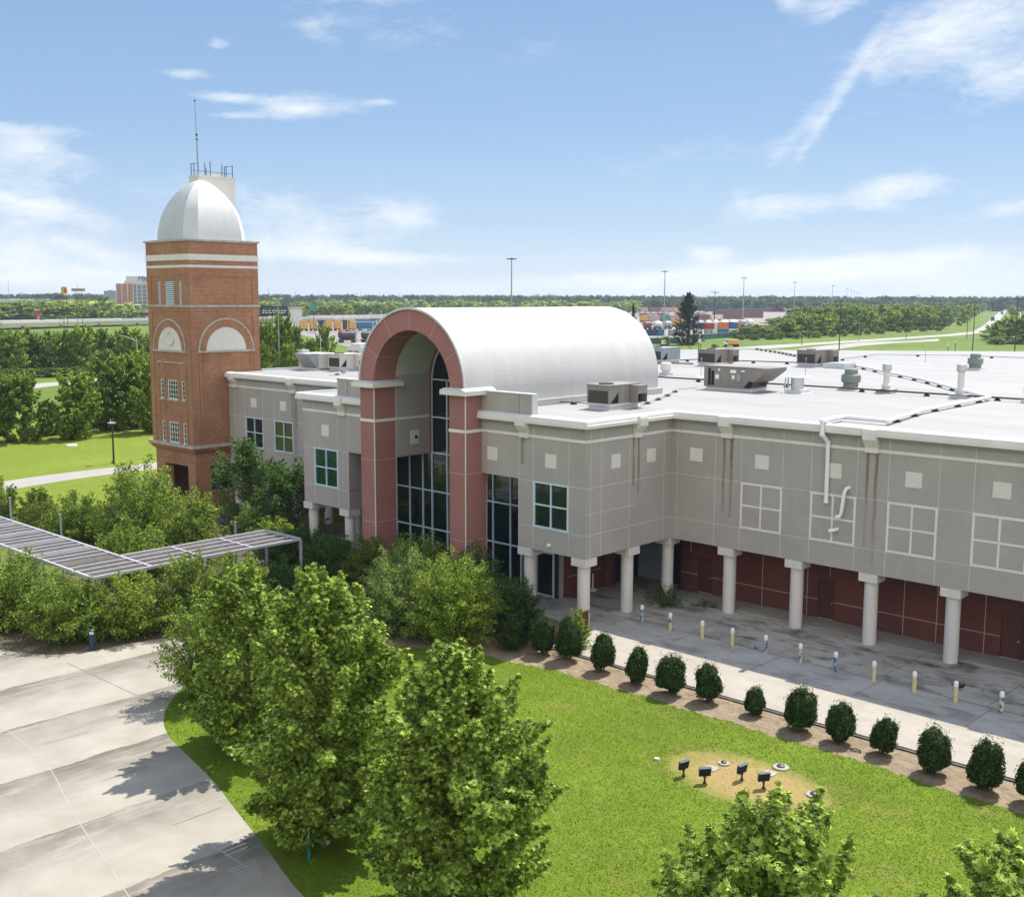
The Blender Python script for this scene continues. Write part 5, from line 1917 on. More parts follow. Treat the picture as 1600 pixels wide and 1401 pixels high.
# ---------------------------------------------------------------- trees and shrubs near the hall
egg = lambda t: max(.07, math.sin(math.pi*(.20+.79*t))**.85*(1.04-.12*t))
egg2 = lambda t: max(.08, math.sin(math.pi*(.15+.84*t))**.68*(1.03-.10*t))
rnd_ = lambda t: max(.08, math.sin(math.pi*(.14+.83*t))**.6)
cone = lambda t: max(.10, (1-t)**.8*1.0*min(1, .45+3*t))
tree('plane_tree', 'leafy plane tree on the lawn edge, leftmost and smallest of three', 'tree', (-35.0, 22.7, 0), 6.75, 2.2, .4, 'leaf_plane', 40000, .122, 11, egg2, 150, trunk_r=.10, group='plane trees on the lawn', lumpr=(.14, .235), up=.75, nlimb=7, axup=.3)
tree('plane_tree', 'tallest leafy plane tree beside the drive with the marker post under it', 'tree', (-26.75, 19.95, 0), 8.3, 2.5, .6, 'leaf_plane', 74000, .122, 12, egg2, 250, trunk_r=.12, group='plane trees on the lawn', lumpr=(.14, .235), up=.75, nlimb=7, axup=.3)
tree('plane_tree', 'broad leafy plane tree standing in front, right of the tallest one', 'tree', (-20.65, 19.85, 0), 7.35, 2.4, .3, 'leaf_plane', 70000, .122, 13, egg2, 240, trunk_r=.12, group='plane trees on the lawn', lumpr=(.14, .235), up=.75, nlimb=7, axup=.3)
tree('plane_tree', 'plane tree whose crown alone rises from the bottom edge near the floodlights', 'tree', (-9.85, 17.6, 0), 7.25, 2.4, .8, 'leaf_plane', 40000, .128, 14, rnd_, 170, trunk_r=.12, group='plane trees on the lawn', lumpr=(.14, .235), up=.75, nlimb=7, axup=.3)
tree('plane_tree', 'plane tree crown cut off by the bottom right corner', 'tree', (-5.5, 18.75, 0), 7.55, 2.25, .8, 'leaf_plane', 40000, .128, 15, rnd_, 170, trunk_r=.12, group='plane trees on the lawn', lumpr=(.14, .235), up=.75, nlimb=7, axup=.3)

# clipped evergreens in the mulch
def shrub(loc, H, Rr, seed, label, n=3600, ls=.095, mat='leaf_holly'):
    rng = np.random.default_rng(seed)
    d = unit(rng, n)
    lump = np.zeros(n)
    dirs = unit(rng, 26)
    for q in dirs:
        lump = np.maximum(lump, np.clip((d@q-.86)/.14, 0, 1))
    rad = (.72+.28*lump)*rng.uniform(.45, 1.0, n)**.5
    flat = np.sign(d[:, 2])*np.abs(d[:, 2])**.8
    box_ = np.sqrt(np.maximum(1-np.abs(d[:, 2])**3.2, .0))/np.sqrt(np.maximum(1-d[:, 2]**2, 1e-4))
    d = d*np.stack([box_, box_, np.ones(n)], 1)
    zt = .5+.5*flat
    taper = np.where(zt > .38, 1-.42*((zt-.38)/.62)**1.7, .88+.12*zt/.38)
    P = np.stack([d[:, 0]*Rr*rad*taper*.98, d[:, 1]*Rr*rad*taper*.98, .03+(H-.05)*(.5+.5*flat*np.maximum(rad, .75))], 1)
    k = rng.uniform(0, 1, n) < .06                     # stray shoots
    P[k] *= rng.uniform(1.03, 1.20, k.sum())[:, None]
    P[:, :2] += (rng.normal(size=2)*.10)*(P[:, 2:3]/H)*Rr
    N = d+np.array([0, 0, .35])+rng.normal(size=(n, 3))*.45
    V, F, r = leaves(rng, P, N, ls, L_OVAL)
    P[:, 2] *= 1.14
    t = thing('evergreen_shrub', label, 'shrub', loc, 'rounded evergreen shrubs in the mulch bed')
    c = link('foliage', np_mesh('foliage', V, F, [mat], rnd=r))
    c.parent = t
    m = MB()
    for i in range(4):
        a = 1.57*i+seed
        m.tube([(.05*math.cos(a), .05*math.sin(a), 0), (.14*math.cos(a), .14*math.sin(a), H*.25), (.25*Rr*math.cos(a), .25*Rr*math.sin(a), H*.6)], .03, 5, 0, .012)
    s = m.obj('stem', 'bark')
    s.parent = t
SH = [(-34.45, 38.75, 1.95, .68, 'dark rounded evergreen shrub, left of a close pair beside the brown board'),
      (-32.95, 38.95, 2.25, .74, 'rounded evergreen shrub directly in front of the brown board'),
      (-30.75, 38.75, 1.85, .62, 'evergreen shrub with straggly shoots, just right of the brown board'),
      (-28.68, 38.55, 1.75, .60, 'evergreen shrub below the second bollard from the inner corner'),
      (-26.9, 38.6, 1.9, .76, 'broad evergreen shrub fifth along the row from the brown board end'),
      (-25.1, 38.85, 1.72, .66, 'evergreen shrub left of the smallest shrub in the row'),
      (-22.9, 38.9, 1.2, .47, 'smallest evergreen shrub of the row'),
      (-20.8, 38.7, 1.85, .72, 'evergreen shrub with a tall top shoot, right of the smallest one'),
      (-19.05, 38.65, 1.65, .63, 'evergreen shrub second right of the smallest one'),
      (-17.36, 38.75, 1.5, .56, 'narrower evergreen shrub beside the black hose loop'),
      (-15.2, 38.35, 1.78, .68, 'evergreen shrub with a pointed side shoot near the right'),
      (-13.4, 38.25, 1.95, .68, 'tall evergreen shrub second from the right frame edge'),
      (-11.75, 38.3, 1.75, .66, 'evergreen shrub cut by the right frame edge')]
for i, (x, y, h, r_, lab) in enumerate(SH):
    shrub((x, y, .012), h, r_, 40+i, lab, int(4800+3600*h))
# ornamental grass tuft on top of the board-side shrub is a shrub of its own behind it
bush('ornamental_grass', 'pale arching ornamental grass behind the shrub at the brown board', 'grass', (-33.55, 40.2, .01), 2.35, .8, 'leaf_bright', 77, 70, 34, .13, spread=.08, lift=1.0)

G1, G2 = 'shrubs round the pergola', 'shrubs in front of the arch'
B = [  # name, label, px, py(base), H, R, mat, stems, per, leaf
    ('crape_myrtle', 'large airy crape myrtle behind the pergola corner', -66.8, 35.8, 6.5, 3.5, 'leaf_myrtle', 110, 95, .19, G1),
    ('crape_myrtle', 'crape myrtle between the large one and the dark tree by the tower', -62.3, 36.6, 4.9, 2.6, 'leaf_myrtle', 90, 85, .17, G1),
    ('crape_myrtle', 'mid sized crape myrtle left of the large one, behind the pergola run', -70.8, 33.2, 4.2, 2.4, 'leaf_myrtle', 80, 80, .17, G1),
    ('crape_myrtle', 'low dark green shrub tucked in the inside corner of the pergola', -61.0, 31.8, 3.7, 2.4, 'leaf_myrtle', 80, 80, .16, G1),
    ('crape_myrtle', 'thin upright shrub near the far left behind the pergola', -82.4, 35.5, 2.9, 1.5, 'leaf_myrtle', 40, 60, .15, G1),
    ('crape_myrtle', 'tall thin sprays at the left frame edge behind the pergola', -84.8, 34.2, 3.4, 1.2, 'leaf_myrtle', 36, 60, .15, G1),
    ('crape_myrtle', 'loose shrub beside the slim post behind the pergola', -76.4, 33.5, 3.0, 2.0, 'leaf_olive', 60, 70, .15, G1),
    ('crape_myrtle', 'small bright shrub left of the yellow tipped one behind the pergola end', -65.2, 43.0, 2.9, 1.7, 'leaf_silver', 60, 70, .13, G1),
    ('crape_myrtle', 'small yellow tipped shrub behind the end of the pergola', -61.6, 42.3, 2.5, 1.6, 'leaf_bright', 60, 70, .13, G1),
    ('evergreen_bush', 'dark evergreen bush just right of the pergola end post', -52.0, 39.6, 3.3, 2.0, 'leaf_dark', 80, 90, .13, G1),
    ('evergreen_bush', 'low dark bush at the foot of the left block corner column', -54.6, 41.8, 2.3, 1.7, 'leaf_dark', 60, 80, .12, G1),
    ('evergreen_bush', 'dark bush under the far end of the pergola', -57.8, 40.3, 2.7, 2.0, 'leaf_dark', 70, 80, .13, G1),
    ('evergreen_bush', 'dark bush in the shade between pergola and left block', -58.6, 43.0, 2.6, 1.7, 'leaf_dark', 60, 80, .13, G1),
    ('crape_myrtle', 'large drooping crape myrtle at the left frame edge before the pergola', -57.6, 23.2, 3.9, 2.7, 'leaf_myrtle', 100, 95, .15, G1),
    ('crape_myrtle', 'drooping crape myrtle directly left of the bollard light', -53.2, 24.3, 3.3, 2.3, 'leaf_myrtle', 90, 95, .14, G1),
    ('crape_myrtle', 'crape myrtle behind the bollard light, right beside the pergola corner', -51.35, 26.6, 3.3, 1.9, 'leaf_bright', 80, 85, .13, G1),
    ('crape_myrtle', 'crape myrtle in front of the right run of the pergola, near its middle', -50.6, 29.4, 3.8, 2.0, 'leaf_myrtle', 90, 95, .13, G1),
    ('crape_myrtle', 'crape myrtle in front of the pergola end with orange tipped leaves', -49.2, 31.5, 3.7, 1.9, 'leaf_myrtle', 90, 95, .13, G1),
    ('crape_myrtle', 'small crape myrtle below the pergola end post', -50.2, 34.8, 2.9, 1.6, 'leaf_dark', 70, 80, .13, G1),
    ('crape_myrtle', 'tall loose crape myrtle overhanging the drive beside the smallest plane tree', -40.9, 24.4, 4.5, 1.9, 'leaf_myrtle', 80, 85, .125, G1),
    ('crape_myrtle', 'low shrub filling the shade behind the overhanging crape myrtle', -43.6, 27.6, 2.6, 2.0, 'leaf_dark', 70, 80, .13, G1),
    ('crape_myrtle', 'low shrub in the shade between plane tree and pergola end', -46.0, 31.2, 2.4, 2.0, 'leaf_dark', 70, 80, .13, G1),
    ('evergreen_bush', 'dark olive feathery bush at the foot of the left red pier', -48.6, 40.0, 3.6, 2.0, 'leaf_olive', 80, 90, .13, G2),
    ('evergreen_bush', 'dark olive feathery bush in front of the lobby glass', -45.2, 40.3, 4.4, 2.5, 'leaf_myrtle', 80, 90, .13, G2),
    ('evergreen_bush', 'dark green feathery bush at the foot of the right red pier', -41.6, 41.0, 4.1, 2.3, 'leaf_dark', 80, 90, .12, G2),
    ('feathery_bush', 'grey green fine leaved bush left of the brightest bush', -42.2, 36.4, 4.5, 2.5, 'leaf_silver', 110, 100, .115, G2),
    ('feathery_bush', 'brightest yellow green feathery bush in front of the arch', -39.0, 37.3, 4.7, 2.55, 'leaf_bright', 120, 105, .125, G2),
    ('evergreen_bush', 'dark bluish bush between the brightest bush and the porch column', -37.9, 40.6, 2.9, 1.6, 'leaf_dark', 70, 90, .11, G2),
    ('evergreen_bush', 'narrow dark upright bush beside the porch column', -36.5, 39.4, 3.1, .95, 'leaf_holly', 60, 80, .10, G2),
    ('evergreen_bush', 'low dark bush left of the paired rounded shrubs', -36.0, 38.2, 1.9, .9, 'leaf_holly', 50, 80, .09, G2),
]
for i, (nm, lab, x, y, H, Rr, mat, st, per, ls, grp) in enumerate(B):
    k_ = (1.14 if y < 33 else 1.08) if nm == 'crape_myrtle' else 1.06
    bush(nm, lab, 'bush', (x, y, .004), H*k_, Rr*k_, mat, 100+i, int(st*1.55), int(per*1.45), ls, grp, droop=.35 if nm != 'evergreen_bush' else .15)
# small trees beside the tower
tree('small_tree', 'dark leafy tree against the right face of the tower base', 'tree', (-68.6, 44.8, 0), 6.1, 2.5, .4, 'leaf_dark', 11000, .19, 61, None, 70, L_OVAL, 'dark trees at the tower foot', .10)
tree('small_tree', 'lower dark leafy tree under the windows beside the tower', 'tree', (-64.4, 45.6, 0), 4.9, 2.3, .3, 'leaf_dark', 9500, .18, 62, None, 60, L_OVAL, 'dark trees at the tower foot', .09)
# weed at the inner column
bush('weed', 'dark low sprawling weed at the foot of the inner corner column', 'plant', (-35.1, 49.9, .116), 1.15, 1.5, 'leaf_dark', 91, 46, 45, .09, droop=.2)
bush('weed', 'small dry weed creeping from the wall behind the sprawling weed', 'plant', (-33.3, 50.9, .116), .45, .9, 'leaf_olive', 92, 22, 25, .07, droop=.1)

# grass: short tufts over the near lawn
rng = np.random.default_rng(3)
def in_poly(P, poly):
    x, y = P[:, 0], P[:, 1]
    c = np.zeros(len(P), bool)
    j = len(poly)-1
    for i in range(len(poly)):
        xi, yi = poly[i]
        xj, yj = poly[j]
        if yi != yj:
            c ^= ((yi > y) != (yj > y)) & (x < (xj-xi)*(y-yi)/(yj-yi)+xi)
        j = i
    return c
P = np.stack([rng.uniform(-44, -3, 260000), rng.uniform(16, 38, 260000)], 1)
P = P[in_poly(P, lawn_poly)]
d = ((P[:, 0]+19.75)/3.1)**2+((P[:, 1]-33.2)/1.9)**2
P = P[(d > 1.0) | (rng.uniform(0, 1, len(P)) < .12)]
n = len(P)
a = rng.uniform(0, 2*np.pi, n)
h = rng.uniform(.022, .05, n)
wd = rng.uniform(.010, .020, n)
base = np.concatenate([P, np.full((n, 1), .016)], 1)
sx = np.stack([np.cos(a)*wd, np.sin(a)*wd, np.zeros(n)], 1)
tip = base+np.stack([rng.normal(size=n)*.035, rng.normal(size=n)*.035, h], 1)
V = np.stack([base-sx, base+sx, tip], 1).reshape(-1, 3)
F = np.arange(n*3).reshape(-1, 3)
o = link('grass', np_mesh('grass', V, F, ['grassblade'], rnd=rng.uniform(0, 1, n)))
tag(o, 'short green grass blades standing all over the front lawn', 'grass', kind='stuff')
# ---------------------------------------------------------------- background trees
def unit_tree(seed, nleaf, lsize, lumps, mats, prof=None, z0=.06, rad=.42, trunk=True, lumpr=(.22, .36), shape=L_CLUMP, spiky=.1):
    """one mesh, a metre high: crown and trunk"""
    rng = np.random.default_rng(seed)
    prof = prof or (lambda t: max(.2, math.sin(math.pi*(.14+.80*t))**.55))
    V, F, r, C, lr = crown_arrays(rng, 1.0, z0, rad, prof, lumps, nleaf, lsize, shape, lumpr, spiky=spiky, axup=.18, up=.6)
    mi = np.zeros(len(F), int)
    if trunk:
        k = 6
        a = np.arange(k)*2*np.pi/k
        t0 = np.stack([.022*np.cos(a), .022*np.sin(a), np.full(k, -.01)], 1)
        t1 = np.stack([.010*np.cos(a), .010*np.sin(a), np.full(k, .62)], 1)
        TV = np.concatenate([t0, t1])
        TF = np.array([(i, (i+1) % k, k+(i+1) % k) for i in range(k)]+[(i, k+(i+1) % k, k+i) for i in range(k)])
        F = np.concatenate([F, TF+len(V)])
        V = np.concatenate([V, TV])
        mi = np.concatenate([mi, np.ones(len(TF), int)])
        r = np.concatenate([r, np.zeros(len(TF))])
    return np_mesh('tree', V, F, mats, mi, r)
conep = lambda t: max(.03, (1-t)**.85*.95*min(1, .5+4*t))
MID = [unit_tree(200+i, 13000, .034, 130, ['leaf_far' if i % 2 else 'leaf_myrtle', 'bark'], lumpr=(.13, .24), z0=.02) for i in range(3)]
FAR = [unit_tree(220+i, 4200, .050, 70, [m, 'bark'], lumpr=(.15, .28), z0=.01) for i, m in enumerate(('leaf_far', 'leaf_fardark', 'leaf_far', 'leaf_myrtle', 'leaf_fardark'))]
VFAR = [unit_tree(240+i, 420, .11, 20, [m, 'bark'], lumpr=(.22, .36)) for i, m in enumerate(('leaf_far', 'leaf_fardark', 'leaf_far', 'leaf_fardark'))]
rgt = random.Random(21)

def plant(me, name, px, py, top, wpx, label, group=None, cat='tree'):
    p = at(px, py)
    dist = (p-EYE).dot(FW)
    z = EYE.z+(463.5-top)/FPX*dist
    return plant_at(me, name, p.x, p.y, max(1.0, z), wpx*dist/FPX, label, group, cat)
def plant_at(me, name, x, y, h, w, label, group=None, cat='tree'):
    o = link(name, me)
    o.location = (x, y, 0)
    o.rotation_euler = (0, 0, rgt.uniform(0, 6.28))
    s = w/.92
    o.scale = (s*rgt.uniform(.92, 1.08), s*rgt.uniform(.92, 1.08), h)
    return tag(o, label, cat, group)

# row of trees along the far lawn
for i, (px, py, top, w, lab) in enumerate(((38, 689, 588, 80, 'round leafy tree on the far lawn, nearest the left frame edge'), (117, 685.5, 586, 78, 'round leafy tree on the far lawn, second from the left frame edge'),
        (176, 672, 562, 74, 'tall leafy tree on the far lawn left of the brick tower'), (214, 668, 556, 72, 'tallest leafy tree right against the brick tower'),
        (-30, 692, 590, 90, 'leafy tree of the far lawn mostly outside the left frame edge'), (150, 668, 606, 44, 'darker tree filling the gap behind the far lawn row'), (78, 680, 632, 34, 'low tree in the gap between the two leftmost lawn trees'),
        (236, 676, 560, 70, 'tree of the far lawn mostly hidden behind the brick tower'), (-2, 680, 618, 44, 'low tree at the left frame edge behind the far lawn row'))):
    plant(MID[i % 3], 'lawn_tree', px, py, top, w, lab, 'trees along the far lawn')
# dense belt in front of the raised road
for i in range(26):
    px = -30+i*10.6+rgt.uniform(-4, 4)
    py = 583-8*(i/26)+rgt.uniform(-7, 3)
    plant(FAR[i % 5], 'belt_tree', px, py, 524+rgt.uniform(-9, 7), rgt.uniform(34, 50), 'green tree in the dense belt in front of the raised road', 'trees of the belt before the raised road')
for i in range(10):
    plant(FAR[(i+2) % 5], 'reed_shrub', -10+i*22, 590+rgt.uniform(-2, 2)-i*.6, 578+rgt.uniform(-2, 2)-i*.6, rgt.uniform(28, 36), 'low shrub at the foot of the tree belt', 'low shrubs before the tree belt', 'shrub')
# beyond the raised road
for px, py, top, w in ((24, 512, 477, 36), (38, 512, 479, 34), (92, 512, 478, 34), (114, 512, 479, 32), (126, 512, 480, 30), (150, 512, 479, 34), (160, 512, 482, 30), (186, 512, 482, 28), (196, 512, 485, 28), (216, 512, 484, 30), (226, 512, 486, 28), (14, 512, 476, 40), (-4, 513, 478, 40), (52, 513, 486, 26), (70, 513, 485, 30), (84, 513, 484, 26), (58, 514, 477, 34), (100, 515, 478, 40), (132, 514, 481, 36), (146, 513, 484, 30), (200, 512, 487, 30), (172, 513, 483, 34), (45, 513, 474, 40), (30, 508, 478, 26), (72, 510, 478, 24), (88, 514, 473, 44), (108, 512, 476, 40), (120, 510, 480, 30), (140, 508, 480, 34), (155, 512, 478, 30), (165, 506, 466, 26), (178, 512, 480, 28), (190, 509, 484, 22), (222, 507, 482, 30), (210, 505, 486, 22), (60, 508, 482, 20), (232, 507, 480, 24)):
    plant(FAR[rgt.randrange(5)], 'roadside_tree', px, 500.5-.02*px, top, w, 'green tree between the raised road and the low shops', 'trees beyond the raised road')
# behind the left roof
for px, py, top, w in ((418, 600, 506, 34), (442, 596, 496, 46), (462, 594, 512, 30), (430, 588, 520, 30), (508, 590, 512, 38), (488, 588, 532, 30), (412, 612, 540, 30), (452, 604, 540, 34), (500, 596, 545, 26), (480, 604, 555, 36)):
    plant(MID[rgt.randrange(3)], 'roadside_tree', px, py, top, w, 'leafy tree behind the white roof between tower and arch', 'trees behind the left roof')
for px, py, top, w in ((470, 502, 482, 26), (485, 500, 478, 24), (502, 500, 479, 28), (520, 500, 478, 26), (540, 500, 479, 28), (558, 498, 476, 26), (575, 498, 478, 24), (592, 497, 476, 26), (612, 497, 477, 24), (450, 500, 484, 18), (530, 498, 484, 20), (508, 499, 484, 18)):
    plant(FAR[rgt.randrange(5)], 'roadside_tree', px, py, top, w, 'yellow green tree beyond the rail yard left of the arch', 'trees beyond the rail yard left of the arch')
# conifer and neighbours beyond the right roof
CON = unit_tree(260, 9000, .045, 170, ['leaf_conifer', 'bark'], conep, .0, .44, lumpr=(.12, .22), shape=L_OVAL, spiky=.3)
plant(CON, 'conifer_tree', 1074, 539, 464, 56, 'tall dark conifer standing before the rail yard')
plant(CON, 'conifer_tree', 989, 530, 479, 15, 'small pointed conifer beside the barrel roof')
plant(FAR[3], 'shrub_tree', 1039, 541, 525, 20, 'bright round shrub left of the tall conifer')
plant(FAR[1], 'round_shrub', 1116.5, 545, 536.5, 14, 'small round dark shrub at the roof edge by the parked truck', None, 'shrub')
# thicket at right
def front(x):
    return np.interp(x, [1140, 1170, 1240, 1330, 1400, 1480, 1500], [527, 528, 526, 521, 516, 513, 508])
k = 0
for row, (t, n) in enumerate(((0, 24), (.10, 24), (.22, 24), (.36, 22), (.5, 20), (.64, 18), (.76, 18))):
    for i in range(n):
        x0 = 1150+row*28 if row < 4 else 1250+row*10
        x1 = 1492 - max(0, 3-row)*6
        x = x0+(x1-x0)*(i+rgt.uniform(.1, .9))/n
        yb = front(x)+(465.5-front(x))*t+rgt.uniform(-1, 1)
        p = at(x, yb)
        d = (p-EYE).dot(FW)
        ramp = min(1, max(.45, (x-1140)/150))
        h = rgt.uniform(8, 12.5)*(ramp if row < 3 else 1)
        plant_at(FAR[rgt.randrange(5)] if t < .5 else VFAR[rgt.randrange(4)], 'thicket_tree', p.x, p.y, h, rgt.uniform(9, 14)*(1+t*.5), 'bushy tree of the thicket right of the rail yard', 'trees of the thicket beside the highway')
        k += 1
for i in range(16):
    x = 1160+i*20+rgt.uniform(-6, 6)
    p = at(x, front(x)+3.5)
    plant_at(FAR[rgt.randrange(5)], 'thicket_shrub', p.x, p.y, rgt.uniform(1.6, 3.2), rgt.uniform(3, 6), 'low shrub at the foot of the thicket', 'low shrubs before the thicket', 'shrub')
for px, py, top, w in ((1552, 533, 505, 40), (1575, 530, 494, 44), (1600, 531, 490, 50), (1590, 522, 492, 36), (1562, 525, 502, 34), (1572, 537, 523, 42), (1555, 538, 525, 34), (1596, 538, 520, 30)):
    plant(FAR[rgt.randrange(5)], 'roadside_tree', px, py, top, w, 'bushy tree right of the highway at the frame edge', 'trees right of the highway')
for i in range(22):
    t = (i+.5)/22
    px = 1500+64*t+rgt.uniform(-2, 2)
    plant(VFAR[i % 4], 'highway_tree', px, 511-38*t**.8, 478-10*t, 20-8*t, 'tree lining the left side of the highway', 'trees lining the highway')
for i in range(10):
    t = (i+.5)/10
    plant(VFAR[i % 4], 'highway_tree', 1574+14*(1-t)+rgt.uniform(-1, 1), 505-26*t, 480-8*t, 14-4*t, 'tree in the median of the highway', 'trees in the highway median')

# far-off wood that reads as one mass, in two bands
def wood(name, label, n, px0, px1, d0, d1, h0, h1, seed, src, mat, keep=lambda x, d: True):
    rng = np.random.default_rng(seed)
    rngp = random.Random(seed)
    protos = []
    for me in src:
        V = np.empty(len(me.vertices)*3, np.float32)
        me.vertices.foreach_get('co', V)
        F = np.empty(len(me.loops), np.int32)
        me.loops.foreach_get('vertex_index', F)
        R_ = np.empty(len(me.polygons), np.float32)
        me.attributes['rnd'].data.foreach_get('value', R_)
        protos.append((V.reshape(-1, 3), F.reshape(-1, 3), R_))
    Vs, Fs, Rs, b = [], [], [], 0
    for i in range(n):
        px = rngp.uniform(px0, px1)
        u = rngp.uniform(0, 1)
        d = 1/(1/d0+(1/d1-1/d0)*u)
        if not keep(px, d):
            continue
        az_ = math.atan((px-800)/1762)
        ang = YAW-az_
        x, y = d*math.cos(ang), d*math.sin(ang)
        V, F, R_ = protos[rngp.randrange(len(protos))]
        a = rngp.uniform(0, 6.28)
        w = rngp.uniform(11, 22)
        h = rngp.uniform(h0, h1)
        c, s = math.cos(a), math.sin(a)
        W = np.stack([(V[:, 0]*c-V[:, 1]*s)*w+x, (V[:, 0]*s+V[:, 1]*c)*w+y, V[:, 2]*h], 1)
        Vs.append(W)
        Fs.append(F+b)
        b += len(W)
        Rs.append(np.clip(R_*.7+rngp.uniform(0, .3), 0, 1))
    o = link(name, np_mesh(name, np.concatenate(Vs), np.concatenate(Fs), [mat], rnd=np.concatenate(Rs)))
    return tag(o, label, 'wood', kind='stuff')
LOWP = [unit_tree(280+i, 120, .20, 12, ['leaf_far', 'bark'], trunk=False, lumpr=(.25, .4)) for i in range(4)]
wood('far_wood', 'band of dark green woodland along the whole horizon', 2600, -150, 1750, 1500, 4200, 12, 19, 5, LOWP, 'leaf_horizon')
wood('mid_wood', 'scattered green trees in front of the horizon woodland', 520, -100, 1000, 800, 1500, 8, 13, 6, LOWP, 'leaf_far', keep=lambda x, d: not (x > 430 and d < 1150))
wood('mid_wood', 'broken tree line behind the far end of the rail yard', 320, 980, 1520, 1350, 1700, 10, 15, 7, LOWP, 'leaf_horizon')

# ---------------------------------------------------------------- far buildings, signs, masts
def basis(px, py=None):
    """unit vectors to the right and away as seen at that pixel column"""
    a = YAW-math.atan((px-800)/1762)
    f = Vector((math.cos(a), math.sin(a), 0))
    return Vector((f.y, -f.x, 0)), f
def far_at(px, dist):
    r_, f = basis(px)
    a = math.atan((px-800)/1762)
    return Vector((f.x*dist, f.y*dist, 0))
def zpix(py, dist):
    return EYE.z+(463.5-py)/FPX*dist
def fbox(m, c, r_, f, x0, x1, y0, y1, z0, z1, mi=0):
    q = c+r_*(x0+x1)/2+f*(y0+y1)/2
    m.obox((q.x, q.y, (z0+z1)/2), r_*(x1-x0)/2, f*(y1-y0)/2, Vector((0, 0, (z1-z0)/2)), mi)
def cmat(name, col, rough=.6, var=.1, sc=.6):
    if name not in MT:
        MT[name] = plain(name, col, rough, var, sc, streak=.1)
    return name
cmat('salmon_brick', (.36, .17, .12)); cmat('pale_concrete', (.55, .53, .49)); cmat('hotel_glass', (.16, .20, .22)); cmat('shop_grey', (.58, .57, .57)); cmat('sign_yellow', (.62, .48, .04)); cmat('sign_red', (.55, .05, .03))
cmat('sign_green', (.06, .18, .05)); cmat('roof_white', (.72, .70, .68)); cmat('board_navy', (.02, .035, .06)); cmat('orange_paint', (.62, .19, .05)); cmat('amber_paint', (.60, .36, .10)); cmat('rail_blue', (.03, .14, .30)); cmat('rail_navy', (.03, .05, .11))
cmat('rail_red', (.34, .05, .04)); cmat('rail_brown', (.20, .10, .075)); cmat('rail_pink', (.45, .33, .28)); cmat('rail_white', (.66, .64, .60)); cmat('rail_grey', (.32, .33, .35)); cmat('rail_dark', (.05, .05, .055)); cmat('rail_teal', (.05, .25, .25)); cmat('fence_green', (.035, .12, .11))
cmat('tyre', (.02, .02, .02)); cmat('car_white', (.7, .7, .7), .3); cmat('car_black', (.03, .03, .035), .3); cmat('barrier_orange', (.6, .12, .04))

# hotel
d = 900.0
k = d/FPX
c = far_at(209, d)
r_, f = basis(209)
t = thing('hotel_building', 'salmon and grey tall hotel behind the brick tower with dark script on its cream top', 'building', c)
m = MB()
fbox(m, c, r_, f, -25*k, .5*k, 0, 14, 0, zpix(446.5, d))
m.obj('brick_wing', 'salmon_brick', t)
for x in (-24.6, -17, -9, -1.2):
    m = MB()
    fbox(m, c, r_, f, (x-.5)*k, (x+.5)*k, -.35, -.01, 0, zpix(446.8, d))
    m.obj('pilaster', 'pale_concrete', t)
m = MB()
fbox(m, c, r_, f, .5*k, 40*k, .4, 14, 0, zpix(447, d))
m.obj('window_wing', 'hotel_glass', t)
for fl in range(8):
    m = MB()
    z = 4+fl*2.9
    fbox(m, c, r_, f, .6*k, 40*k, .05, .39, z, z+.9)
    m.obj('floor_band', 'rail_grey', t)
for x in (4, 11, 18, 25, 32):
    m = MB()
    fbox(m, c, r_, f, (x-.6)*k, (x+.6)*k, -.1, .04, 0, zpix(447, d))
    m.obj('mullion_pier', 'pale_concrete', t)
m = MB()
fbox(m, c, r_, f, -10.5*k, 40*k, 1.5, 12, zpix(447, d), zpix(435.6, d))
fbox(m, c, r_, f, -13*k, -10.6*k, 2.5, 8, zpix(447, d), zpix(442.5, d))
m.obj('penthouse', 'pale_concrete', t)
cu = bpy.data.curves.new('hotel_script', 'FONT')
cu.body = 'Hyperion'[:3]+'...'[:0]
cu.size = 5.2
cu.shear = .35
cu.extrude = .15
tmp = bpy.data.objects.new('hotel_script', cu)
COL.objects.link(tmp)
bpy.context.view_layer.update()
me = bpy.data.meshes.new_from_object(tmp.evaluated_get(bpy.context.evaluated_depsgraph_get()))
bpy.data.objects.remove(tmp)
me.materials.clear()
me.materials.append(MT['rail_navy'])
s = link('lettering', me)
q = c+r_*(5*k)+f*1.2
s.matrix_world = Matrix(((r_.x, 0, -f.x, q.x), (r_.y, 0, -f.y, q.y), (0, 1, 0, zpix(441.5, d)), (0, 0, 0, 1)))
s.parent = t
s.matrix_parent_inverse = Matrix.Translation(-c)
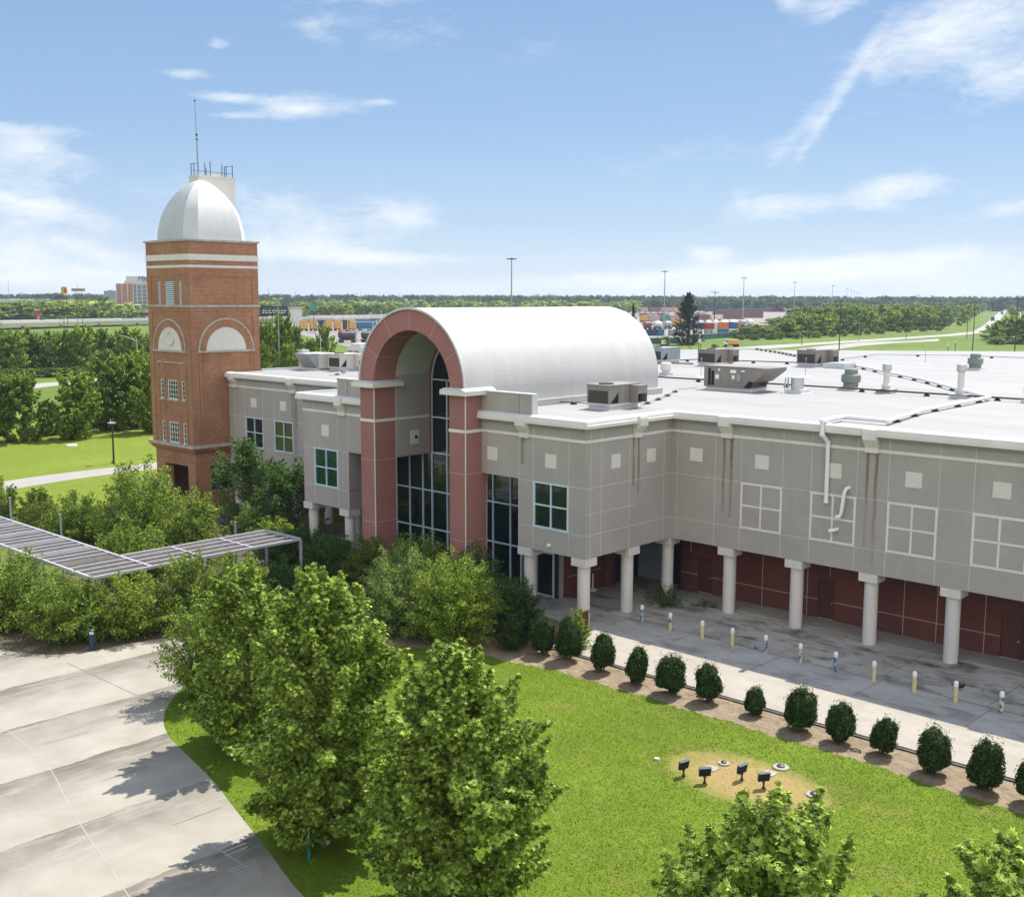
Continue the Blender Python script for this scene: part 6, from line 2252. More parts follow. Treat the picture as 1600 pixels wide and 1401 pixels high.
# distant pale block left of it
c = far_at(172, 1500)
r_, f = basis(172)
kk = 1500/FPX
t = thing('office_block', 'pale grey distant block left of the salmon hotel', 'building', c)
m = MB()
fbox(m, c, r_, f, -9*kk, 10*kk, 0, 12, 0, zpix(457, 1500))
m.obj('wall', 'rail_grey', t)
for fl in range(4):
    m = MB()
    fbox(m, c, r_, f, -8.5*kk, 9.5*kk, -.2, -.01, 12+fl*3, 13.3+fl*3)
    m.obj('window_band', 'hotel_glass', t)
m = MB()
fbox(m, c, r_, f, -3*kk, 4*kk, 2, 8, zpix(457, 1500), zpix(455.8, 1500))
m.obj('plant_room', 'rail_grey', t)
def shed(px0, px1, dist, ytop, name, label, mat, roofm, deep=18, door=None, low=None, band=None):
    px = (px0+px1)/2
    c = far_at(px, dist)
    r_, f = basis(px)
    k = dist/FPX
    w = (px1-px0)/2*k
    t = thing(name, label, 'building', c)
    z = zpix(ytop, dist)
    m = MB()
    fbox(m, c, r_, f, -w, w, 0, deep, 0, z-.6)
    m.obj('wall', mat, t)
    m = MB()
    fbox(m, c, r_, f, -w-.5, w+.5, -.5, deep+.5, z-.6, z)
    m.obj('roof', roofm, t)
    if band:
        for a, b, zz0, zz1, mm in band:
            m = MB()
            fbox(m, c, r_, f, -w+2*w*a, -w+2*w*b, -.12, -.01, zz0, zz1)
            m.obj('window_band', mm, t)
    return t
shed(-10, 46, 960, 469.5, 'shop_building', 'long grey shop at the left edge beyond the raised road', 'shop_grey', 'roof_white', band=[(.1, .5, 3, 6, 'rail_dark')])
shed(40, 78, 980, 470.5, 'shop_building', 'long fronted shop with a teal roof strip beside the grey shop', 'shop_grey', 'rail_teal', band=[(.5, .9, 2, 5, 'sign_red')])
shed(80, 112, 1000, 470.5, 'shop_building', 'white shop behind the yellow pole sign', 'roof_white', 'pale_concrete', band=[(.1, .4, 2, 5, 'rail_grey')])
shed(132, 152, 900, 475, 'shop_building', 'small white building right of the two poled sign', 'roof_white', 'roof_white', band=[(.2, .45, 3, 7, 'rail_dark'), (.55, .8, 3, 7, 'rail_dark')])
shed(172, 240, 860, 477, 'shop_building', 'low white roofed strip of shops in front of the hotel', 'pale_concrete', 'roof_white', band=[(.1, .9, 2.4, 4.6, 'rail_dark')])
shed(452, 470, 700, 481, 'house', 'grey house behind the navy road sign', 'shop_grey', 'rail_pink', 10)
shed(54, 63, 800, 484, 'kiosk', 'red and white kiosk among the roadside trees', 'sign_red', 'roof_white', 8, band=[(.3, .6, 1.5, 3.4, 'roof_white')])
shed(1118, 1162, 900, 482, 'rail_shed', 'long blue covered wagons at the middle of the rail yard, left group', 'rail_brown', 'rail_blue', 10)
shed(1160, 1192, 960, 481, 'rail_shed', 'long blue covered wagons in the rail yard, right group', 'rail_brown', 'rail_blue', 10)
for px, w, dd, yt, lab in ((858, 7, 3000, 460, 'pale tower block on the horizon above the barrel roof'), (839, 5, 3000, 460.4, 'narrow pale tower block on the horizon left of its twin'), (896, 5, 2900, 462, 'low white block on the horizon above the barrel roof'), (914, 3, 2900, 463, 'slim white block on the horizon nearest the round topped tree')):
    c = far_at(px, dd)
    r_, f = basis(px)
    k = dd/FPX
    t = thing('tower_block', lab, 'building', c)
    z = zpix(yt, dd)
    m = MB()
    fbox(m, c, r_, f, -w*k, w*k, 0, 15, 0, z)
    m.obj('wall', 'pale_concrete', t)
    m = MB()
    fbox(m, c, r_, f, -w*.3*k, w*.3*k, 3, 12, z, z+2)
    m.obj('plant_room', 'pale_concrete', t)

# raised road
rd = thing('raised_road', 'long pale raised road with barriers crossing behind the tree belt', 'road bridge', far_at(120, 620))
pts = [far_at(-60, 590), far_at(0, 600), far_at(120, 640), far_at(240, 680), far_at(420, 720), far_at(520, 760), far_at(660, 900)]
zs = [3.4, 3.2, 3.0, 2.8, 2.6, 2.2, 1.5]
m, pr = MB(), MB()
for (a, b, z0, z1) in zip(pts[:-1], pts[1:], zs[:-1], zs[1:]):
    n = (b-a).cross(Vector((0, 0, 1))).normalized()
    if n.dot(a) > 0:
        n = -n
    w = n*-26
    def V(p, q, z):
        return (p.x+q.x, p.y+q.y, z)
    o = Vector((0, 0, 0))
    m.add([V(a, o, z0), V(b, o, z1), V(b, w, z1), V(a, w, z0)], [(0, 1, 2, 3)])
    m.add([V(a, o, z0-1.4), V(b, o, z1-1.4), V(b, o, z1), V(a, o, z0)], [(0, 1, 2, 3)])
    m.add([V(a, w, z0-1.4), V(b, w, z1-1.4), V(b, w, z1), V(a, w, z0)], [(0, 1, 2, 3)])
    for s_ in (0, -25.6, -13):
        q0, q1 = n*s_, n*(s_-.4)
        pr.add([V(a, q0, z0), V(b, q0, z1), V(b, q0, z1+1.0), V(a, q0, z0+1.0)], [(0, 1, 2, 3)])
        pr.add([V(a, q1, z0), V(b, q1, z1), V(b, q1, z1+1.0), V(a, q1, z0+1.0)], [(0, 1, 2, 3)])
        pr.add([V(a, q0, z0+1.0), V(b, q0, z1+1.0), V(b, q1, z1+1.0), V(a, q1, z0+1.0)], [(0, 1, 2, 3)])
m.obj('deck', 'road', rd)
pr.obj('barrier', 'pale_concrete', rd)
for a, b in zip(pts[:-1], pts[1:]):
    for tt in (.25, .75):
        q = a.lerp(b, tt)
        m = MB()
        m.lathe([(.8, 0), (.8, 2.0)], q+Vector((q.x, q.y, 0)).normalized()*6, 10)
        m.obj('pier', 'pale_concrete', rd)

# signs
def pole_sign(px, dist, ytop, ybot, wpx, label, mat, poles=(0,), thick=.6, ground_y=0, shape='box', group=None):
    c = far_at(px, dist)
    r_, f = basis(px)
    k = dist/FPX
    t = thing('pole_sign', label, 'sign', c, group)
    z0, z1 = zpix(ybot, dist), zpix(ytop, dist)
    m = MB()
    w = wpx/2*k
    if shape == 'round':
        h = (z1-z0)/2
        prof = [(w*math.copysign(abs(math.cos(a))**.6, math.cos(a)), z0+h+h*math.copysign(abs(math.sin(a))**.6, math.sin(a))) for a in np.linspace(0, 2*math.pi, 25)[:-1]]
        m.prism(prof, c, r_, (0, 0, 1), f*thick)
    else:
        fbox(m, c, r_, f, -w, w, 0, thick, z0, z1)
    m.obj('panel', mat, t)
    for p in poles:
        m = MB()
        m.lathe([(max(.12, .35*k), 0), (max(.12, .35*k), z0)], c+r_*p*k+f*thick*.5, 8)
        m.obj('pole', 'rail_dark', t)
    return t, c, r_, f, k, z0, z1
t, c, r_, f, k, z0, z1 = pole_sign(100, 560, 451, 462.5, 8, 'yellow and green pole sign with a red emblem above the shops', 'sign_yellow', (-2.5, 2.5), shape='round')
m = MB()
fbox(m, c-f*.05, r_, f, -.4*k, 3*k, -.25, -.02, z0+(z1-z0)*.25, z0+(z1-z0)*.75)
m.obj('emblem', 'sign_red', t)
m = MB()
fbox(m, c-f*.05, r_, f, -4.0*k, -3.0*k, -.22, .5, z0+(z1-z0)*.2, z0+(z1-z0)*.85)
m.obj('edge', 'sign_green', t)
t, c, r_, f, k, z0, z1 = pole_sign(122, 560, 453.5, 458, 19, 'wide pale sign on two tall dark poles beside the yellow sign', 'pale_concrete', (-3.5, 4))
for i in range(9):
    m = MB()
    fbox(m, c, r_, f, (-8+i*1.85)*k, (-8+i*1.85+1.2)*k, -.12, -.02, z0+.35, z1-.3)
    m.obj('letter', 'rail_brown', t)
t, c, r_, f, k, z0, z1 = pole_sign(427, 430, 479.5, 493.2, 41, 'dark navy road sign board with two rows of small white writing', 'board_navy', (-17, -12, -3, 2, 8, 14))
rr = random.Random(4)
for z, hh in ((.72, .05), (.48, .10), (.26, .10)):
    x = -17.5
    while x < 18:
        w = rr.uniform(1.5, 4.0)
        m = MB()
        fbox(m, c, r_, f, x*k, min(19, x+w)*k, -.08, -.02, z0+(z1-z0)*z, z0+(z1-z0)*(z+hh))
        m.obj('writing', 'roof_white' if hh > .06 else 'rail_grey', t)
        x += w+rr.uniform(.8, 2.5)
pole_sign(489, 520, 475.5, 486.5, 9.5, 'teal rounded pole sign above the yellow green trees', 'rail_teal', (0,), shape='round')
t, c, r_, f, k, z0, z1 = pole_sign(1037.5, 365, 529.5, 535.5, 6.5, 'small white square sign on two posts by the bright shrub', 'car_white', (-2, 2), .1)
m = MB()
fbox(m, c, r_, f, .3*k, 2.2*k, -.05, -.01, z0+.35, z0+.9)
m.obj('symbol', 'rail_navy', t)
pole_sign(1081, 372, 513.5, 520.5, 3.6, 'narrow upright white sign on a post at the conifer', 'car_white', (0,), .2)
pole_sign(1094.5, 372, 527, 533, 5, 'small white sign on two posts right of the conifer', 'car_white', (-1.4, 1.6), .1)
pole_sign(1485, 360, 527.5, 533.5, 2.6, 'small white upright sign in the verge near the highway', 'car_white', (0,), .2)
pole_sign(1496, 372, 525, 528, 3.2, 'second small white sign behind the upright one in the verge', 'car_white', (0,), .1)
for px, py in ((1570.5, 537.8), (1590, 537.6)):
    p = at(px, py)
    r_, f = basis(px)
    t = thing('barrier', 'orange road barrier lying in the grass, %s one' % ('left shorter' if px < 1580 else 'right longer'), 'barrier', p)
    m = MB()
    w = .55 if px < 1580 else 1.0
    fbox(m, p, r_, f, -w, w, 0, .25, .35, .8)
    m.obj('board', 'barrier_orange', t)
    for s_ in (-.7, .7):
        m = MB()
        fbox(m, p, r_, f, w*s_-.05, w*s_+.05, -.25, .5, 0, .35)
        m.obj('leg', 'barrier_orange', t)

# lamp masts over the yard
def mast(px, ytop, dist, label, group, head=1.0, mat='polegrey'):
    c = far_at(px, dist)
    z = zpix(ytop, dist)
    t = thing('light_mast', label, 'light mast', c, group)
    m = MB()
    m.lathe([(.42, 0), (.17, z)], c, 10)
    m.obj('pole', mat, t)
    r_, f = basis(px)
    m = MB()
    m.lathe([(.25, z-.5), (1.0*head, z-.35), (1.0*head, z-.15), (.2, z+.15)], c, 12)
    for a in range(6):
        an_ = a*math.pi/3+.3
        v = Vector((math.cos(an_), math.sin(an_), 0))
        m.obox(c+v*1.35*head+Vector((0, 0, z-.25)), v*.42, v.cross(Vector((0, 0, 1)))*.3, Vector((0, 0, .16)))
    m.obj('lamp_ring', 'rail_dark', t)
GM = 'high light masts over the rail yard'
mast(798.5, 405, 400, 'tallest light mast rising above the barrel roof', GM)
mast(1037.5, 424, 560, 'light mast left of the tall conifer', GM)
mast(1161, 434, 740, 'light mast right of the conifer over the tank wagons', GM)
mast(1240.5, 440.5, 950, 'light mast left of the thicket, third from the conifer', GM)
mast(1299.5, 446, 1150, 'light mast above the thicket, before the group of tiny ones', GM)
for px, y, dd in ((1322.5, 450, 1500), (1329, 452.5, 1800), (1334, 454, 2000), (1338, 455.5, 2300), (1341.5, 456.5, 2600)):
    mast(px, y, dd, 'tiny far light mast in the receding group above the thicket', 'tiny receding light masts', 1.2)
mast(1116.5, 455.5, 700, 'short mast with a dark round top between the taller masts', None, 1.5, 'rail_dark')
# lamp and service poles
def pole(px, ytop, ybase, label, r0=.16, heads=0, mat='polemetal', dist=None, arm=0, group=None):
    p = at(px, ybase) if dist is None else far_at(px, dist)
    dd = (p-EYE).dot(FW)
    z = zpix(ytop, dd)
    t = thing('lamp_pole', label, 'lamp post', p, group)
    m = MB()
    m.lathe([(r0, 0), (r0*.6, z)], p, 8)
    r_, f = basis(px)
    if arm:
        m.tube([p+Vector((0, 0, z-.6)), p+Vector((0, 0, z))+r_*arm*.3, p+Vector((0, 0, z+.5))+r_*arm*.8, p+Vector((0, 0, z+.55))+r_*arm], r0*.5, 6)
    m.obj('pole', mat, t)
    m = MB()
    if heads:
        for i in range(heads):
            o = (i-(heads-1)/2)*1.4
            m.obox(p+r_*o*.9+f*(.3 if i % 2 else -.2)+Vector((0, 0, z+.1)), r_*.38, f*.3, Vector((0, 0, .16))+r_*(.12 if o > 0 else -.12 if o < 0 else 0))
        m.tube([p+r_*-.7*(heads > 1)+Vector((0, 0, z-.1)), p+r_*.7*(heads > 1)+Vector((0, 0, z-.08))], .05, 6)
    elif arm:
        m.obox(p+r_*(arm+.35)+Vector((0, 0, z+.52)), r_*.45, f*.18, Vector((0, 0, .08)))
    else:
        m.lathe([(r0*.6, z), (r0*.9, z+.06), (r0*.5, z+.2)], p, 8)
    m.obj('lamp_head', 'rail_dark' if mat == 'polemetal' else 'lamp_head', t)
pole(437.5, 468.5, 604, 'tall grey lamp pole with two dark lamp heads left of the roof unit', .14, 2, 'polegrey')
pole(502, 524, 600, 'pale lamp pole with a curved arm in front of the trees behind the left roof', .13, 0, 'lamp_head', None, -2.2)
pole(216.5, 530, 600, 'pale curved street lamp standing left of the brick tower', .13, 0, 'lamp_head', None, -3.0)
pole(536, 478, 505, 'slim pole among the orange box wagons', .12)
pole(198, 480, 512, 'grey street lamp in front of the shops before the hotel', .14, 0, 'lamp_head', None, -3)
pole(1311, 470.5, 547, 'tall dark pole behind the roof edge beside the thicket', .2, 1)
pole(1252.6, 504.5, 539, 'short dark pole standing before the thicket', .13)
pole(1341.5, 501, 534, 'street lamp with a pale arm in front of the thicket', .12, 0, 'polegrey', None, -2.0)
pole(1415.6, 512, 530.5, 'short dark pole in the verge right of the turning road', .14)
pole(1510.4, 496, 530, 'dark pole left of the taller lamp pole near the highway', .16)
pole(1519.5, 470.5, 548, 'tall dark lamp pole standing near the highway', .18, 1)
pole(1585.5, 465, 549, 'tall dark lamp pole with a cluster of heads at the right edge', .2, 3)
pole(1027, 508, 541, 'slim dark pole left of the small square sign', .12)
pole(1076.5, 511, 545, 'slim pole with a round white lamp in front of the conifer', .12, 0, 'polemetal')
for px, yt in ((13, 441), (419, 449), (461, 455), (497, 457), (563, 456), (592, 457), (624, 458), (696, 460), (1431, 456.5), (121, 445)):
    c = far_at(px, 2600)
    t = thing('radio_mast', 'faint thin radio mast standing far off on the horizon', 'mast', c, 'faint radio masts on the horizon')
    m = MB()
    z = zpix(yt, 2600)
    m.lathe([(.55, 0), (.35, z)], c, 5)
    m.obj('mast', 'polegrey', t)
    m = MB()
    for q in (.7, .85):
        m.lathe([(1.0, z*q), (1.0, z*q+1.2)], c, 6)
    m.obj('aerial', 'polegrey', t)

# ---------------------------------------------------------------- rail yard
def wagon_basis(p0, p1):
    d = (p1-p0)
    d.z = 0
    u = d.normalized()
    return u, Vector((-u.y, u.x, 0))
def box_wagon(p, u, v, L, h, mat, label, group, ribs=True, z0=1.1, wheels=True, W=2.9, name='box_wagon', cat='rail wagon'):
    t = thing(name, label, cat, p, group)
    m = MB()
    c = p+Vector((0, 0, z0+h/2))
    m.obox(c, u*L/2, v*W/2, Vector((0, 0, h/2)))
    if ribs:
        n = max(4, int(L/1.4))
        for i in range(n+1):
            o = -L/2+.1+(L-.2)*i/n
            for s in (-1, 1):
                m.obox(c+u*o+v*s*(W/2+.04), u*.07, v*.05, Vector((0, 0, h/2*.96)))
    m.obj('body', mat, t)
    m = MB()
    m.obox(c+Vector((0, 0, h/2+.06)), u*L/2*1.005, v*W/2*1.01, Vector((0, 0, .06)))
    m.obj('roof', 'rail_white' if mat in ('rail_white', 'rail_pink') else mat, t)
    if wheels:
        m = MB()
        m.obox(p+Vector((0, 0, z0-.2)), u*L/2*.98, v*W*.4, Vector((0, 0, .15)))
        for o in (-.38, -.28, .28, .38):
            for s in (-1, 1):
                a = p+u*L*o+v*s*.75+Vector((0, 0, .45))
                n_ = 10
                ring_ = [a+(u*math.cos(q)+Vector((0, 0, math.sin(q))))*.45 for q in np.linspace(0, 2*math.pi, n_+1)[:-1]]
                m.poly([x-v*.07 for x in ring_])
                m.poly([x+v*.07 for x in ring_])
                for i in range(n_):
                    m.quad(ring_[i]-v*.07, ring_[(i+1) % n_]-v*.07, ring_[(i+1) % n_]+v*.07, ring_[i]+v*.07)
        m.obj('bogie', 'rail_dark', t)
    return t
def tank_wagon(p, u, v, L, r0, mat, label, group):
    t = thing('tank_wagon', label, 'rail wagon', p, group)
    m = MB()
    zc = 1.2+r0
    A = [(-L/2, .25), (-L/2+.15, .65), (-L/2+.5, .92), (-L/2+.9, 1), (L/2-.9, 1), (L/2-.5, .92), (L/2-.15, .65), (L/2, .25)]
    n = 16
    rings = []
    for o, s in A:
        rings.append([p+u*o+(v*math.cos(q)+Vector((0, 0, math.sin(q))))*r0*s+Vector((0, 0, zc)) for q in np.linspace(0, 2*math.pi, n+1)[:-1]])
    for a, b in zip(rings[:-1], rings[1:]):
        m.add(a+b, [(i, (i+1) % n, n+(i+1) % n, n+i) for i in range(n)], 0, True)
    m.poly(rings[0]); m.poly(rings[-1])
    m.obj('tank', mat, t)
    m = MB()
    m.lathe([(.5, 0), (.5, .5), (.3, .6), (.001, .6)], p+Vector((0, 0, zc+r0-.1)), 10)
    m.obj('dome', mat, t)
    m = MB()
    m.obox(p+Vector((0, 0, 1.0)), u*L/2*1.06, v*1.2, Vector((0, 0, .14)))
    for o in (-.4, -.3, .3, .4):
        for s in (-1, 1):
            a = p+u*L*o+v*s*.75+Vector((0, 0, .45))
            m.obox(a, u*.42, v*.06, Vector((0, 0, .42)))
    m.obj('bogie', 'rail_dark', t)
def row(y0, y1, x0, x1, items, kind, gap=1.5):
    """items: (px left, px right, material, label, group); y from the row's ground line"""
    for a, b, mat, lab, grp, *ex in items:
        ya = y0+(y1-y0)*(a-x0)/(x1-x0)
        yb = y0+(y1-y0)*(b-x0)/(x1-x0)
        pa, pb = at(a, ya), at(b, yb)
        u, v = wagon_basis(pa, pb)
        L = (pb-pa).length-gap
        p = (pa+pb)/2
        if kind == 'tank' or (ex and ex[0] == 'tank'):
            tank_wagon(p, u, v, L, 1.55, mat, lab, grp)
        else:
            h, z0 = (ex[0], ex[1]) if len(ex) >= 2 else (2.7, 1.1)
            box_wagon(p, u, v, L, h, mat, lab, grp, True, z0, z0 > .5 and z0 < 2, 2.6, 'container' if kind == 'cont' else 'box_wagon', 'container' if kind == 'cont' else 'rail wagon')
GC, GT, GB = 'containers in the rail yard', 'tank wagons in the rail yard', 'box wagons in the rail yard'
row(524.5, 523.5, 1008, 1152, [(1010, 1024, 'rail_navy', 'dark blue container at the barrel roof end of the yard', GC, 2.6, .1), (1024.5, 1037, 'rail_blue', 'blue container next to the dark blue one near the barrel roof', GC, 2.6, .1),
     (1045, 1058, 'rail_grey', 'grey container just left of the tall conifer', GC, 2.4, .1), (1101, 1110, 'rail_grey', 'grey container under the red one', GC, 2.5, .1), (1110.5, 1119.5, 'rail_white', 'pale container in the lower row under the white one', GC, 2.5, .1), (1120, 1138, 'rail_blue', 'blue container under the bright orange one', GC, 2.5, .1)], 'cont', .5)
row(524.4, 523.4, 1008, 1152, [(1088, 1098, 'rail_navy', 'navy stacked container right of the conifer', GC, 2.6, 2.8), (1100, 1113, 'rail_red', 'red stacked container right of the navy one', GC, 2.6, 2.8), (1113.5, 1119.5, 'rail_white', 'short white stacked container between red and orange', GC, 2.6, 2.8), (1120, 1137, 'orange_paint', 'bright orange stacked container', GC, 2.9, 2.8), (1137.5, 1151, 'rail_blue', 'blue stacked container beside the bright orange one', GC, 2.9, 2.8), (1149, 1156, 'orange_paint', 'small orange container at the thicket edge', GC, 2.6, 2.8)], 'cont', .4)
row(515, 511, 1000, 1190, [(1004, 1019, 'rail_brown', 'brown tank wagon beside the barrel roof', GT), (1020, 1034.5, 'rail_white', 'white tank wagon left of the grey one', GT), (1035.5, 1050, 'rail_grey', 'grey tank wagon left of the conifer', GT), (1088, 1100, 'rail_grey', 'grey tank wagon right of the conifer', GT), (1101, 1112, 'rail_white', 'white tank wagon right of the grey one behind the red container', GT),
     (1113, 1123, 'rail_white', 'short white hopper wagon between tank wagons', GT), (1124, 1138, 'rail_white', 'cream tank wagon behind the orange container', GT), (1138.5, 1152, 'rail_white', 'cream tank wagon farthest right above the blue container', GT), (1154, 1165, 'rail_grey', 'grey tank wagon at the thicket top edge', GT), (1166, 1177, 'rail_white', 'last white tank wagon before the thicket', GT)], 'tank')
row(511.5, 508, 1000, 1190, [(1050, 1062, 'amber_paint', 'amber box wagon hidden behind the conifer', GB), (1062, 1075, 'amber_paint', 'amber wagon end right behind the conifer trunk', GB), (1090, 1105, 'rail_teal', 'teal box wagon behind the grey tank wagon', GB), (1106, 1121, 'amber_paint', 'amber box wagon behind the white tank wagon', GB)], 'box')
row(503.5, 500, 1000, 1190, [(1000, 1012, 'amber_paint', 'amber box wagon at the start of the pinkish train', GB, 3.6, 1.1), (1012, 1030, 'rail_pink', 'pinkish box wagon next to the amber one', GB, 3.4, 1.1), (1030, 1044, 'rail_teal', 'teal painted box wagon in the pinkish train', GB, 3.4, 1.1), (1044, 1064, 'rail_pink', 'pinkish box wagon right of the teal one', GB, 3.4, 1.1), (1087, 1108, 'rail_brown', 'brown box wagon right of the conifer top', GB, 3.4, 1.1), (1109, 1128, 'rail_white', 'white box wagon behind the cream tank wagons', GB, 3.2, 1.1)], 'box')
row(488.5, 487, 990, 1270, [(994, 1012, 'rail_pink', 'pinkish wagon in the farthest long train, left end', GB, 4.2, 1.1), (1013, 1031, 'rail_brown', 'brown wagon in the farthest long train', GB, 4.2, 1.1), (1032, 1050, 'rail_pink', 'second pinkish wagon in the farthest long train', GB, 4.2, 1.1), (1051, 1064, 'amber_paint', 'amber wagon in the farthest long train', GB, 4.2, 1.1), (1100, 1120, 'rail_navy', 'navy wagon behind the blue covered wagons', GB, 4.6, 1.1),
     (1196, 1212, 'rail_brown', 'brown wagon left of the thicket top, first', GB, 5.2, 1.1), (1212.5, 1221, 'rail_pink', 'pinkish wagon between brown wagons at the thicket top', GB, 5.4, 1.1), (1221.5, 1232, 'rail_white', 'white wagon at the thicket top', GB, 4.6, 1.1), (1233, 1245, 'rail_brown', 'brown wagon right of the white one at the thicket top', GB, 5.2, 1.1), (1246, 1258, 'rail_pink', 'last pinkish wagon at the thicket top', GB, 4.4, 1.1)], 'box')
extra = []
xx = 1000.0
while xx < 1188:
    w_ = rgt.uniform(6, 11)
    if not 1062 < xx+w_/2 < 1086:
        mm = rgt.choice(['rail_brown', 'rail_pink', 'rail_white', 'rail_navy', 'rail_red', 'rail_grey'])
        extra.append((xx, xx+w_, mm, '%s wagon in the crowded middle row of the rail yard' % {'rail_brown': 'rust brown', 'rail_pink': 'dusty pink', 'rail_white': 'off white', 'rail_navy': 'dark navy', 'rail_red': 'dull red', 'rail_grey': 'plain grey'}[mm], 'wagons in the crowded middle row', 3.0, 1.1))
    xx += w_+rgt.uniform(.5, 1.5)
row(497.5, 494.5, 1000, 1190, extra, 'box', .8)
# left of the arch
row(517.5, 516, 440, 600, [(468, 482, 'amber_paint', 'amber box wagon nearest the tree behind the left roof', GB, 4.0, 1.1), (483, 496, 'amber_paint', 'second amber box wagon from the tree', GB, 4.0, 1.1), (497, 506.5, 'rail_navy', 'short navy wagon between amber box wagons', GB, 4.0, 1.1), (507, 520, 'amber_paint', 'amber box wagon right of the short navy one', GB, 4.0, 1.1), (521, 534, 'amber_paint', 'amber box wagon left of the dark ended one', GB, 4.0, 1.1), (535, 543, 'rail_dark', 'dark short wagon among the amber ones', GB, 4.0, 1.1), (543.5, 556, 'amber_paint', 'amber box wagon beside the blue one', GB, 4.0, 1.1), (556.5, 588, 'rail_blue', 'long bright blue box wagon left of the arch', GB, 4.3, 1.1), (589, 604, 'orange_paint', 'orange box wagon half hidden by the arch', GB, 4.3, 1.1)], 'box', .8)
row(536, 534, 500, 610, [(526, 560, 'rail_dark', 'long black tank wagon behind the white condenser', GT, 'tank'), (562, 590, 'rail_dark', 'black tank wagon half hidden by the arch', GT, 'tank')], 'tank')
row(523, 521, 500, 610, [(528, 556, 'orange_paint', 'low orange flat wagon above the black tank wagon', GB, .9, 1.1)], 'box')
row(502, 499, 470, 640, [(470, 512, 'rail_white', 'long white covered wagon train, left length', GB, 2.6, 1.1), (513, 560, 'rail_white', 'long white covered wagon train, middle length', GB, 2.6, 1.1), (561, 610, 'rail_white', 'long white covered wagon train, right length', GB, 2.6, 1.1)], 'box')
# yard gantry
p = at(562, 541)
r_, f = basis(562)
t = thing('yard_gantry', 'pale steel gantry with a platform left of the arch', 'gantry', p)
m = MB()
for x in (-1.2, 4.6):
    m.obox(p+r_*x+Vector((0, 0, 4.2)), r_*.22, f*.22, Vector((0, 0, 4.2)))
for z in (4.8, 8.3):
    m.obox(p+r_*1.9+Vector((0, 0, z)), r_*4.2, f*.5, Vector((0, 0, .18)))
m.obj('steelwork', 'lamp_head', t)
m = MB()
for x in np.arange(-1.5, 5.2, .9):
    m.obox(p+r_*x+Vector((0, 0, 5.4)), r_*.04, f*.04, Vector((0, 0, .5)))
m.obox(p+r_*1.9+Vector((0, 0, 5.9)), r_*3.6, f*.04, Vector((0, 0, .05)))
m.obj('rail', 'lamp_head', t)

# yard fence
for (a, ya), (b, yb), lab in (((1013, 537.5), (1063, 536.5), 'dark green yard fence left of the conifer'), ((1096, 531), (1152, 526), 'dark green yard fence with a pale top right of the conifer')):
    p0, p1 = at(a, ya), at(b, yb)
    u, v = wagon_basis(p0, p1)
    L = (p1-p0).length
    t = thing('yard_fence', lab, 'fence', p0, 'green fences before the rail yard')
    m = MB()
    m.obox((p0+p1)/2+Vector((0, 0, 1.05)), u*L/2, v*.06, Vector((0, 0, 1.05)))
    m.obj('panel', 'fence_green', t)
    m = MB()
    m.obox((p0+p1)/2+Vector((0, 0, 2.18)), u*L/2, v*.1, Vector((0, 0, .07)))
    m.obj('top_rail', 'lamp_head', t)
    for i in range(int(L/5)+1):
        m = MB()
        m.obox(p0+u*min(L, i*5)-v*.12+Vector((0, 0, 1.15)), u*.07, v*.05, Vector((0, 0, 1.15)))
        m.obj('post', 'fence_green', t)

# ---------------------------------------------------------------- vehicles
def wheel(m, c, u, v, r0=.4, w=.14):
    n = 12
    rg_ = [c+(u*math.cos(q)+Vector((0, 0, math.sin(q))))*r0 for q in np.linspace(0, 2*math.pi, n+1)[:-1]]
    a, b = [x-v*w for x in rg_], [x+v*w for x in rg_]
    m.poly(a[::-1]); m.poly(b)
    for i in range(n):
        m.quad(a[i], a[(i+1) % n], b[(i+1) % n], b[i])
def car(p, ang, label, mat, group=None, L=4.5, H=1.45, name='car', parts=True):
    u = Vector((math.cos(ang), math.sin(ang), 0))
    v = Vector((-u.y, u.x, 0))
    t = thing(name, label, 'car', p, group)
    W = .88
    m = MB()
    prof = [(-.5*L, .35), (.5*L, .35), (.5*L, .72), (.44*L, .82), (.22*L, .90), (-.36*L, .92), (-.5*L, .86)]
    m.prism(prof, p-v*W, u, (0, 0, 1), v*2*W)
    m.obj('body', mat, t)
    m = MB()
    prof = [(.20*L, .90), (.06*L, H), (-.24*L, H), (-.38*L, .92)]
    m.prism(prof, p-v*(W-.1), u, (0, 0, 1), v*2*(W-.1))
    m.obj('windows', 'glass', t)
    m = MB()
    m.prism([(.055*L, H), (-.235*L, H), (-.225*L, H+.04), (.04*L, H+.04)], p-v*(W-.12), u, (0, 0, 1), v*2*(W-.12))
    m.obj('roof', mat, t)
    for o in (-.31, .31):
        for s in (-1, 1):
            m = MB()
            wheel(m, p+u*L*o+v*s*(W-.1)+Vector((0, 0, .33)), u, v, .33, .12)
            m.obj('wheel', 'tyre', t)
    return t
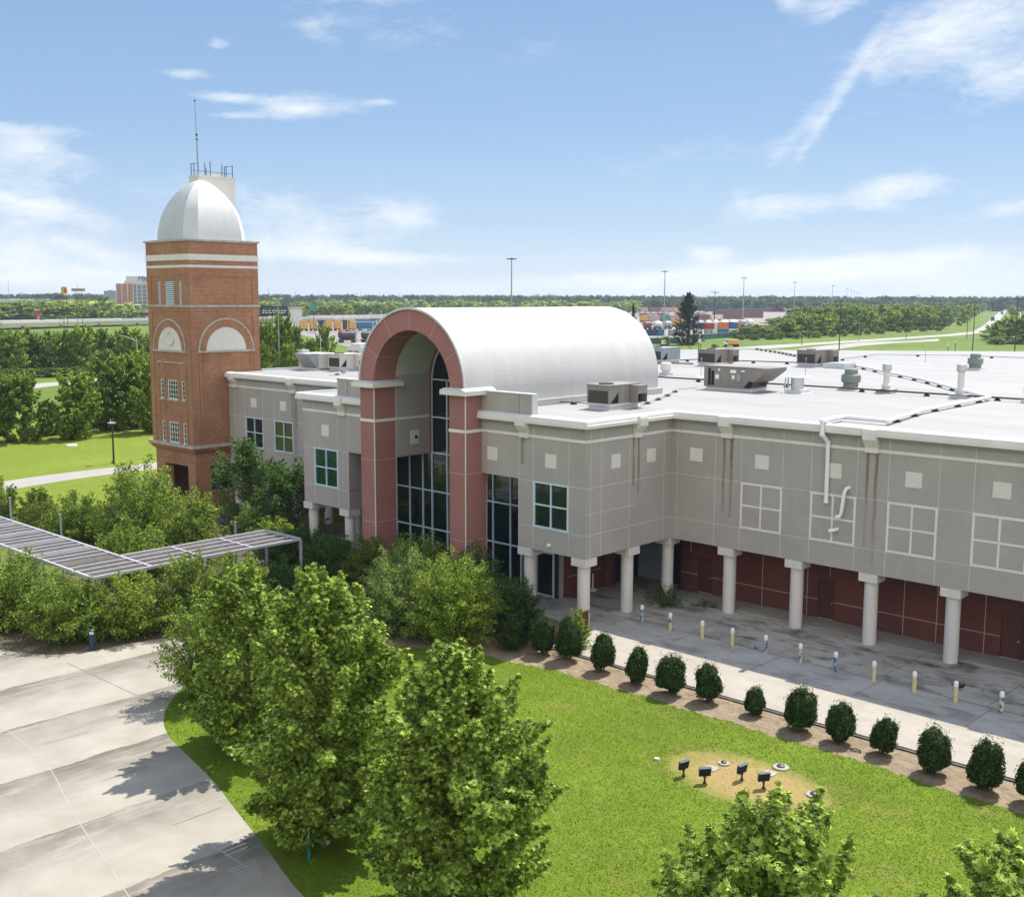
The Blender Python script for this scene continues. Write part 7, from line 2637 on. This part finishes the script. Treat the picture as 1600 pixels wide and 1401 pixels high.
def lorry(p, ang, label, cab, box, L=8.0, H=3.4):
    u = Vector((math.cos(ang), math.sin(ang), 0))
    v = Vector((-u.y, u.x, 0))
    t = thing('lorry', label, 'truck', p)
    m = MB()
    m.prism([(.25*L, .6), (.5*L, .6), (.5*L, 1.5), (.40*L, 1.7), (.36*L, 2.6), (.25*L, 2.6)], p-v*1.1, u, (0, 0, 1), v*2.2)
    m.obj('cab', cab, t)
    m = MB()
    m.prism([(.405*L, 1.72), (.375*L, 2.5), (.372*L, 2.5), (.40*L, 1.72)], p-v*1.0, u, (0, 0, 1), v*2.0)
    for s in (-1, 1):
        m.obox(p+u*L*.315+v*s*1.11+Vector((0, 0, 2.05)), u*L*.04, v*.015, Vector((0, 0, .35)))
    m.obj('windows', 'glass', t)
    m = MB()
    m.obox(p-u*L*.13+Vector((0, 0, (H+1.0)/2)), u*L*.36, v*1.2, Vector((0, 0, (H-1.0)/2)))
    m.obj('cargo_box', box, t)
    m = MB()
    m.obox(p+Vector((0, 0, .75)), u*L*.48, v*.5, Vector((0, 0, .15)))
    m.obj('chassis', 'rail_dark', t)
    for o in (-.38, -.24, .38):
        for s in (-1, 1):
            m = MB()
            wheel(m, p+u*L*o+v*s*1.0+Vector((0, 0, .5)), u, v, .5, .18)
            m.obj('wheel', 'tyre', t)
hw = at(1566, 484)-at(1548, 500)
HA = math.atan2(hw.y, hw.x)
p = at(1142.5, 541.8)
r_, f = basis(1142)
lorry(p, math.atan2((-r_).y, (-r_).x)+.2, 'white cabbed truck with an amber box parked beyond the roof edge', 'car_white', 'amber_paint', 5.4, 2.4)
car(at(1541.5, 511), HA+math.pi, 'white car on the highway, nearest in its lane', 'car_white')
car(at(1553.5, 509), HA, 'white car on the highway beside the nearest one', 'car_white')
lorry(at(1551, 502), HA+math.pi, 'dark truck on the highway behind the white cars', 'car_black', 'rail_dark', 8, 3.2)
lorry(at(1565.5, 491.5), HA+math.pi, 'grey truck farthest away on the highway', 'rail_navy', 'rail_grey', 9, 3.6)
car(at(1586.5, 493), HA, 'dark car on the opposite carriageway at the right edge', 'car_black')
for i in range(13):
    x = 997+i*5.3
    col = ('car_white', 'rail_grey', 'car_black', 'rail_white')[i % 4]
    a = at(x, 494.6)
    car(a, HA+.5, 'small parked car in the long row at the back of the rail yard', col, 'cars parked in a row at the rail yard', 4.4)

# ---------------------------------------------------------------- haze of the summer air
HAZE = True
if HAZE:
    hm, nt, o = new_mat('haze_air')
    t = NT(nt)
    v = t.node('ShaderNodeVolumePrincipled', {'Color': (.72, .82, .95), 'Density': .00011, 'Anisotropy': .3})
    nt.links.new(v.outputs[0], o.inputs['Volume'])
    MT['haze'] = hm
    m = MB()
    m.box(-5600, 900, -900, 5600, -1.2, 60)
    h = m.obj('haze', 'haze')
    h['kind'] = 'stuff'
    h['label'] = 'thin pale summer haze over the whole place'
    h['category'] = 'haze'
